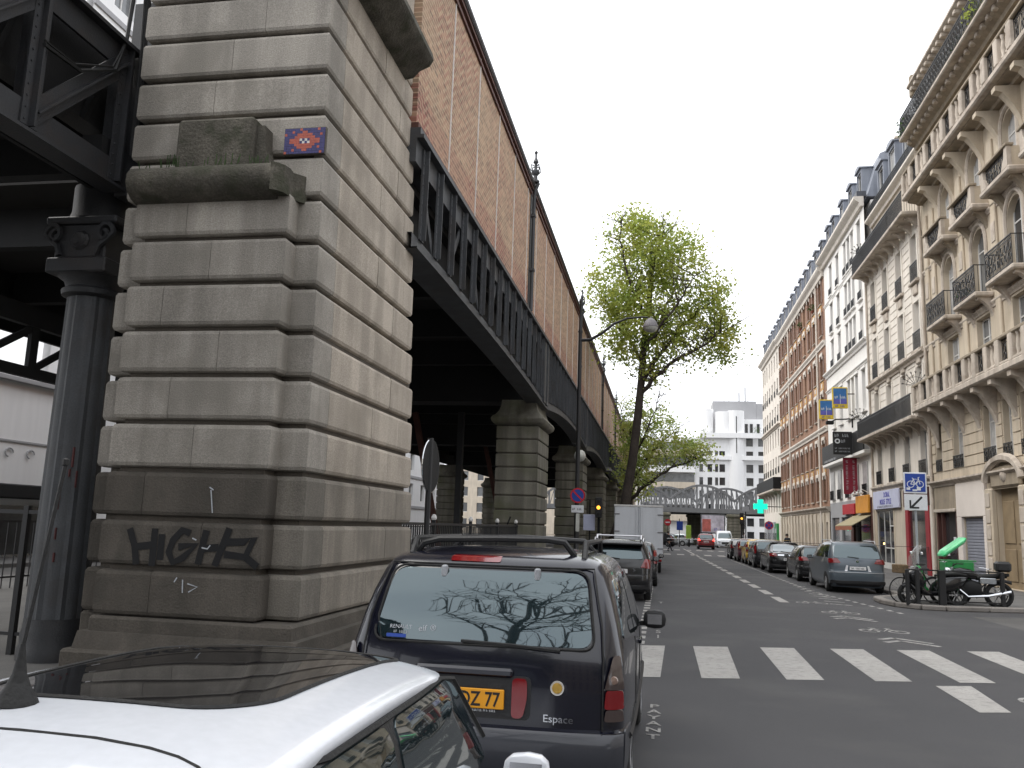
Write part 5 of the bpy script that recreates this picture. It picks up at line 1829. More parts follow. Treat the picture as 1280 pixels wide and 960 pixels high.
def rnd_poly(pts, r=0.06, n=4):
    """round the corners of a polygon and subdivide its edges"""
    out = []
    m = len(pts)
    P = [Vector((p[0], p[1])) for p in pts]
    for i in range(m):
        a, b_, c = P[i - 1], P[i], P[(i + 1) % m]
        ra = min(r, (a - b_).length * 0.45)
        rc = min(r, (c - b_).length * 0.45)
        p, q = b_ + (a - b_).normalized() * ra, b_ + (c - b_).normalized() * rc
        for k in range(n + 1):
            t = k / n
            out.append(tuple((1 - t) ** 2 * p + 2 * t * (1 - t) * b_ + t * t * q))
        nxt = c + (b_ - c).normalized() * min(r, (c - b_).length * 0.45)
        for k in (1, 2, 3, 4):
            out.append(tuple(q.lerp(nxt, k / 5)))
    return out


_wm = {}


def wheel(par, x, y, r, w=0.2, sg=1):
    k = (round(r, 3), sg)
    if k not in _wm:
        ty = B().lathe([(r * 0.62, -w / 2), (r * 0.9, -w / 2), (r * 0.98, -w * 0.38), (r, -w * 0.2), (r, w * 0.2), (r * 0.98, w * 0.38), (r * 0.9, w / 2), (r * 0.62, w / 2)], n=28, axis='x')
        ri = B()
        xo = sg * w * 0.42
        ri.lathe([(r * 0.64, xo - 0.02), (r * 0.64, xo + 0.02), (r * 0.56, xo + 0.02), (r * 0.56, xo - 0.02)], n=24, axis='x')
        ri.lathe([(0.02, xo - 0.03), (r * 0.16, xo - 0.03), (r * 0.16, xo + 0.015), (0.02, xo + 0.02)], n=12, axis='x')
        for i in range(5):
            a = 2 * PI * i / 5
            ri.bar((xo, r * 0.12 * math.cos(a), r * 0.12 * math.sin(a)), (xo, r * 0.60 * math.cos(a), r * 0.60 * math.sin(a)), 0.075, 0.03, (1, 0, 0))
        hub = B().lathe([(r * 0.6, sg * w * 0.3 - 0.005), (r * 0.6, sg * w * 0.3 + 0.005)], n=20, axis='x')
        _wm[k] = (ty.mesh('tyre', 'tyre', 45), ri.mesh('rim', 'rim'), hub.mesh('brake_disc', 'plastic_black'))
    a, b_, c = _wm[k]
    o = part('wheel', a, par, (x, y, r))
    part('rim', b_, o, (0, 0, 0))
    part('brake_disc', c, o, (0, 0, 0))
    return o


def fan(outl, f, off):
    return patch(outl, f, 4, off)


def car_common(t, C, mat, wheels, wr, side_wins, rear_win, fr_win=None, glass='car_glass', sides=(1, -1)):
    C.shell().obj('body', mat, t, loc=(0, 0, 0), smooth=32, fix=True)
    for sg in (1, -1):
        for yw in wheels:
            arch = [(yw + (wr + 0.06) * math.cos(PI * i / 14), max(0.2, wr + (wr + 0.06) * math.sin(PI * i / 14))) for i in range(15)] + [(yw - (wr + .06), 0.2), (yw + (wr + .06), 0.2)]
            fan(arch, lambda u, v, o, sg=sg: C.side(u, v, sg, o), 0.004).obj('wheel_arch', 'plastic_black', t, loc=(0, 0, 0))
            xw = C.side(yw, wr, 1, 0.0)[0]
            wheel(t, sg * (xw - 0.075), yw, wr, 0.19, sg)
        for w in side_wins:
            patch(rnd_poly(w, 0.05, 3), lambda u, v, o, sg=sg: C.side(u, v, sg, o), 4, 0.007).obj('side_window', glass, t, loc=(0, 0, 0), smooth=30)
    if rear_win:
        patch(rnd_poly(rear_win, 0.09, 5), lambda u, v, o: C.rear(u, v, o), 6, 0.008).obj('rear_window', glass, t, loc=(0, 0, 0), smooth=30)
    if fr_win:
        patch(rnd_poly(fr_win, 0.07, 4), lambda u, v, o: C.front(u, v, o), 6, 0.008).obj('windscreen', glass, t, loc=(0, 0, 0), smooth=30)


def rear_patch(t, C, poly, mat, name, r=0.03, off=0.010, rings=4):
    return patch(rnd_poly(poly, r, 3), lambda u, v, o: C.rear(u, v, o), rings, off).obj(name, mat, t, loc=(0, 0, 0), smooth=40)


def plate(t, C, x, z, w, h, mat, txt=None, tmat='sign_black', xs=0.8):
    y = C.rear(x, z)[1]
    p = B().cbox(x - w / 2, x + w / 2, y - 0.022, y - 0.004, z, z + h, 0.004).obj('number_plate', mat, t, loc=(0, 0, 0))
    if txt:
        part('lettering', text_mesh(txt, h * 0.95, tmat, 0.0008, bold=0.002, xs=xs), p, (x, y - 0.0235, z + h * 0.17), rot=(PI / 2, 0, 0))
    return p


def glyph_plate(p, x, z, w, h, y, mat='sign_black'):
    b = B()
    glyphs(b, lambda u, v: (x - w / 2 + 0.06 + u, y, z + h * 0.25 + v), w - 0.1, h * 0.5)
    b.obj('lettering', mat, p, loc=(0, 0, 0))


def mirror(t, C, y, z, mat, sg=1, s=1.0):
    x = C.side(y, z, sg)[0]
    b = B()
    xc, nn = x + sg * 0.14, 12
    for i, (dy, k) in enumerate(((-0.06, 0.92), (-0.055, 1.0), (-0.01, 1.0), (0.04, 0.86), (0.075, 0.6), (0.09, 0.25))):
        for j in range(nn):
            a = 2 * PI * j / nn
            cx, cz = math.cos(a), math.sin(a)
            b.v.append((xc + 0.095 * k * s * math.copysign(abs(cx) ** 0.7, cx), y + dy * s, z + 0.075 * k * s * math.copysign(abs(cz) ** 0.7, cz)))
    for i in range(5):
        for j in range(nn): b.f.append((i * nn + j, i * nn + (j + 1) % nn, (i + 1) * nn + (j + 1) % nn, (i + 1) * nn + j))
    b.f += [tuple(range(nn))[::-1], tuple(range(5 * nn, 6 * nn))]
    m = b.obj('wing_mirror', mat, t, loc=(0, 0, 0), smooth=60)
    B().bar((x - sg * 0.03, y + 0.02, z - 0.05), (x + sg * 0.09, y + 0.02, z - 0.04), 0.05, 0.04).obj('mirror_arm', 'plastic_black', m, loc=(0, 0, 0))
    xa, xb = sorted((x + sg * 0.075, x + sg * 0.205))
    B().box(xa, xb, y - 0.062 * s, y - 0.0605 * s, z - 0.045, z + 0.045).obj('mirror_glass', 'chrome', m, loc=(0, 0, 0))


def roof_rail(t, x, y0, y1, z, mat, h=0.05):
    B().tube([(x, y0, z - 0.02), (x, y0 + 0.10, z + h), (x, y1 - 0.10, z + h), (x, y1, z - 0.02)], 0.02, 6).obj('roof_rail', mat, t, loc=(0, 0, 0), smooth=50)


# ---- dark blue people carrier, seen from behind ----------------------------------------------------
esp = thing('people_carrier', 'dark navy people carrier with yellow number plate parked in front of the white car', 'car', (-1.115, 5.26, 0), group=None)
C = Car([(0.20, 0.10, 4.36, 0.816), (0.30, 0.02, 4.46, 0.893), (0.45, 0.0, 4.50, 0.913), (0.62, 0.0, 4.48, 0.923), (0.69, 0.02, 4.47, 0.923), (0.70, 0.065, 4.46, 0.923),
         (0.85, 0.075, 4.40, 0.923), (0.98, 0.085, 4.25, 0.923), (1.06, 0.095, 3.75, 0.918), (1.14, 0.11, 3.45, 0.903), (1.30, 0.165, 3.15, 0.867), (1.45, 0.235, 2.85, 0.826),
         (1.58, 0.315, 2.58, 0.780), (1.645, 0.37, 2.38, 0.745), (1.685, 0.45, 2.2, 0.694), (1.715, 0.62, 2.0, 0.612), (1.73, 0.95, 1.75, 0.459)], rr=0.15, rf=0.42, br=0.04, tp=0.05)
sw = [[(0.42, 1.20), (0.42 + 0.95, 1.13), (1.42, 1.56), (0.62, 1.55)], [(1.47, 1.12), (2.45, 1.09), (2.40, 1.55), (1.49, 1.56)], [(2.52, 1.08), (3.3, 1.05), (2.75, 1.48), (2.47, 1.54)]]
car_common(esp, C, 'paint_navy', (0.92, 3.62), 0.315, sw, [(-0.70, 1.165), (0.70, 1.165), (0.635, 1.60), (-0.635, 1.60)], [(-0.68, 1.10), (0.68, 1.10), (0.58, 1.60), (-0.58, 1.60)])
# bumper in greyer plastic, wraps the corners
b = B()
bz = [0.22, 0.30, 0.40, 0.52, 0.62, 0.675, 0.69]
bx = [-0.90 + 1.80 * i / 40 for i in range(41)]
def bump(x, z, off):
    p = C.rear(max(-0.893, min(0.893, x)), z, off)
    return p
for z in bz:
    for x in bx: b.v.append(bump(x, z, 0.012 if z < 0.68 else 0.0))
for i in range(len(bz) - 1):
    for k in range(40): b.f.append((i * 41 + k, i * 41 + k + 1, (i + 1) * 41 + k + 1, (i + 1) * 41 + k))
b.obj('rear_bumper', 'paint_bumper', esp, loc=(0, 0, 0), smooth=40)
for sg in (1, -1):
    pl = [(0.22, 0.22), (0.60, 0.22), (0.62, 0.66), (0.20, 0.69)]
    patch(rnd_poly(pl, 0.03, 2), lambda u, v, o, sg=sg: C.side(u, v, sg, o), 4, 0.008).obj('rear_bumper_end', 'paint_bumper', esp, loc=(0, 0, 0), smooth=40)
# tailgate shut line, window rubber, wiper, hinges
def seam(t, C, pts, r=0.006, mat='rubber', name='seam', off=0.001):
    B().tube([C.rear(x, z, off) for x, z in pts], r, 5).obj(name, mat, t, loc=(0, 0, 0))


def dense(pts, n=8):
    o = []
    for a, c in zip(pts, pts[1:]):
        for i in range(n): o.append((a[0] + (c[0] - a[0]) * i / n, a[1] + (c[1] - a[1]) * i / n))
    return o + [pts[-1]]


seam(esp, C, dense(rnd_poly([(-0.715, 1.15), (0.715, 1.15), (0.65, 1.615), (-0.65, 1.615)], 0.09, 5) + [(-0.65, 1.15)], 2), 0.008)
seam(esp, C, dense([(-0.765, 0.70), (-0.765, 1.10), (-0.75, 1.30), (-0.68, 1.63), (0.68, 1.63), (0.75, 1.30), (0.765, 1.10), (0.765, 0.70)], 10), 0.006)
seam(esp, C, dense([(0.765, 0.69), (0.765, 0.30)], 5), 0.004)
for x in (-0.30, 0.32):
    p = C.rear(x, 1.585, 0.014)
    B().cbox(p[0] - 0.02, p[0] + 0.02, p[1] - 0.02, p[1] + 0.02, 1.545, 1.625, 0.01).obj('window_hinge', 'sign_grey', esp, loc=(0, 0, 0))
B().tube([C.rear(0.50, 1.145, 0.03), C.rear(0.2, 1.165, 0.03), C.rear(-0.12, 1.175, 0.03)], 0.011, 5).obj('wiper', 'rubber', esp, loc=(0, 0, 0))
# high brake lamp on the roof lip
p = C.rear(-0.10, 1.665, 0.0)
patch(rnd_poly([(-0.28, 1.652), (0.06, 1.652), (0.06, 1.690), (-0.28, 1.690)], 0.012, 3), lambda u, v, o: C.rear(u, v, o), 3, 0.012).obj('high_brake_lamp', 'tail_red', esp, loc=(0, 0, 0), smooth=40)
# plate recess, yellow plate, red reflectors
rear_patch(esp, C, [(-0.56, 0.735), (0.33, 0.735), (0.33, 0.985), (-0.56, 0.985)], 'plastic_black', 'plate_recess', 0.04, 0.004)
pl = plate(esp, C, -0.09, 0.790, 0.52, 0.115, 'plate_yellow')
part('lettering', text_mesh('DZ 77', 0.118, 'sign_black', 0.0008, 'RIGHT', 0.002, 0.80), pl, (0.145, C.rear(-0.09, 0.79)[1] - 0.0235, 0.807), rot=(PI / 2, 0, 0))
y_ = C.rear(-0.1, 0.77)[1]
b = B()
glyphs(b, lambda u, v: (-0.10 + u, y_ - 0.0075, 0.772 + v), 0.22, 0.014)
b.obj('lettering', 'sign_white', pl, loc=(0, 0, 0))
for s in (-1, 1):
    x = -0.115 + s * 0.375
    rear_patch(esp, C, [(x - 0.045, 0.745), (x + 0.025, 0.745), (x + 0.05, 0.86), (x + 0.045, 0.975), (x - 0.045, 0.975)], 'tail_red', 'reflector', 0.03, 0.016)
b = B().cbox(-0.40, 0.22, C.rear(0, 0.98)[1] - 0.035, C.rear(0, 0.98)[1], 0.975, 1.03, 0.015)
b.obj('tailgate_handle', 'paint_navy', esp, loc=(0, 0, 0))
# tail lamp clusters on the corners: clear over red over smoke
for sg in (-1, 1):
    for z0, z1, mm, nm in ((0.935, 1.13, 'tail_smoke', 'indicator_lamp'), (0.825, 0.932, 'tail_red', 'tail_lamp'), (0.755, 0.822, 'tail_smoke', 'fog_lamp')):
        k = 0.02 if z0 > 0.9 else 0
        pts = [(sg * 0.775, z0), (sg * 0.893, z0), (sg * (0.885 - k), z1), (sg * (0.785 + 2 * k), z1)]
        patch(rnd_poly(pts, 0.018, 3), lambda u, v, o: C.rear(u, v, o), 4, 0.014).obj(nm, mm, esp, loc=(0, 0, 0), smooth=40)
    B().lathe([(0.0, -0.012), (0.022, -0.008), (0.026, 0.0)], C.rear(sg * 0.83, 0.99, 0.012), 12, 'y').obj('bulb', 'tail_clear', esp, loc=(0, 0, 0))
# round gold badge and chrome lettering
q = C.rear(0.49, 0.93, 0.0)
B().lathe([(0.034, -0.006), (0.042, -0.010), (0.042, 0.004)], q, 20, 'y').obj('round_badge', 'frame_white', esp, loc=(0, 0, 0))
B().lathe([(0.0, -0.013), (0.030, -0.012), (0.033, -0.004)], q, 16, 'y').obj('badge_centre', 'gold', esp, loc=(0, 0, 0))
part('model_lettering', text_mesh('Espace', 0.062, 'chrome', 0.002), esp, (0.50, C.rear(0.5, 0.74)[1] - 0.008, 0.735), rot=(PI / 2, 0, 0), scale=(1.1, 1, 1))
# stickers on the glass
p = C.rear(-0.5, 1.21, 0.0105)
tilt = math.atan2(C.rear(-0.5, 1.26)[1] - C.rear(-0.5, 1.18)[1], 0.08)
for txt, x, z, s in (('RENAULT', -0.53, 1.225, 0.034), ('elf', -0.385, 1.215, 0.055), ('®', -0.315, 1.222, 0.05)):
    part('window_sticker', text_mesh(txt, s, 'chalk', 0.0003), esp, C.rear(x, z, 0.0115), rot=(PI / 2 - tilt, 0, 0))
b = B()
glyphs(b, lambda u, v: C.rear(-0.575 + u, 1.198 + v, 0.0115), 0.10, 0.016)
b.obj('window_sticker', 'sign_grey', esp, loc=(0, 0, 0))
rear_patch(esp, C, [(-0.62, 1.172), (-0.49, 1.172), (-0.49, 1.192), (-0.62, 1.192)], 'sign_blue', 'window_sticker', 0.004, 0.011)
# roof rack: rails along, a hoop across the back
for x in (-0.60, 0.60): roof_rail(esp, x, 0.55, 2.1, 1.70, 'plastic_black', 0.09)
B().tube([(-0.58, 0.62, 1.69), (-0.53, 0.60, 1.755), (-0.42, 0.60, 1.785), (0, 0.60, 1.80), (0.34, 0.60, 1.805), (0.46, 0.60, 1.79), (0.53, 0.62, 1.70)], 0.022, 7).obj('rack_bar', 'plastic_black', esp, loc=(0, 0, 0), smooth=50)
B().tube([(-0.58, 1.7, 1.70), (-0.5, 1.7, 1.785), (0, 1.7, 1.80), (0.5, 1.7, 1.785), (0.58, 1.7, 1.70)], 0.022, 7).obj('rack_bar', 'plastic_black', esp, loc=(0, 0, 0), smooth=50)
mirror(esp, C, 3.0, 1.08, 'plastic_black', 1, 1.1)
mirror(esp, C, 3.0, 1.08, 'plastic_black', -1, 1.1)
for yy in (1.45, 2.5):
    B().tube([C.side(yy, z, 1, 0.001) for z in (0.35, 0.6, 0.8, 1.0, 1.1)], 0.005, 4).obj('door_seam', 'rubber', esp, loc=(0, 0, 0))
for yy in (2.2,):
    p = C.side(yy, 0.98, 1, 0.012)
    B().cbox(p[0] - 0.02, p[0] + 0.015, yy - 0.1, yy + 0.1, 0.965, 1.0, 0.008).obj('door_handle', 'paint_navy', esp, loc=(0, 0, 0))
b = B()
for zz in (0.50, 0.56):
    pass
b.tube([C.side(0.5 + i * 0.28, 0.60, 1, 0.004) for i in range(12)], 0.022, 5).obj('side_moulding', 'plastic_black', esp, loc=(0, 0, 0))

# ---- white hatchback in the foreground --------------------------------------------------------------
mini = thing('white_hatchback', 'white hatchback with black glass sunroof and roof aerial in the foreground', 'car', (-1.47, 1.32, 0))
C = Car([(0.20, 0.12, 3.50, 0.74), (0.32, 0.03, 3.58, 0.82), (0.5, 0.0, 3.62, 0.84), (0.60, 0.01, 3.52, 0.838), (0.70, 0.03, 3.22, 0.832), (0.78, 0.05, 2.90, 0.822), (0.86, 0.06, 2.62, 0.81), (0.92, 0.09, 2.50, 0.80), (0.96, 0.12, 2.46, 0.775),
         (1.10, 0.20, 2.34, 0.735), (1.25, 0.29, 2.20, 0.69), (1.305, 0.335, 2.12, 0.66), (1.318, 0.36, 2.06, 0.63)], rr=0.26, rf=0.45, br=0.05, bf=0.16, tp=0.05)
car_common(mini, C, 'plastic_black', (0.62, 3.05), 0.30, [], None, None)
# white lower body skin (belt down) laid as its own shell
Cw = Car([(z, yr - 0.012, yf + 0.012, w + 0.012) for z, yr, yf, w in C.sl if z <= 0.94], rr=0.26, rf=0.45, br=0.05, bf=0.16, tp=0.05)
Cw.shell().obj('lower_body', 'paint_white', mini, loc=(0, 0, 0), smooth=32, fix=True)
for sg in (1, -1):
    for w in ([(0.42, 0.985), (1.18, 0.975), (1.22, 1.305), (0.58, 1.305)], [(1.24, 0.975), (2.28, 0.965), (2.04, 1.305), (1.28, 1.305)]):
        patch(rnd_poly(w, 0.05, 3), lambda u, v, o, sg=sg: C.side(u, v, sg, o), 4, 0.007).obj('side_window', 'car_glass', mini, loc=(0, 0, 0), smooth=30)
    B().tube([C.side(y, 1.312, sg, 0.010) for y in (0.45, 0.8, 1.2, 1.6, 1.95)] + [C.side(2.1, 1.29, sg, 0.012), C.side(2.33, 1.03, sg, 0.012)], 0.012, 5).obj('roof_gutter', 'rubber', mini, loc=(0, 0, 0), smooth=50)
patch(rnd_poly([(-0.56, 1.0), (0.56, 1.0), (0.50, 1.30), (-0.50, 1.30)], 0.08, 4), lambda u, v, o: C.rear(u, v, o), 5, 0.008).obj('rear_window', 'car_glass', mini, loc=(0, 0, 0), smooth=30)
patch(rnd_poly([(-0.62, 1.0), (0.62, 1.0), (0.54, 1.31), (-0.54, 1.31)], 0.06, 4), lambda u, v, o: C.front(u, v, o), 5, 0.008).obj('windscreen', 'car_glass', mini, loc=(0, 0, 0), smooth=30)
# the roof: a domed lid with a rolled edge
RYC, RL, RW = 1.235, 0.895, 0.645


def roof_z(x, y):
    e = (abs(x) / RW) ** 3.2
    q = (abs(y - RYC) / RL)
    return 1.415 - 0.055 * e - 0.010 * (x / RW) ** 2 - 0.030 * q ** 2 - 0.030 * q ** 6


outl = rnd_poly([(-RW, RYC - RL + 0.06), (-RW * 0.80, RYC - RL), (RW * 0.80, RYC - RL), (RW, RYC - RL + 0.06), (RW, RYC + RL - 0.16), (RW * 0.86, RYC + RL - 0.03), (0, RYC + RL + 0.04), (-RW * 0.86, RYC + RL - 0.03), (-RW, RYC + RL - 0.16)], 0.12, 5)
n = len(outl)
b = B()
b.v.append((0, RYC, roof_z(0, RYC)))
RG = 12
for r in range(1, RG + 1):
    t = r / RG
    for x, y in outl: b.v.append((x * t, RYC + (y - RYC) * t, roof_z(x * t, RYC + (y - RYC) * t)))
for x, y in outl: b.v.append((x * 1.008, RYC + (y - RYC) * 1.006, roof_z(x, y) - 0.018))
for x, y in outl: b.v.append((x * 0.99, RYC + (y - RYC) * 0.99, roof_z(x, y) - 0.045))
for k in range(n): b.f.append((0, 1 + k, 1 + (k + 1) % n))
for r in range(RG + 1):
    for k in range(n):
        k2 = (k + 1) % n
        a = 1 + r * n
        b.f.append((a + k, a + n + k, a + n + k2, a + k2))
b.obj('roof', 'paint_white', mini, loc=(0, 0, 0), smooth=60, fix=True)
sr = [(-0.36, 0.80), (0.24, 0.80), (0.33, 0.98), (0.30, 1.50), (0.32, 2.06), (-0.38, 2.06)]
sr = [(-0.36, 0.80), (0.30, 0.80), (0.42, 0.96), (0.435, 1.5), (0.455, 2.07), (-0.455, 2.07), (-0.42, 0.96)]
fr_ = lambda u, v, o: (u, v, roof_z(u, v) + o)
patch(rnd_poly(sr, 0.10, 5), fr_, 8, 0.004).obj('sunroof_glass', 'roof_glass', mini, loc=(0, 0, 0), smooth=40)
B().tube([fr_(u, v, 0.003) for u, v in rnd_poly(sr, 0.10, 5)] + [fr_(*rnd_poly(sr, 0.10, 5)[0], 0.003)], 0.007, 5).obj('sunroof_seal', 'rubber', mini, loc=(0, 0, 0))
# hatch shut line at the back of the roof
B().tube([fr_(x, y, 0.001) for x, y in ((-0.56, 0.40), (-0.52, 0.50), (-0.42, 0.53), (-0.2, 0.535), (0, 0.536), (0.2, 0.533), (0.34, 0.523), (0.42, 0.51), (0.48, 0.49), (0.53, 0.45), (0.56, 0.40), (0.57, 0.36))], 0.004, 4).obj('hatch_seam', 'rubber', mini, loc=(0, 0, 0))
ax, ay = -0.17, 0.72
az = roof_z(ax, ay)
ant = B().lathe([(0.055, 0), (0.050, 0.012), (0.030, 0.045), (0.018, 0.075), (0.010, 0.12), (0.006, 0.15)], (ax, ay, az), 12).obj('aerial_base', 'rubber', mini, loc=(0, 0, 0), smooth=50)
B().tube([(ax, ay, az + 0.14), (ax + 0.01, ay + 0.03, az + 0.40), (ax + 0.015, ay + 0.06, az + 0.62)], 0.0055, 6).lathe([(0.0, -0.01), (0.009, 0.0), (0.009, 0.015), (0, 0.02)], (ax + 0.015, ay + 0.06, az + 0.62), 8).obj('aerial', 'rubber', ant, loc=(0, 0, 0))
mirror(mini, Cw, 2.30, 0.915, 'paint_white', 1, 1.0)
mirror(mini, Cw, 2.30, 0.915, 'paint_white', -1, 1.0)
B().cbox(0.675, 0.80, 1.6, 1.78, 0.80, 0.83, 0.008).obj('door_handle', 'chrome', mini, loc=(0, 0, 0))
for sg in (1, -1):
    for yw in (0.62, 3.05):
        arch = [(yw + 0.365 * math.cos(PI * i / 14), max(0.2, 0.30 + 0.365 * math.sin(PI * i / 14))) for i in range(15)] + [(yw - .365, 0.2), (yw + .365, 0.2)]
        fan(arch, lambda u, v, o, sg=sg: Cw.side(u, v, sg, o), 0.004).obj('wheel_arch', 'plastic_black', mini, loc=(0, 0, 0))

# ---- generic cars for the rows -------------------------------------------------------------------
def hatch(loc, label, mat, L=4.2, W=0.87, H=1.50, rails=None, lamp='wide', cat='car', rz=0.0, plate_m='plate_white', group='cars parked along the kerb', lit=False, glass='car_glass', name='parked_car', sedan=False, rwin=None):
    t = thing(name, label, cat, loc, rz, group)
    k = H / 1.5
    if sedan:
        sl = [(0.20, 0.12, L - .15, W - .1), (0.32, 0.02, L - .05, W - .02), (0.55, 0.0, L, W), (0.75, 0.02, L - .05, W), (0.88, 0.05, L - .3, W - .01), (0.97, 0.12, L - 1.2, W - .03), (1.0, 0.55, L - 1.35, W - .05),
              (1.15, 0.95, L - 1.75, W - .12), (H - .14, 1.35, L - 2.1, W - .2), (H - .06, 1.6, L - 2.3, W - .25), (H - .02, 1.85, L - 2.5, W - .33), (H, 2.1, L - 2.7, W - .45)]
        C = Car(sl, 0.28, 0.42, 0.06, 0.2)
        rw = [(-W + .24, 1.03), (W - .24, 1.03), (W - .36, H - .12), (-W + .36, H - .12)]
        sw = [[(1.15, 1.04), (2.0, 1.02), (2.0, H - .13), (1.5, H - .13)], [(2.06, 1.02), (L - 1.6, 1.0), (L - 2.2, H - .13), (2.06, H - .13)]]
        zl, zp = 0.80, 0.62
    else:
        sl = [(0.20, 0.12, L - .15, W - .1), (0.32, 0.02, L - .05, W - .02), (0.52 * k, 0.0, L, W), (0.64 * k, 0.02, L - .02, W), (0.66 * k, 0.06, L - .03, W), (0.85 * k, 0.08, L - .15, W), (0.95 * k, 0.10, L - .95, W - .01),
              (1.0 * k, 0.12, L - 1.15, W - .02), (1.2 * k, 0.22, L - 1.55, W - .08), (H - .14, 0.36, L - 1.95, W - .15), (H - .06, 0.45, L - 2.15, W - .2), (H - .02, 0.6, L - 2.3, W - .28), (H, 0.9, L - 2.5, W - .4)]
        C = Car(sl, 0.2, 0.42, 0.05, 0.2)
        rw = [(-W + .18, 1.02 * k), (W - .18, 1.02 * k), (W - .27, H - .12), (-W + .27, H - .12)]
        sw = [[(0.42, 1.03 * k), (1.3, 1.01 * k), (1.3, H - .13), (0.62, H - .13)], [(1.36, 1.01 * k), (L - 1.35, 0.985 * k), (L - 2.05, H - .13), (1.36, H - .13)]]
        zl, zp = 0.86 * k, 0.68 * k
    if rwin: rw = [(-W + .2, rwin[0]), (W - .2, rwin[0]), (W - .28, rwin[1]), (-W + .28, rwin[1])]
    car_common(t, C, mat, (0.75, L - 0.85), 0.31, sw, rw, [(-W + .2, 1.03 * k), (W - .2, 1.03 * k), (W - .3, H - .1), (-W + .3, H - .1)], glass)
    seam(t, C, dense([(-W + .14, 0.66 * k), (-W + .14, zl), (-W + .2, H - .08)], 6), 0.005)
    seam(t, C, dense([(W - .14, 0.66 * k), (W - .14, zl), (W - .2, H - .08)], 6), 0.005)
    lm = 'brake_lit' if lit else 'tail_red'
    for sg in (-1, 1):
        if lamp == 'wide': pts = [(sg * (W - .40), zl + .02), (sg * (W - .02), zl), (sg * (W - .02), zl + .15), (sg * (W - .30), zl + .17)]
        elif lamp == 'tall': pts = [(sg * (W - .13), zl - .08), (sg * (W - .015), zl - .08), (sg * (W - .05), zl + .36), (sg * (W - .14), zl + .36)]
        else: pts = [(sg * (W - .28), zl - .03), (sg * (W - .015), zl - .06), (sg * (W - .02), zl + .17), (sg * (W - .16), zl + .2)]
        rear_patch(t, C, pts, lm, 'tail_lamp', 0.03, 0.014)
    if sedan: rear_patch(t, C, [(-W + .4, zl + .05), (W - .4, zl + .05), (W - .4, zl + .11), (-W + .4, zl + .11)], 'chrome', 'boot_trim', 0.01, 0.012)
    p = plate(t, C, 0, zp, 0.52, 0.11, plate_m)
    glyph_plate(p, 0, zp, 0.52, 0.11, C.rear(0, zp)[1] - 0.0228)
    B().tube([C.rear(0.05, 1.03 * k, 0.025), C.rear(-0.3, 1.06 * k, 0.025)], 0.012, 4).obj('wiper', 'rubber', t, loc=(0, 0, 0))
    q = C.rear(0, zl + .08)
    B().lathe([(0.0, -0.014), (0.045, -0.012), (0.05, 0.0)], q, 14, 'y').obj('badge', 'chrome', t, loc=(0, 0, 0))
    pts = [(x, z) for x, z in [(-W + .05, 0.24), (W - .05, 0.24), (W - .05, 0.42), (-W + .05, 0.42)]]
    rear_patch(t, C, pts, 'plastic_black', 'bumper_lower', 0.04, 0.006)
    if rails:
        for x in (-W + .22, W - .22): roof_rail(t, x, 0.65, L - 2.35, H - .03, rails, 0.06)
    mirror(t, C, L - 1.55, 0.98 * k, mat, -1)
    mirror(t, C, L - 1.55, 0.98 * k, mat, 1)
    return t, C


# left-hand row, ahead of the people carrier
t, C = hatch((-1.17, 23.2, 0), 'black compact off-roader with silver roof rails and big red tail lamps, left row', 'paint_black', 4.1, 0.88, 1.60, 'silver_rail', 'round', rwin=(1.10, 1.36))
B().cbox(-0.66, 0.66, 0.20, 0.50, 1.45, 1.52, 0.02).obj('spoiler', 'paint_black', t, loc=(0, 0, 0))
for sg in (1, -1): B().tube([(sg * 0.60, 0.62, 1.60), (sg * 0.60, 0.72, 1.70), (sg * 0.60, 2.0, 1.70), (sg * 0.60, 2.1, 1.60)], 0.03, 6).obj('roof_rail', 'silver_rail', t, loc=(0, 0, 0))
B().tube([(-0.60, 0.75, 1.70), (0.60, 0.75, 1.70)], 0.022, 6).obj('rack_bar', 'silver_rail', t, loc=(0, 0, 0))
b = B()
s_ = C.rear(0.42, 0.83)[1]
B().tube([(0.46, s_ - .012, 0.87), (0.40, s_ - .012, 0.84), (0.46, s_ - .012, 0.80), (0.40, s_ - .012, 0.77)], 0.009, 4).obj('badge', 'chrome', t, loc=(0, 0, 0))
hatch((-1.02, 29.2, 0), 'dark hatchback between the off-roader and the white truck', 'paint_dark', 4.2, 0.87, 1.48, None, 'tall')
# white box truck
tr = thing('box_truck', 'white box truck with double rear doors parked in the left row', 'truck', (-1.03, 38.0, 0))
B().cbox(-1.06, 1.06, 0.06, 5.6, 0.75, 2.92, 0.02).obj('box', 'truck_white', tr, loc=(0, 0, 0))
for s in (-1, 1):
    d = B().cbox(min(s * 0.012, s * 1.03), max(s * 0.012, s * 1.03), 0.0, 0.055, 0.78, 2.84, 0.012).obj('rear_door', 'truck_white', tr, loc=(0, 0, 0))
    for z in (1.05, 1.75, 2.5):
        B().cbox(min(s * 0.82, s * 1.07), max(s * 0.82, s * 1.07), -0.03, 0.0, z, z + 0.05, 0.008).obj('hinge', 'truck_grey', d, loc=(0, 0, 0))
    B().tube([(s * 0.10, -0.03, 0.8), (s * 0.10, -0.03, 2.8)], 0.016, 5).obj('lock_bar', 'truck_white', d, loc=(0, 0, 0))
    B().cbox(s * 0.9 - 0.1, s * 0.9 + 0.1, -0.02, 0.06, 0.52, 0.62, 0.01).obj('tail_lamp', 'tail_red', tr, loc=(0, 0, 0))
    wheel(tr, s * 0.85, 1.2, 0.36, 0.24, s)
    wheel(tr, s * 0.85, 5.6, 0.36, 0.24, s)
B().cbox(-1.07, 1.07, -0.012, 0.08, 2.85, 2.93, 0.01).obj('door_header', 'frame_white', tr, loc=(0, 0, 0))
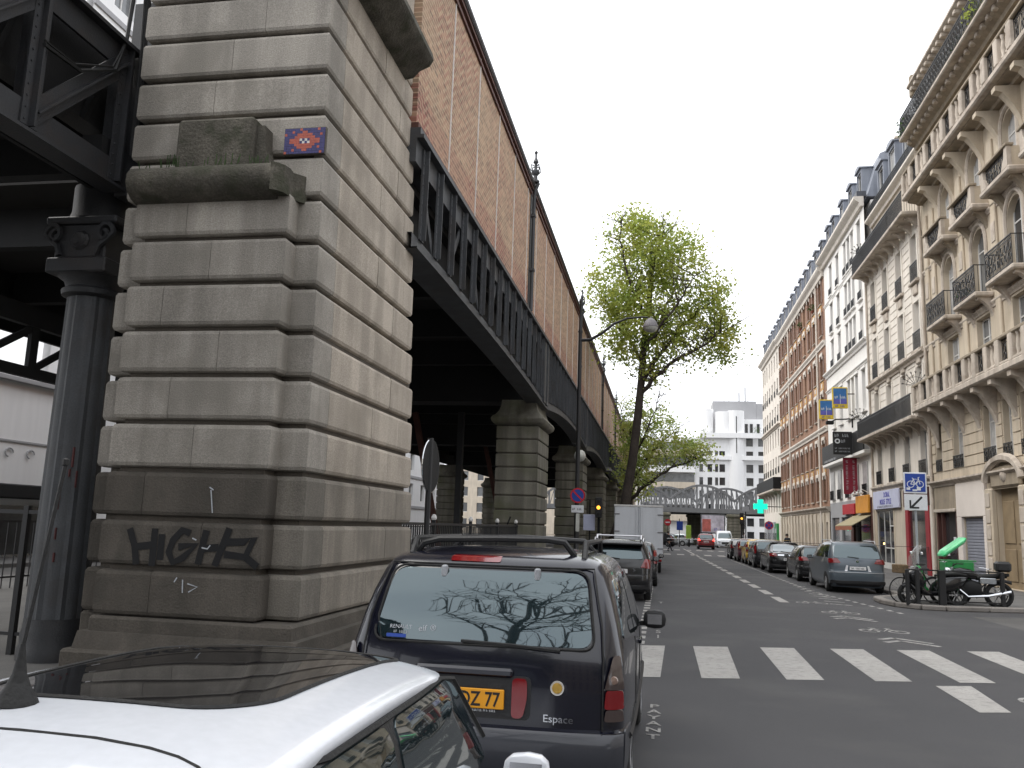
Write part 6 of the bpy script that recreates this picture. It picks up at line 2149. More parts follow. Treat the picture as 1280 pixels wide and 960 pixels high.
B().cbox(-1.0, 1.0, 0.0, 0.12, 0.48, 0.66, 0.02).obj('rear_bumper', 'truck_grey', tr, loc=(0, 0, 0))
B().box(-0.5, 0.5, 0.1, 6.6, 0.5, 0.74).obj('chassis', 'plastic_black', tr, loc=(0, 0, 0))
Ct = Car([(0.4, 5.65, 7.2, 0.98), (0.8, 5.65, 7.25, 1.0), (1.2, 5.65, 7.1, 1.0), (1.5, 5.65, 6.8, 0.96), (2.0, 5.65, 6.4, 0.88), (2.1, 5.75, 6.2, 0.8)], 0.1, 0.3, 0, 0.1)
Ct.shell().obj('cab', 'truck_white', tr, loc=(0, 0, 0), smooth=35, fix=True)
for s in (-1, 1):
    patch(rnd_poly([(5.85, 1.35), (6.75, 1.3), (6.35, 1.95), (5.85, 1.95)], 0.05, 3), lambda u, v, o, s=s: Ct.side(u, v, s, o), 3, 0.007).obj('side_window', 'car_glass', tr, loc=(0, 0, 0))
    B().cbox(min(s * 1.05, s * 1.25), max(s * 1.05, s * 1.25), 6.45, 6.6, 1.3, 1.75, 0.04).obj('wing_mirror', 'plastic_black', tr, loc=(0, 0, 0))

# right-hand row, near to far
t, C = hatch((6.45, 30.55, 0), 'large grey estate-like people carrier with silver roof rails, nearest in the right row', 'paint_grey', 4.75, 0.93, 1.70, 'silver_rail', 'wide')
for s in (-1, 1):
    rear_patch(t, C, [(s * 0.34, 0.73), (s * 0.42, 0.73), (s * 0.36, 0.92), (s * 0.30, 0.92)], 'silver_rail', 'plate_trim', 0.01, 0.012)
rear_patch(t, C, [(-0.90, 0.68), (0.90, 0.68), (0.90, 0.70), (-0.90, 0.70)], 'paint_silver', 'bumper_strip', 0.008, 0.014)
hatch((6.30, 36.4, 0), 'black saloon mostly hidden ahead of the grey people carrier', 'paint_black', 4.3, 0.87, 1.47, None, 'wide')
hatch((5.98, 43.1, 0), 'black notchback saloon with a bright trim bar between its red lamps', 'paint_black', 4.7, 0.91, 1.47, None, 'wide', sedan=True)
hatch((5.78, 48.6, 0), 'dark grey hatchback directly ahead of the black saloon', 'paint_dark', 4.2, 0.87, 1.52, None, 'tall')
hatch((5.72, 53.2, 0), 'small mustard yellow car in the right row', 'paint_yellow', 3.6, 0.82, 1.50, None, 'tall')
hatch((5.62, 57.4, 0), 'dark red small car in front of the yellow one', 'paint_plum', 3.8, 0.83, 1.50, None, 'tall')
hatch((5.55, 62.3, 0), 'grey car with pale rear window, farthest in the right row', 'paint_dark', 4.1, 0.86, 1.45, None, 'round', glass='curtain')
# beyond the crossing
hatch((4.55, 92.5, 0), 'dark red car with lit brake lamps driving away down the street', 'paint_red', 4.1, 0.88, 1.62, None, 'round', lit=True, group='cars beyond the far crossing', name='car_driving')
hatch((1.6, 101.0, 0), 'black car parked under the crossing viaduct', 'paint_black', 4.2, 0.87, 1.48, None, 'tall', rz=R(70), group='cars beyond the far crossing')
hatch((3.5, 108.5, 0), 'silver car parked crosswise behind the black one under the crossing viaduct', 'paint_silver', 4.2, 0.87, 1.5, None, 'tall', rz=R(60), group='cars beyond the far crossing')
# white van seen from the front
v = thing('white_van', 'white van facing us under the crossing viaduct', 'van', (7.2, 103.0, 0))
Cv = Car([(0.25, 0.0, 4.6, 0.86), (0.4, -0.05, 4.65, 0.92), (0.8, 0.0, 4.65, 0.94), (1.0, 0.35, 4.65, 0.93), (1.1, 0.7, 4.64, 0.92), (1.5, 1.1, 4.62, 0.88), (1.85, 1.5, 4.58, 0.82), (1.98, 1.75, 4.5, 0.74)], 0.3, 0.1, 0.1, 0.0)
Cv.shell().obj('body', 'paint_white', v, loc=(0, 0, 0), smooth=35, fix=True)
patch(rnd_poly([(-0.78, 1.12), (0.78, 1.12), (0.68, 1.72), (-0.68, 1.72)], 0.06, 3), lambda u, v_, o: Cv.rear(u, v_, o), 4, 0.01).obj('windscreen', 'car_glass', v, loc=(0, 0, 0))
for s in (-1, 1):
    patch(rnd_poly([(s * 0.5, 0.72), (s * 0.86, 0.72), (s * 0.84, 0.95), (s * 0.55, 0.9)], 0.04, 3), lambda u, v_, o: Cv.rear(u, v_, o), 3, 0.012).obj('headlamp', 'chrome', v, loc=(0, 0, 0))
    wheel(v, s * 0.82, 0.8, 0.32, 0.2, s)
    wheel(v, s * 0.82, 3.8, 0.32, 0.2, s)
patch(rnd_poly([(-0.4, 0.45), (0.4, 0.45), (0.4, 0.7), (-0.4, 0.7)], 0.04, 3), lambda u, v_, o: Cv.rear(u, v_, o), 3, 0.008).obj('grille', 'plastic_black', v, loc=(0, 0, 0))
# ------------------------------------------------------------------ trees
def leafy(name, label, base, trunk, limbs, clumps, leaf, n_leaf, size, seed, r0=0.3, twig=True, group=None, wig=0.10, br=2):
    """trunk: points; limbs: lists of points starting on the trunk; clumps: (centre, radii, share)"""
    rg = random.Random(seed)
    t = thing(name, label, 'tree', base, group=group)
    b = B()
    m = len(trunk)
    b.tube(trunk, [r0 * (1 - 0.55 * i / (m - 1)) for i in range(m)], 9)
    for i in range(7):                                              # root flare
        a = 2 * PI * i / 7
        b.tube([(base[0] + r0 * 1.6 * math.cos(a), base[1] + r0 * 1.6 * math.sin(a), base[2] - 0.05), (base[0] + r0 * 0.6 * math.cos(a), base[1] + r0 * 0.6 * math.sin(a), base[2] + 0.8)], [r0 * 0.3, r0 * 0.25], 5)
    b.obj('trunk', 'bark', t, smooth=50)
    b = B()
    for lp, ra, rb in limbs:
        k = len(lp)
        # wiggle
        pts = []
        for i in range(k - 1):
            for s in range(4):
                p = Vector(lp[i]).lerp(Vector(lp[i + 1]), s / 4)
                if i + s: p += Vector((rg.uniform(-1, 1), rg.uniform(-1, 1), rg.uniform(-1, 1))) * wig
                pts.append(p)
        pts.append(Vector(lp[-1]))
        b.tube(pts, [ra + (rb - ra) * i / (len(pts) - 1) for i in range(len(pts))], 6)
        for j in range(3, len(pts)):
            for q in range(br):
                d = Vector((rg.uniform(-1, 1), rg.uniform(-1, 1), rg.uniform(-0.2, 1))).normalized()
                l = rg.uniform(0.6, 1.7)
                p0 = pts[j]
                p1 = p0 + d * l * 0.5 + Vector((0, 0, 0.1))
                p2 = p0 + d * l + Vector((rg.uniform(-.3, .3), rg.uniform(-.3, .3), 0.3))
                b.tube([p0, p1, p2], [0.035, 0.022, 0.008], 4)
                if twig:
                    for u in range(3):
                        e = p1.lerp(p2, u / 3) 
                        b.tube([e, e + Vector((rg.uniform(-1, 1), rg.uniform(-1, 1), rg.uniform(-.1, 1))) * 0.5], [0.014, 0.004], 3)
    b.obj('limbs', 'bark', t, smooth=50)
    if n_leaf:
        b = B()
        tot = sum(c[2] for c in clumps)
        for c, rad, sh in clumps:
            c = Vector(c)
            n = int(n_leaf * sh / tot)
            k = max(6, n // 26)
            for j in range(k):                                       # sprays of leaves
                while True:
                    q = Vector((rg.uniform(-1, 1), rg.uniform(-1, 1), rg.uniform(-1, 1)))
                    if 0.10 < q.length < 1: break
                q = q * (0.75 + 0.35 * rg.random())
                sc = c + Vector((q.x * rad[0], q.y * rad[1], q.z * rad[2]))
                sr = rg.uniform(0.16, 0.55)
                for i in range(n // k):
                    p = sc + Vector((rg.gauss(0, 1), rg.gauss(0, 1), rg.gauss(0, 0.8))) * sr
                    s = size * rg.uniform(0.55, 1.25)
                    u = Vector((rg.uniform(-1, 1), rg.uniform(-1, 1), rg.uniform(-0.9, 0.5))).normalized() * s
                    w = u.cross(Vector((rg.uniform(-1, 1), rg.uniform(-1, 1), rg.uniform(-1, 1)))).normalized() * s * 0.42
                    b.add([tuple(p), tuple(p + u * 0.5 + w), tuple(p + u), tuple(p + u * 0.5 - w)], [(0, 1, 2, 3)])
        b.obj('crown', leaf, t)
    return t


TY = 45.0
leafy('leaning_tree', 'tall leaning tree with yellow green spring leaves behind the white truck', (-3.0, TY, 0.1),
      [(-3.0, TY, 0.0), (-2.55, TY, 1.2), (-1.95, TY, 3.0), (-1.55, TY, 5.5), (-1.3, TY, 7.8), (-1.12, TY, 9.8), (-1.0, TY + .2, 11.8), (-0.75, TY + .3, 14.0), (-0.6, TY, 16.5)],
      [([(-1.15, TY, 9.3), (-0.5, TY - .3, 10.6), (0.5, TY, 12.0), (1.6, TY, 13.2), (2.8, TY, 14.2)], 0.15, 0.03),
       ([(-1.2, TY, 8.9), (-0.3, TY - .6, 9.9), (1.0, TY - .8, 10.8), (2.3, TY - .8, 11.6), (3.2, TY - 1, 12.2)], 0.13, 0.03),
       ([(-1.1, TY, 10.5), (-1.8, TY + .8, 12.0), (-2.6, TY + .6, 13.4), (-3.4, TY + 1, 14.6)], 0.12, 0.03),
       ([(-1.0, TY, 11.5), (-0.2, TY + 1.2, 13.2), (0.6, TY + 1.5, 15.0), (0.9, TY + 1, 17.2)], 0.11, 0.02),
       ([(-0.9, TY, 13.0), (-1.6, TY - 1.0, 14.6), (-2.2, TY - 1.2, 16.6), (-2.3, TY - 1, 18.2)], 0.10, 0.02),
       ([(-0.7, TY, 15.0), (-0.3, TY - .6, 16.6), (0.3, TY - .8, 18.0)], 0.08, 0.02),
       ([(-1.1, TY, 11.0), (-0.2, TY - 1.5, 12.3), (0.8, TY - 2.0, 13.4), (1.6, TY - 2, 14.8)], 0.10, 0.02)],
      [((-1.0, TY, 16.8), (2.3, 2.2, 2.2), 22), ((-2.6, TY, 14.6), (1.8, 2.0, 1.9), 15), ((0.6, TY, 16.2), (1.9, 2.0, 2.2), 14), ((-0.6, TY, 13.2), (2.4, 2.2, 1.9), 20),
       ((2.3, TY, 13.8), (1.5, 1.6, 2.0), 12), ((3.0, TY, 12.0), (1.1, 1.3, 1.5), 7), ((0.9, TY, 11.8), (1.9, 1.7, 1.3), 9), ((-2.2, TY, 11.8), (1.4, 1.5, 1.2), 7), ((-0.7, TY, 10.4), (1.0, 1.0, 0.9), 4), ((-1.6, TY, 18.5), (1.2, 1.1, .9), 4)],
      'leaf_spring', 26000, 0.165, 21, 0.30)
T2 = 62.0
leafy('low_spreading_tree', 'lower spreading tree with thin reddish green leaves behind the leaning one', (-3.4, T2, 0.1),
      [(-3.4, T2, 0), (-3.1, T2, 1.6), (-2.7, T2, 3.4), (-2.4, T2, 5.0), (-2.2, T2, 7.5), (-2.3, T2, 9.5)],
      [([(-2.8, T2, 3.2), (-1.6, T2 - .5, 4.6), (-0.2, T2 - .7, 5.7), (1.4, T2, 6.6), (2.8, T2, 7.2)], 0.16, 0.03),
       ([(-2.5, T2, 4.6), (-1.6, T2 + .8, 6.4), (-0.4, T2 + 1, 7.9), (0.9, T2 + 1, 9.2)], 0.13, 0.03),
       ([(-2.3, T2, 6.5), (-1.4, T2 - 1, 8.2), (-0.6, T2 - 1.2, 10.0), (-0.2, T2 - 1, 11.4)], 0.10, 0.02),
       ([(-2.2, T2, 7.5), (-2.8, T2 + 1, 9.2), (-3.2, T2 + 1, 11.0)], 0.10, 0.02)],
      [((-0.6, T2, 9.2), (2.2, 2.0, 2.2), 14), ((1.2, T2, 7.6), (2.0, 1.7, 1.3), 14), ((2.6, T2, 7.4), (1.1, 1.2, 0.9), 5), ((-2.2, T2, 9.6), (1.6, 1.6, 1.8), 10), ((-1.6, T2, 6.2), (1.6, 1.6, 1.3), 9), ((-2.6, T2, 7.0), (1.2, 1.3, 2.6), 7)],
      'leaf_rust', 6500, 0.19, 33, 0.26)
T3 = 80.0
leafy('dark_tree', 'thin dark stemmed tree farther behind beside the end pylon', (-3.0, T3, 0.1),
      [(-3.0, T3, 0), (-2.9, T3, 3), (-2.8, T3, 6), (-2.8, T3, 10)],
      [([(-2.9, T3, 5), (-2.0, T3, 7), (-1.2, T3, 9)], 0.1, 0.03), ([(-2.8, T3, 6), (-3.4, T3, 8), (-3.8, T3, 10.5)], 0.1, 0.03)],
      [((-2.3, T3, 9), (2.0, 1.6, 2.4), 5), ((-2.5, T3, 6), (1.6, 1.4, 1.5), 3)], 'leaf_spring', 2600, 0.22, 41, 0.2)
# bare tree behind the viewer (mirrored in the rear window)
bt_limbs = []
rg = random.Random(9)
for i in range(18):
    a = 2.4 * i + rg.uniform(-.2, .2)
    z0 = 5.5 + 0.42 * i
    l = rg.uniform(2.4, 4.2)
    p0 = Vector((-2.6 + 0.05 * i, -5.0, z0))
    p1 = p0 + Vector((math.cos(a) * l * 0.45, math.sin(a) * l * 0.45, 1.3))
    p2 = p0 + Vector((math.cos(a) * l * 0.8, math.sin(a) * l * 0.8, 2.9))
    p3 = p0 + Vector((math.cos(a) * l, math.sin(a) * l, 4.6))
    bt_limbs.append(([p0, p1, p2, p3], 0.075, 0.012))
leafy('bare_tree', 'bare street tree behind the viewer, mirrored in the rear window', (-2.9, -5.0, 0.1),
      [(-2.9, -5, 0), (-2.8, -5, 3), (-2.6, -5, 6), (-2.3, -5, 10), (-2.1, -5, 14)], bt_limbs, [], None, 0, 0.1, 5, 0.22, True, None, 0.04, 2)

# ------------------------------------------------------------------ street lamp, signs
lp = thing('street_lamp', 'tall black street lamp with a curved arm and round grey lantern', 'street lamp', (-2.8, 28.4, 0.11))
B().lathe([(0.20, 0), (0.20, 0.25), (0.14, 0.35), (0.12, 1.0), (0.09, 1.05), (0.085, 1.3), (0.06, 8.2), (0.06, 8.35), (0.08, 8.4), (0.05, 8.5), (0.03, 9.4), (0.05, 9.45), (0.0, 9.65)], n=12).obj('pole', 'black_paint', lp, loc=(0, 0, 0), smooth=40)
B().tube([(0, 0, 8.1), (0.35, 0, 8.12), (0.75, 0, 8.35), (1.15, 0, 8.68), (1.6, 0, 8.86), (2.1, 0, 8.9), (2.3, 0, 8.88)], [0.06, 0.055, 0.05, 0.045, 0.035, 0.03, 0.03], 8).obj('arm', 'black_paint', lp, loc=(0, 0, 0), smooth=50)
B().lathe([(0.0, 0.30), (0.08, 0.27), (0.19, 0.16), (0.26, 0.0), (0.265, -0.04)], (2.38, 0, 8.58), 18).obj('lantern_hood', 'lamp_hood', lp, loc=(0, 0, 0), smooth=50)
B().lathe([(0.25, -0.04), (0.22, -0.13), (0.12, -0.20), (0.0, -0.22)], (2.38, 0, 8.58), 18).obj('lantern_glass', 'lamp_glass', lp, loc=(0, 0, 0), smooth=50)


def disc_sign(par, x, y, z, r, face, rim, ny=-1, name='sign_disc'):
    B().lathe([(r, -0.012), (r, 0.012)], (x, y, z), 24, 'y').obj(name, rim, par)
    B().lathe([(r * 0.80, -0.004 + ny * 0.012), (r * 0.80, 0.004 + ny * 0.0125)], (x, y, z), 24, 'y').obj('sign_face', face, par)


def no_parking(name, label, x, y, z, r, pole=None, cross=False):
    t = thing(name, label, 'road sign', (x, y, 0.11))
    disc_sign(t, x, y - 0.1, z, r, 'sign_blue', 'sign_red')
    b = B().bar((x - r * .56, y - 0.118, z + r * .56), (x + r * .56, y - 0.118, z - r * .56), r * 0.2, 0.006, (0, 1, 0))
    if cross: b.bar((x - r * .56, y - 0.1185, z - r * .56), (x + r * .56, y - 0.1185, z + r * .56), r * 0.2, 0.006, (0, 1, 0))
    b.obj('sign_bar', 'sign_red', t)
    if pole: B().tube([(x, y, 0.1), (x, y, pole)], 0.035, 8).obj('post', 'sign_grey', t)
    return t


s1 = no_parking('no_parking_sign', 'round blue and red no parking sign fixed to the lamp pole', -2.76, 28.3, 2.92, 0.25)
B().cbox(-2.96, -2.55, 28.16, 28.19, 2.36, 2.60, 0.006).obj('plate', 'sign_white', s1)
b = B()
glyphs(b, lambda u, v: (-2.93 + u, 28.158, 2.44 + v), 0.34, 0.07)
b.obj('lettering', 'sign_black', s1)
B().cbox(-2.80, -2.68, 28.14, 28.155, 1.75, 2.34, 0.02).obj('flyer', 'lamp_glass', s1)
t = thing('round_sign', 'round road sign seen from behind beside the big pier', 'road sign', (-2.9, 10.4, 0.11))
B().tube([(-2.9, 10.4, 0.1), (-2.9, 10.4, 2.95)], 0.038, 8).obj('post', 'black_paint', t)
rr = 0.33
cth = R(87)
vs, fs = [], []
for k in range(32):
    a = 2 * PI * k / 32
    for d in (-0.012, 0.012):
        u, v = rr * math.cos(a), rr * math.sin(a)
        vs.append((-2.9 + u * math.cos(cth) - d * math.sin(cth), 10.45 + u * math.sin(cth) + d * math.cos(cth), 2.6 + v))
fs = [tuple(range(0, 64, 2)), tuple(range(1, 64, 2))[::-1]] + [(2 * k, 2 * k + 1, (2 * k + 3) % 64, (2 * k + 2) % 64) for k in range(32)]
B().add(vs, fs).obj('disc', 'iron_dark', t)
B().tube([(-2.9 + (rr + .006) * math.cos(2 * PI * k / 32) * math.cos(cth), 10.45 + (rr + .006) * math.cos(2 * PI * k / 32) * math.sin(cth), 2.6 + (rr + .006) * math.sin(2 * PI * k / 32)) for k in range(33)], 0.009, 5).obj('rim', 'chrome', t)
# cycle route sign
t = thing('cycle_sign', 'square blue bicycle sign with a white arrow panel below, by the bike rack', 'road sign', (7.38, 27.2, 0.115))
B().tube([(7.38, 27.06, 0.1), (7.38, 27.06, 3.8)], 0.035, 8).obj('post', 'sign_grey', t)
B().cbox(7.06, 7.70, 26.98, 27.02, 3.20, 3.82, 0.01).obj('panel', 'sign_white', t)
B().box(7.10, 7.66, 26.972, 26.979, 3.25, 3.78).obj('panel_face', 'sign_blue', t)
b = B()
for dx in (-0.13, 0.13):
    b.ribbon([(7.38 + dx + 0.095 * math.cos(2 * PI * k / 16), 26.969, 3.47 + 0.095 * math.sin(2 * PI * k / 16)) for k in range(17)], 0.02, (0, -1, 0))
b.ribbon([(7.25, 26.9685, 3.47), (7.33, 26.9685, 3.62), (7.47, 26.9685, 3.62), (7.38, 26.9685, 3.47), (7.25, 26.9685, 3.47)], 0.022, (0, -1, 0))
b.ribbon([(7.38, 26.968, 3.47), (7.32, 26.968, 3.64), (7.29, 26.968, 3.655)], 0.022, (0, -1, 0))
b.ribbon([(7.51, 26.968, 3.47), (7.46, 26.968, 3.67), (7.50, 26.968, 3.68)], 0.022, (0, -1, 0))
b.obj('bicycle_symbol', 'sign_white', t)
b = B()
for x, z, w, h in ((7.18, 3.30, 0.10, 0.07), (7.47, 3.29, 0.11, 0.10), (7.36, 3.27, 0.13, 0.05)): b.box(x - w / 2, x + w / 2, 26.966, 26.9675, z, z + h)
b.obj('sticker', 'sign_white', t)
B().cbox(7.06, 7.70, 26.98, 27.02, 2.70, 3.17, 0.01).obj('arrow_panel', 'sign_white', t)
b = B().ribbon([(7.55, 26.977, 3.10), (7.26, 26.977, 2.80)], 0.06, (0, -1, 0))
b.ribbon([(7.22, 26.9765, 3.0), (7.22, 26.9765, 2.76)], 0.05, (0, -1, 0)).ribbon([(7.20, 26.976, 2.78), (7.46, 26.976, 2.78)], 0.05, (0, -1, 0))
b.obj('arrow', 'sign_black', t)

# ------------------------------------------------------------------ bike rack and two-wheelers
rk = thing('bike_rack', 'low black metal barrier around the parked two-wheelers', 'barrier', (7.6, 25.35, 0.115))
for x, w in ((6.60, 0.09), (6.87, 0.10), (7.52, 0.17), (9.14, 0.10)):
    B().cbox(x - w / 2, x + w / 2, 25.42 + (x - 7.5) * 0.16 - w / 2, 25.42 + (x - 7.5) * 0.16 + w / 2, 0.1, 1.05, 0.012).obj('post', 'black_paint', rk)
for z in (0.22, 1.04):
    B().bar((6.60, 25.42 - 0.14, z), (9.12, 25.42 + 0.26, z), 0.045, 0.035).obj('rail', 'black_paint', rk)


def two_wheel(par, x, r, tw=0.05, spokes=True):
    ty = B()
    n = 24
    ty.tube([(x + r * math.cos(2 * PI * k / n), 0, r + r * math.sin(2 * PI * k / n)) for k in range(n + 1)], tw / 2, 6)
    o = ty.obj('wheel', 'tyre', par, loc=(0, 0, 0), smooth=50)
    b = B().lathe([(0.03, -0.04), (0.03, 0.04)], (x, 0, r), 8, 'y')
    for k in range(14 if spokes else 6):
        a = 2 * PI * k / (14 if spokes else 6)
        b.tube([(x, 0.02 * (-1) ** k, r), (x + (r - tw / 2) * math.cos(a), 0, r + (r - tw / 2) * math.sin(a))], 0.003 if spokes else 0.018, 3)
    b.obj('spokes', 'chrome' if spokes else 'rim', o, loc=(0, 0, 0))


def bicycle(loc, rz, label, mat, basket=False):
    t = thing('bicycle', label, 'bicycle', loc, rz, 'two-wheelers parked at the rack')
    two_wheel(t, -0.5, 0.34, 0.035)
    two_wheel(t, 0.52, 0.34, 0.035)
    b = B()
    for p, q in (((-0.5, 0, .34), (-0.06, 0, .30)), ((-0.06, 0, .30), (-0.2, 0, .80)), ((-0.2, 0, .80), (-0.5, 0, .34)), ((-0.19, 0, .74), (0.36, 0, .80)), ((-0.06, 0, .30), (0.38, 0, .70))): b.tube([p, q], 0.018, 6)
    b.obj('frame', mat, t, loc=(0, 0, 0))
    B().tube([(0.33, 0, .95), (0.38, 0, .72), (0.44, 0, .55), (0.52, 0, .34)], 0.016, 6).obj('fork', mat, t, loc=(0, 0, 0))
    B().tube([(0.22, -.27, 1.0), (0.32, -.2, 1.0), (0.34, 0, .97), (0.32, .2, 1.0), (0.22, .27, 1.0)], 0.013, 6).obj('handlebar', 'chrome', t, loc=(0, 0, 0))
    B().cbox(-0.36, -0.08, -0.07, 0.07, 0.90, 0.95, 0.02).tube([(-0.2, 0, .78), (-0.21, 0, .92)], 0.014, 6).obj('saddle', 'rubber', t, loc=(0, 0, 0))
    B().tube([(-0.06, -0.1, .30), (-0.06, 0.1, .30)], 0.014, 5).lathe([(0.09, 0.06), (0.09, 0.065)], (-0.06, 0, .30), 14, 'y').bar((-0.06, 0.08, 0.30), (0.02, 0.08, 0.16), 0.02).bar((-0.06, -0.08, 0.30), (-0.14, -0.08, 0.44), 0.02).obj('crank', 'iron_dark', t, loc=(0, 0, 0))
    if basket: B().cbox(0.36, 0.66, -0.18, 0.18, 0.80, 1.04, 0.02).obj('basket', 'wicker', t, loc=(0, 0, 0))
    B().tube([(-0.5 + 0.37 * math.cos(a), 0, .34 + 0.37 * math.sin(a)) for a in [0.2 + i * 0.25 for i in range(11)]], 0.02, 5).obj('mudguard', 'iron_dark', t, loc=(0, 0, 0))


def loft(secs, mat, name, par, smooth=45):
    """secs: (x, z0, z1, half width); rounded cross-sections along x"""
    b = B()
    n = 12
    for x, z0, z1, w in secs:
        zc, h = (z0 + z1) / 2, (z1 - z0) / 2
        for k in range(n):
            a = 2 * PI * k / n
            c, s_ = math.cos(a), math.sin(a)
            b.v.append((x, w * math.copysign(abs(c) ** 0.7, c), zc + h * math.copysign(abs(s_) ** 0.7, s_)))
    for i in range(len(secs) - 1):
        for k in range(n): b.f.append((i * n + k, i * n + (k + 1) % n, (i + 1) * n + (k + 1) % n, (i + 1) * n + k))
    b.f.append(tuple(range(n)))
    b.f.append(tuple(range((len(secs) - 1) * n, len(secs) * n))[::-1])
    return b.obj(name, mat, par, loc=(0, 0, 0), smooth=smooth, fix=True)


def scooter(loc, rz, label, mat, screen=True, box=None):
    t = thing('scooter', label, 'scooter', loc, rz, 'two-wheelers parked at the rack')
    two_wheel(t, -0.62, 0.26, 0.12, False)
    two_wheel(t, 0.66, 0.26, 0.11, False)
    loft([(-0.95, 0.68, 0.78, 0.05), (-0.8, 0.52, 0.80, 0.15), (-0.5, 0.34, 0.80, 0.19), (-0.2, 0.28, 0.76, 0.18), (-0.05, 0.25, 0.55, 0.17)], mat, 'rear_body', t)
    loft([(-0.1, 0.22, 0.36, 0.17), (0.2, 0.22, 0.36, 0.18), (0.36, 0.25, 0.55, 0.18)], mat, 'floor_board', t)
    loft([(0.30, 0.30, 0.80, 0.17), (0.42, 0.36, 1.02, 0.21), (0.55, 0.5, 1.0, 0.18), (0.70, 0.60, 0.86, 0.10), (0.78, 0.66, 0.78, 0.04)], mat, 'leg_shield', t)
    loft([(-0.9, 0.78, 0.84, 0.10), (-0.6, 0.78, 0.90, 0.15), (-0.2, 0.76, 0.86, 0.14), (-0.08, 0.74, 0.80, 0.08)], 'rubber', 'seat', t)
    B().tube([(0.46, 0, 0.95), (0.66, 0, 0.26)], 0.035, 7).obj('fork', 'iron_dark', t, loc=(0, 0, 0))
    B().tube([(0.36, -.34, 1.06), (0.44, -.15, 1.06), (0.46, 0, 1.04), (0.44, .15, 1.06), (0.36, .34, 1.06)], 0.016, 6).obj('handlebar', 'rubber', t, loc=(0, 0, 0))
    loft([(0.70, 0.70, 0.84, 0.12), (0.775, 0.72, 0.82, 0.09)], 'chrome', 'headlamp', t)
    loft([(0.46, 0.16, 0.50, 0.09), (0.66, 0.50, 0.58, 0.08), (0.86, 0.40, 0.50, 0.07)], mat, 'front_mudguard', t)
    if screen:
        b = B()
        pts = [(0.58, 0.26, 0.92), (0.50, 0.30, 1.25), (0.36, 0.22, 1.52), (0.30, 0.10, 1.60)]
        for x, y, z in pts: b.v += [(x, -y, z), (x + 0.05, 0, z), (x, y, z)]
        for i in range(3):
            for k in range(2): b.f.append((3 * i + k, 3 * i + k + 1, 3 * i + 4 + k, 3 * i + 3 + k))
        b.obj('windscreen', 'clear_screen', t, loc=(0, 0, 0), smooth=60)
        for s in (-1, 1):
            B().tube([(0.40, s * .2, 1.08), (0.42, s * .32, 1.35)], 0.008, 4).cbox(0.39, 0.43, s * .34 - 0.05, s * .34 + 0.05, 1.33, 1.41, 0.012).obj('mirror', 'chrome', t, loc=(0, 0, 0))
    if box:
        B().cbox(-0.98, -0.22, -0.28, 0.28, 0.74, 1.17, 0.04).obj('delivery_box', box[0], t, loc=(0, 0, 0))
        c0, s0 = math.cos(R(38)), math.sin(R(38))
        b = B().cbox(0, 0.84, -0.29, 0.29, 0.0, 0.22, 0.08)
        b.v = [(-0.16 - x * c0 + z * s0 * 0, y, 1.24 + x * s0 * 0.92 + z * c0) for x, y, z in b.v]
        b.obj('box_lid', box[1], t, loc=(0, 0, 0), smooth=40)
        B().tube([(-0.2, 0.2, 1.15), (-0.5, 0.2, 1.4)], 0.01, 4).obj('lid_stay', 'iron_dark', t, loc=(0, 0, 0))
        for z in (0.72, 1.19): B().tube([(-1.02, -.28, z), (-0.2, -.28, z), (-0.2, .28, z), (-1.02, .28, z), (-1.02, -.28, z)], 0.018, 5).obj('carrier_rail', box[0], t, loc=(0, 0, 0))
        B().cbox(-0.85, -0.35, 0.20, 0.30, 0.30, 0.78, 0.04).obj('pannier', box[0], t, loc=(0, 0, 0))
    return t


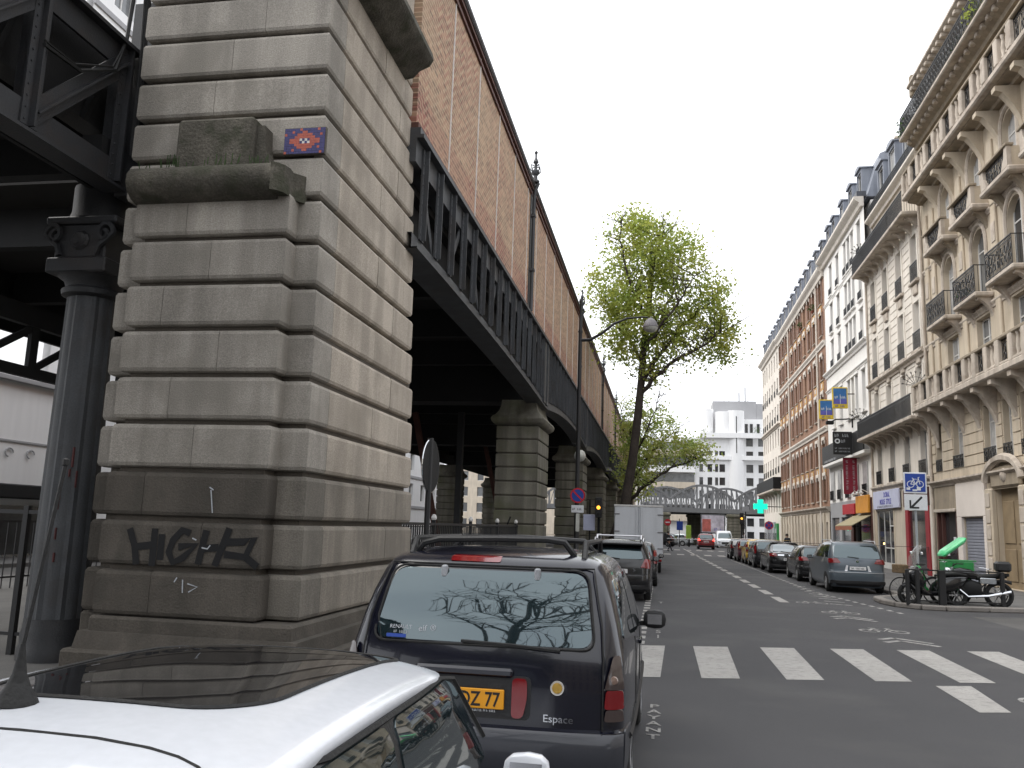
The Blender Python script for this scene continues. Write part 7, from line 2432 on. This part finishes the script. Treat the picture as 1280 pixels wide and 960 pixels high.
def motorbike(loc, rz, label):
    t = thing('motorbike', label, 'motorbike', loc, rz, 'two-wheelers parked at the rack')
    two_wheel(t, -0.68, 0.31, 0.13, False)
    two_wheel(t, 0.70, 0.31, 0.11, False)
    loft([(-0.20, 0.72, 0.86, 0.10), (0.0, 0.70, 0.98, 0.15), (0.25, 0.72, 1.02, 0.16), (0.42, 0.80, 0.98, 0.10)], 'paint_black', 'tank', t)
    loft([(-0.95, 0.82, 0.90, 0.07), (-0.7, 0.76, 0.90, 0.11), (-0.3, 0.70, 0.86, 0.13), (-0.15, 0.68, 0.84, 0.12)], 'rubber', 'seat', t)
    for s in (-1, 1):
        B().cbox(-0.62, -0.22, s * 0.13 - 0.02, s * 0.13 + 0.02, 0.60, 0.76, 0.02).obj('side_panel', 'paint_silver', t, loc=(0, 0, 0))
    loft([(-0.25, 0.28, 0.62, 0.13), (0.0, 0.24, 0.70, 0.18), (0.28, 0.28, 0.64, 0.15)], 'iron_dark', 'engine', t)
    B().tube([(0.3, .15, .42), (0.1, .17, .24), (-0.4, .17, .28), (-0.95, .18, .42)], [0.025, 0.03, 0.045, 0.05], 7).obj('exhaust', 'chrome', t, loc=(0, 0, 0), smooth=50)
    B().tube([(0.44, -.09, 1.02), (0.70, -.09, .31)], 0.026, 6).tube([(0.44, .09, 1.02), (0.70, .09, .31)], 0.026, 6).obj('fork', 'chrome', t, loc=(0, 0, 0))
    B().tube([(0.22, -.38, 1.12), (0.36, -.2, 1.12), (0.42, 0, 1.05), (0.36, .2, 1.12), (0.22, .38, 1.12)], 0.015, 6).obj('handlebar', 'rubber', t, loc=(0, 0, 0))
    B().lathe([(0.0, 0.08), (0.09, 0.06), (0.10, 0.0), (0.05, -0.12)], (0.56, 0, 0.92), 14, 'x').obj('headlamp', 'chrome', t, loc=(0, 0, 0))
    B().tube([(-0.25, 0, .35), (-0.68, 0, .31)], 0.05, 6).tube([(-0.2, 0, .7), (-0.9, 0, .8)], 0.03, 6).tube([(0.4, 0, .95), (0.1, 0, .6), (0.2, 0, .3)], 0.03, 6).obj('frame', 'iron_dark', t, loc=(0, 0, 0))
    B().cbox(-1.0, -0.62, -0.2, 0.2, 0.94, 1.22, 0.06).obj('top_case', 'plastic_black', t, loc=(0, 0, 0))
    loft([(-1.0, 0.60, 0.70, 0.06), (-0.8, 0.66, 0.74, 0.09), (-0.5, 0.64, 0.70, 0.08)], 'plastic_black', 'rear_mudguard', t)
    return t


bicycle((7.06, 26.05, 0.115), R(200), 'bicycle with a wicker basket at the left end of the rack', 'iron_dark', True)
scooter((7.38, 25.75, 0.115), R(188), 'black scooter with a clear windscreen and bright headlamp at the rack', 'paint_black')
scooter((7.65, 26.45, 0.115), R(182), 'green delivery scooter with its box lid raised', 'green_paint', False, ('green_paint', 'green_light_paint'))
motorbike((8.42, 25.95, 0.115), R(172), 'black motorbike with silver side panels at the rack')
bicycle((8.75, 26.45, 0.115), R(10), 'dark bicycle behind the motorbike at the right end of the rack', 'iron_dark')

# ------------------------------------------------------------------ crossing viaduct far down the street
fv = thing('far_viaduct', 'grey humped lattice viaduct crossing the end of the street', 'viaduct', (5, 116, 4.2))
def humps(y0, sk, xs, z0, zt):
    for a, c in zip(xs, xs[1:]):
        n = 12
        P = lambda x: (x, y0 + sk * x)
        top = [(a + (c - a) * i / n, z0 + 1.6 + (zt - z0 - 1.6) * math.sin(PI * i / n) ** 0.8) for i in range(n + 1)]
        b = B()
        for (x0, za), (x1, zb) in zip(top, top[1:]): b.bar((*P(x0), za), (*P(x1), zb), 0.3, 0.28)
        b.obj('top_chord', 'iron_hazed', fv)
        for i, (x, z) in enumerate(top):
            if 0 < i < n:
                B().bar((*P(x), z0 + 0.2), (*P(x), z), 0.16, 0.22).obj('upright', 'iron_hazed', fv)
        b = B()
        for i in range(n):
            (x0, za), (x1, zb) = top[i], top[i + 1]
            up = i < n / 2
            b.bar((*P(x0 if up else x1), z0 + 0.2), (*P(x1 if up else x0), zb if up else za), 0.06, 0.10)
        b.obj('diagonals', 'iron_hazed', fv)
        B().bar((*P(a), z0 + 0.3), (*P(c), z0 + 0.3), 0.2, 0.6).obj('web_plate', 'iron_hazed', fv)
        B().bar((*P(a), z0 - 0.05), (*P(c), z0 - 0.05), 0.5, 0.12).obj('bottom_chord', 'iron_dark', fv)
XS = [-15.4, -7.2, 1.0, 9.2, 17.4, 25.6]
humps(113.5, 0.10, XS, 4.2, 7.75)
humps(120.5, 0.10, [x + 3.6 for x in XS], 4.2, 7.75)
B().add([(-15, 112.2, 4.3), (29, 116.6, 4.3), (29, 123.5, 4.3), (-15, 119, 4.3), (-15, 112.2, 4.7), (29, 116.6, 4.7), (29, 123.5, 4.7), (-15, 119, 4.7)],
        [(0, 3, 2, 1), (4, 5, 6, 7), (0, 1, 5, 4), (1, 2, 6, 5), (2, 3, 7, 6), (3, 0, 4, 7)]).obj('deck', 'deck_soffit', fv)
for i, (x, y, l) in enumerate(((-0.1, 113.4, 'stone pier of the crossing viaduct just right of the truck'), (9.3, 114.4, 'stone pier of the crossing viaduct behind the traffic light'),
                               (4.4, 121.0, 'middle stone pier on the far side of the crossing viaduct'), (-7.2, 112.7, 'stone pier of the crossing viaduct hidden behind the truck'))):
    t = thing('far_pier', l, 'pier', (x, y, 0), group='stone piers of the crossing viaduct')
    B().box(x - 1.0, x + 1.0, y - 0.9, y + 0.9, 0, 4.0).obj('core', 'stone_core', t)
    for k in range(7):
        B().cbox(x - 1.06, x + 1.06, y - 0.96, y + 0.96, 0.7 + k * 0.42 + 0.02, 0.7 + k * 0.42 + 0.40, 0.03).obj('stone_block', 'stone_green', t)
    B().cbox(x - 1.3, x + 1.3, y - 1.2, y + 1.2, 0, 0.7, 0.06).obj('plinth', 'stone_green', t)
    B().cbox(x - 1.2, x + 1.2, y - 1.1, y + 1.1, 3.66, 4.12, 0.12).obj('capital', 'stone_green', t)
# billboard under it
t = thing('billboard', 'wide framed billboard standing under the crossing viaduct', 'billboard', (6.2, 111, 0))
B().cbox(4.75, 7.75, 110.9, 111.1, 1.6, 4.0, 0.05)  .obj('frame', 'iron_grey', t)
B().box(4.87, 7.63, 110.885, 110.899, 1.75, 3.88).obj('poster', 'poster', t)
B().box(4.95, 6.0, 110.88, 110.884, 1.85, 3.4).obj('poster_print', 'poster_red', t)
b = B()
glyphs(b, lambda u, v: (6.4 + u, 110.879, 2.0 + v), 1.1, 0.3)
b.obj('lettering', 'letter_blue', t)
B().box(5.35, 5.5, 110.95, 111.05, 0, 1.6).box(6.9, 7.05, 110.95, 111.05, 0, 1.6).obj('leg', 'frame_white', t)


def traffic_light(x, y, label, lit, z=2.6, group='traffic lights at the far junction'):
    t = thing('traffic_light', label, 'traffic light', (x, y, 0), group=group)
    B().tube([(0, 0, 0), (0, 0, z + 0.9)], 0.06, 8).obj('post', 'iron_dark', t, loc=(0, 0, 0))
    B().cbox(-0.16, 0.16, -0.30, -0.06, z, z + 0.95, 0.03).obj('housing', 'plastic_black', t, loc=(0, 0, 0))
    for i, c in enumerate(('green', 'amber', 'red')):
        m = 'green_glow' if (c == 'green' and lit == 'green') else 'amber_glow' if (c == 'amber' and lit == 'amber') else 'brake_lit' if lit == c else 'rubber'
        B().lathe([(0.0, -0.03), (0.08, -0.02), (0.09, 0.0)], (0, -0.30, z + 0.17 + 0.30 * i), 12, 'y').obj('lens', m, t, loc=(0, 0, 0))


traffic_light(6.5, 74.0, 'traffic light showing amber, on the thin pole before the crossing', 'amber', 2.55)
traffic_light(7.7, 86, 'dark traffic light on the right of the junction', 'none', 2.2)
traffic_light(8.8, 98, 'traffic light with a green lens farther right of the junction', 'green', 2.5)
traffic_light(-2.95, 40.5, 'small amber traffic signal glowing between the stone piers', 'amber', 2.35)
t = thing('street_plate', 'pale rectangular direction plate on a pole above the far cars', 'road sign', (7.4, 80, 0))
B().tube([(7.4, 80, 0), (7.4, 80, 4.2)], 0.05, 8).obj('post', 'iron_dark', t)
B().cbox(7.1, 7.7, 79.9, 79.96, 3.75, 4.2, 0.01).obj('plate', 'sign_grey', t)
no_parking('no_stopping_sign', 'round red and blue no stopping sign on the right pavement', 9.0, 76.5, 2.55, 0.36, 2.95, True)
t = thing('blue_sign', 'blue square direction sign beside the red disc at the far junction', 'road sign', (1.9, 100, 0))
B().tube([(1.9, 100, 0), (1.9, 100, 3.2)], 0.05, 6).obj('post', 'iron_dark', t)
B().cbox(1.6, 2.3, 99.9, 99.95, 1.9, 2.9, 0.02).obj('panel', 'sign_blue', t)
t = thing('no_entry_sign', 'small red round sign left of the blue sign at the far junction', 'road sign', (0.6, 100, 0))
disc_sign(t, 0.6, 99.9, 2.75, 0.38, 'sign_red', 'sign_red')
B().box(0.36, 0.84, 99.868, 99.874, 2.68, 2.82).obj('sign_bar', 'sign_white', t)
B().tube([(0.6, 100, 0), (0.6, 100, 2.9)], 0.04, 6).obj('post', 'iron_dark', t)
t = thing('yellow_board', 'lime green poster column under the crossing viaduct', 'poster', (3.0, 104, 0))
B().cbox(2.75, 3.35, 103.9, 104.1, 0.9, 2.5, 0.03).obj('board', 'lime', t)
B().box(3.0, 3.2, 103.95, 104.05, 0, 0.9).obj('leg', 'iron_dark', t)
t = thing('parking_sign', 'small blue sign fixed between the first two stone piers', 'road sign', (-3.4, 40.8, 0))
B().cbox(-3.7, -3.15, 40.75, 40.8, 1.75, 2.5, 0.01).obj('panel', 'shop_lav', t)
B().tube([(-3.4, 40.85, 0.1), (-3.4, 40.85, 3.2)], 0.04, 6).obj('post', 'iron_dark', t)

# globe lamps under the viaduct
for i, (x, y, z) in enumerate(((-3.55, 36.9, 4.95), (-3.5, 90.0, 5.4), (-15.0, 22, 4.6))):
    t = thing('globe_lamp', ['white globe lamp on a bracket between the stone piers', 'white globe lamp by the end of the station', 'pale globe lamp beyond the iron column'][i], 'lamp', (x, y, z))
    B().lathe([(0.0, -0.26), (0.14, -0.22), (0.24, -0.1), (0.26, 0.02), (0.2, 0.17), (0.1, 0.25), (0, 0.26)], n=16).obj('globe', 'lamp_glass', t, loc=(0, 0, 0), smooth=60)
    B().tube([(0, 0, 0.24), (0, 0, 0.45), (-0.4, 0, 0.55)], 0.03, 6).obj('bracket', 'iron_dark', t, loc=(0, 0, 0))

# ------------------------------------------------------------------ modern white block at the end of the street
fb = thing('modern_block', 'modern white apartment tower with terraces and a grey roof box at the street end', 'building', (8, 150, 0.1))
FY = 142.0
def fbox(name, mat, x0, x1, y0, y1, z0, z1): return B().box(x0, x1, y0, y1, z0, z1).obj(name, mat, fb)
def facade_y(par, y, x0, x1, z0, z1, ops, mat, t=0.4):
    xa = sorted({x0, x1, *[v for o in ops for v in o[:2]]})
    za = sorted({z0, z1, *[v for o in ops for v in o[2:4]]})
    b = B()
    for i in range(len(xa) - 1):
        for j in range(len(za) - 1):
            cx, cz = (xa[i] + xa[i + 1]) / 2, (za[j] + za[j + 1]) / 2
            if any(o[0] < cx < o[1] and o[2] < cz < o[3] for o in ops): continue
            b.add([(xa[i], y, za[j]), (xa[i + 1], y, za[j]), (xa[i + 1], y, za[j + 1]), (xa[i], y, za[j + 1])], [(0, 1, 2, 3)])
    for a, c, d, e in ops:
        b.add([(a, y, d), (a, y + t, d), (a, y + t, e), (a, y, e)], [(0, 1, 2, 3)])
        b.add([(c, y, d), (c, y + t, d), (c, y + t, e), (c, y, e)], [(0, 1, 2, 3)])
        b.add([(a, y, d), (a, y + t, d), (c, y + t, d), (c, y, d)], [(0, 1, 2, 3)])
        b.add([(a, y, e), (a, y + t, e), (c, y + t, e), (c, y, e)], [(0, 1, 2, 3)])
    b.obj('wall', mat, par)
    for a, c, d, e in ops:
        w = B().box(a, c, y + t - 0.05, y + t, d, e).obj('window', random.choice(('glass_dark', 'glass_dark', 'glass_grey')), par)
        B().box(a, c, y + t - 0.12, y + t - 0.06, d, d + 0.12).obj('window_bar', 'frame_white', w)
rz_ = [0.6 + i * 2.15 for i in range(8)]
ops = [(x, x + w, z, z + 1.35) for z in rz_[:7] for x, w in ((-3.0, 1.0), (-1.2, 0.6), (5.9, 0.6), (7.2, 0.75), (8.4, 0.5), (9.1, 0.9))]
facade_y(fb, FY, -4.2, 10.6, 0.1, 17.0, ops, 'white_far')
fbox('core', 'white_far', -4.1, 10.5, FY + 0.45, FY + 14, 0.1, 16.95)
facade_y(fb, FY + 0.6, 13.0, 24.0, 0.1, 17.6, [(x, x + w, z, z + 1.4) for z in rz_[:8] for x, w in ((13.4, 1.1), (15.3, 1.0), (16.7, 0.9), (19, 1.0), (21, 1.0))], 'white_far')
fbox('core', 'white_far', 13.05, 23.9, FY + 1.05, FY + 14, 0.1, 17.55)
B().lathe([(1.35, 0.1), (1.35, 21.5)], (11.8, FY + 0.6, 0), 24).obj('stair_tower', 'white_far', fb, smooth=40)
fbox('tower_slot', 'glass_dark', 11.72, 11.86, FY - 0.77, FY - 0.70, 14.5, 20.5)
fbox('terrace_band', 'white_far', 6.0, 16.5, FY - 0.9, FY, 16.95, 17.75)
fbox('terrace_band', 'white_far', 6.4, 17.5, FY - 0.5, FY - 0.02, 13.4, 14.1)
B().lathe([(2.0, 17.8), (2.0, 21.4)], (10.4, FY + 1.8, 0), 24).obj('drum', 'white_far', fb, smooth=40)
B().lathe([(0.9, 17.8), (0.9, 21.9)], (7.4, FY + 1.6, 0), 20).obj('drum', 'white_far', fb, smooth=40)
fbox('penthouse', 'white_far', 6.6, 16.6, FY + 2.2, FY + 10, 17.6, 20.4)
for x in (9.0, 13.4, 14.2, 15.3): fbox('window', 'glass_dark', x, x + 0.45, FY + 2.1, FY + 2.19, 18.1, 19.6)
fbox('roof_box', 'concrete_grey', 8.3, 15.4, FY + 3.5, FY + 10, 20.4, 23.6)
fbox('roof_wing', 'concrete_grey', 15.42, 17.4, FY + 3.5, FY + 10, 17.6, 23.2)
for x, h in ((12.6, 1.6), (13.6, 2.6), (14.1, 1.2), (10.2, 0.9), (11.0, 0.7)):
    B().box(x, x + 0.22 if h > 1.5 else x + 0.08, FY + 4.5, FY + 4.7, 23.6, 23.6 + h).obj('aerial', 'concrete_grey', fb)
for i in range(5):
    z = 3.4 + i * 2.6
    B().box(-2.2, 5.2, FY - 1.4, FY, z, z + 1.0).obj('balcony', 'white_far' if i % 2 else 'beige', fb)
    B().box(-2.1, 5.1, FY - 0.3, FY - 0.02, z + 1.0, z + 2.4).obj('balcony_shade', 'glass_grey', fb)
pot_plant(15.0, FY - 0.4, 17.6, 1.0, 'green terrace planting on the modern white block', 140, 'leaf_dark', False)
pot_plant(6.4, FY - 0.4, 17.6, 0.8, 'small green planting at the terrace edge of the modern white block', 100, 'leaf_dark', False)
t = thing('distant_block', 'plain pale block behind the crossing viaduct at the far left', 'building', (-22, 170, 0.1))
facade_y(t, 160, -40, -5, 0.1, 16, [(-38 + i * 3, -36.8 + i * 3, 1 + j * 3, 2.8 + j * 3) for i in range(11) for j in range(5)], 'beige')
B().box(-39.9, -5.1, 160.45, 175, 0.1, 15.9).obj('core', 'beige', t)

# ------------------------------------------------------------------ white buildings across the left carriageway
def left_house(name, label, x, y0, y1, h, mat, rows, w=1.1, pitch=3.0, hh=1.9):
    t = thing(name, label, 'building', (x - 5, (y0 + y1) / 2, 0.1))
    ops = []
    n = int((y1 - y0) / pitch)
    for i in range(n):
        yc = y0 + pitch * (i + 0.5)
        for z in rows: ops.append((yc - w / 2, yc + w / 2, z, z + hh))
    ya = sorted({y0, y1, *[v for o in ops for v in o[:2]]})
    za = sorted({0.11, h, *[v for o in ops for v in o[2:4]]})
    b = B()
    for i in range(len(ya) - 1):
        for j in range(len(za) - 1):
            cy, cz = (ya[i] + ya[i + 1]) / 2, (za[j] + za[j + 1]) / 2
            if any(o[0] < cy < o[1] and o[2] < cz < o[3] for o in ops): continue
            b.add([(x, ya[i], za[j]), (x, ya[i + 1], za[j]), (x, ya[i + 1], za[j + 1]), (x, ya[i], za[j + 1])], [(0, 1, 2, 3)])
    for a, c, d, e in ops:
        for p, q in (((a, d), (a, e)), ((c, d), (c, e)), ((a, d), (c, d)), ((a, e), (c, e))):
            b.add([(x, *p), (x, *q), (x - 0.3, *q), (x - 0.3, *p)], [(0, 1, 2, 3)])
    b.obj('wall', mat, t)
    for a, c, d, e in ops:
        o = B().box(x - 0.3, x - 0.22, a, a + 0.08, d, e).box(x - 0.3, x - 0.22, c - 0.08, c, d, e).box(x - 0.3, x - 0.22, (a + c) / 2 - 0.04, (a + c) / 2 + 0.04, d, e).box(x - 0.3, x - 0.22, a + .08, c - .08, e - 0.08, e).obj('window', 'frame_white', t)
        B().box(x - 0.29, x - 0.27, a + .08, c - .08, d, e - 0.08).obj('pane', 'glass_grey', o)
    B().box(x - 10, x - 0.35, y0 + .01, y1 - .01, 0.1, h - 0.02).obj('core', mat, t)
    return t


lw = left_house('low_white_house', 'low white house across the left carriageway beyond the iron column', -24, 14, 30.4, 6.6, 'white_far', (2.9,), 1.0, 3.6, 1.0)
B().box(-24.3, -23.7, 14, 30.4, 6.6, 6.75).obj('eaves', 'concrete_grey', lw)
B().box(-24.02, -23.94, 14, 30.4, 4.35, 4.42).obj('string_course', 'concrete_grey', lw)
B().cbox(-24.0, -22.6, 24, 30.4, 2.25, 2.75, 0.04).obj('shop_canopy', 'iron_dark', lw)
B().box(-23.98, -23.9, 20, 30.4, 0.2, 2.0).obj('shop_front', 'glass_grey', lw)
for s in (-1, 1):
    B().tube([(-23.95, 28.4 + s * 0.55 + 0.2 * math.cos(a), 3.95 + 0.16 * math.sin(a)) for a in [i * 0.5 for i in range(10)]], 0.03, 4).obj('scroll', 'concrete_grey', lw)
tw_ = left_house('tall_white_block', 'tall modern white block across the left carriageway seen above the truss', -25, 30.6, 96, 34, 'white_far', [4 + i * 3.0 for i in range(10)], 1.5, 4.2, 1.7)
for z in [3.2 + i * 3.0 for i in range(10)]: B().box(-25.02, -24.9, 30.6, 96, z, z + 0.25).obj('string_course', 'concrete_grey', tw_)

# ------------------------------------------------------------------ house across the side street on the right (outside the frame, mirrored in car windows)
ot = thing('opposite_house', 'cream apartment house on the near corner, out of frame to the right', 'building', (31, -4, 0.1))
CO = [-26 + i * 3.1 for i in range(12)]
RO = [1.0, 5.0, 8.4, 11.8, 15.2, 18.6]
facade(ot, 27.2, -28, 10.5, 0.11, 22, [(c - 0.6, c + 0.6, z, z + 2.2) for c in CO for z in RO], 'cream_light')
B().box(27.65, 38, -27.9, 10.4, 0.1, 21.9).obj('core', 'cream_dark', ot)
for c in CO:
    for z in RO: window(ot, 27.2, c, z, 1.2, 2.2)
for z in (4.4, 14.6): moulding(ot, 27.2, -28, 10.5, z, z + 0.3, 0.4, 'cream_trim')
for i in range(13): rail(ot, 26.9, -26.6 + i * 3.0, 14.9, 2.9, 1.0)
for i in range(13): rail(ot, 26.9, -26.6 + i * 3.0, 4.7, 2.9, 1.0)
mansard(ot, 27.2, -28, 10.5, 22, 25)

# house front added to keep sky out of paint reflections, then avenue trees
rh = thing('added_backdrop_house', 'cream house front added far behind the viewer to dim car reflections', 'building', (8, -60, 0.1))
facade_y(rh, -72.0, -30, 40, 0.11, 22, [(-29 + i * 3, -27.9 + i * 3, 1 + j * 3.4, 3.2 + j * 3.4) for i in range(22) for j in range(6)], 'cream_dark')
B().box(-30, 40, -72.5, -72.05, 0.1, 21.9).obj('front_wall', 'cream_dark', rh)
for i, (x, y) in enumerate(((-3.4, -16), (-3.4, -26), (10.5, -12), (10.5, -22), (10.5, -32))):
    leafy('avenue_tree', ['leafy avenue tree behind the viewer, median side', 'second leafy avenue tree behind the viewer, median side', 'leafy avenue tree behind the viewer, pavement side', 'second leafy avenue tree behind the viewer, pavement side', 'third leafy avenue tree behind the viewer, pavement side'][i],
          (x, y, 0.1), [(x, y, 0), (x, y, 2.5), (x + 0.1, y, 5), (x, y, 8)], [([(x, y, 3), (x + 1.5, y, 5), (x + 2.5, y, 7)], 0.1, 0.03), ([(x, y, 3.5), (x - 1.5, y, 5.5), (x - 2, y, 8)], 0.1, 0.03)],
          [((x, y, 6.5), (3, 3, 2.6), 3), ((x, y, 4.2), (2.4, 2.4, 1.2), 1)], 'leaf_dark', 2200, 0.5, 60 + i, 0.2, False)

# ------------------------------------------------------------------ passers-by on the far pavement
def person(loc, rz, label, top, legs, h=1.74):
    t = thing('person', label, 'person', loc, rz)
    k = h / 1.74
    J = {'pel': (0, 0, .95), 'bel': (0, 0, 1.10), 'che': (0, 0.01, 1.30), 'nec': (0, 0.01, 1.47), 'hd0': (0, 0.03, 1.56), 'hd1': (0, 0.03, 1.66), 'hd2': (0, 0.02, 1.73),
         'sl': (-.19, 0, 1.42), 'el': (-.24, 0.04, 1.14), 'wl': (-.22, -0.14, .92), 'kl_': (-.22, -0.18, .83), 'sr': (.19, 0, 1.42), 'er': (.24, -0.06, 1.14), 'wr': (.23, 0.08, .92), 'kr_': (.23, 0.11, .83),
         'hl': (-.10, 0, .90), 'kl': (-.11, -.10, .50), 'al': (-.11, .10, .10), 'tl': (-.12, -.06, .04), 'hr': (.10, 0, .90), 'kr': (.11, -.16, .52), 'ar': (.11, -.28, .10), 'tr': (.12, -.42, .05)}
    Rr = dict(pel=.15, bel=.14, che=.155, nec=.055, hd0=.075, hd1=.095, hd2=.055, sl=.07, el=.048, wl=.035, kl_=.04, sr=.07, er=.048, wr=.035, kr_=.04, hl=.095, kl=.065, al=.045, tl=.04, hr=.095, kr=.065, ar=.045, tr=.04)
    E = [('pel', 'bel'), ('bel', 'che'), ('che', 'nec'), ('nec', 'hd0'), ('hd0', 'hd1'), ('hd1', 'hd2'), ('che', 'sl'), ('sl', 'el'), ('el', 'wl'), ('wl', 'kl_'), ('che', 'sr'), ('sr', 'er'), ('er', 'wr'), ('wr', 'kr_'),
         ('pel', 'hl'), ('hl', 'kl'), ('kl', 'al'), ('al', 'tl'), ('pel', 'hr'), ('hr', 'kr'), ('kr', 'ar'), ('ar', 'tr')]
    names = list(J)
    me = bpy.data.meshes.new('body')
    me.from_pydata([tuple(v * k for v in J[n_]) for n_ in names], [(names.index(a), names.index(c)) for a, c in E], [])
    o = link(bpy.data.objects.new('body', me))
    md = o.modifiers.new('skin', 'SKIN')
    for i, n_ in enumerate(names):
        sv = me.skin_vertices[0].data[i]
        sv.radius = (Rr[n_] * k, Rr[n_] * k)
        sv.use_root = n_ == 'pel'
    o.modifiers.new('sub', 'SUBSURF').levels = 1
    m2 = bpy.data.meshes.new_from_object(o.evaluated_get(bpy.context.evaluated_depsgraph_get()))
    bpy.data.objects.remove(o)
    for nm in (top, legs, 'skin'): m2.materials.append(MAT[nm])
    for p in m2.polygons:
        p.use_smooth = True
        z = p.center.z / k
        p.material_index = 2 if z > 1.48 or (abs(p.center.x) > .15 * k and z < .91 and z > .7) else 1 if z < .93 else 0
    part('body', m2, t, (0, 0, 0))
    B().lathe([(0.10, -0.05), (0.108, 0.02), (0.09, 0.09), (0.04, 0.125), (0, 0.13)], (0, 0.05 * k, 1.67 * k), 12).obj('hair', 'hair', t, loc=(0, 0, 0), smooth=60)


person((9.4, 68.5, 0.115), R(20), 'person in dark clothes walking on the right pavement behind the parked cars', 'cloth_dark', 'cloth_dark')
person((8.6, 95.0, 0.115), R(160), 'person in pale top near the far junction on the right', 'cloth_pale', 'cloth_blue')
person((0.55, 78.0, 0.0), R(95), 'person in dark clothes stepping out just right of the truck', 'cloth_dark', 'cloth_dark')
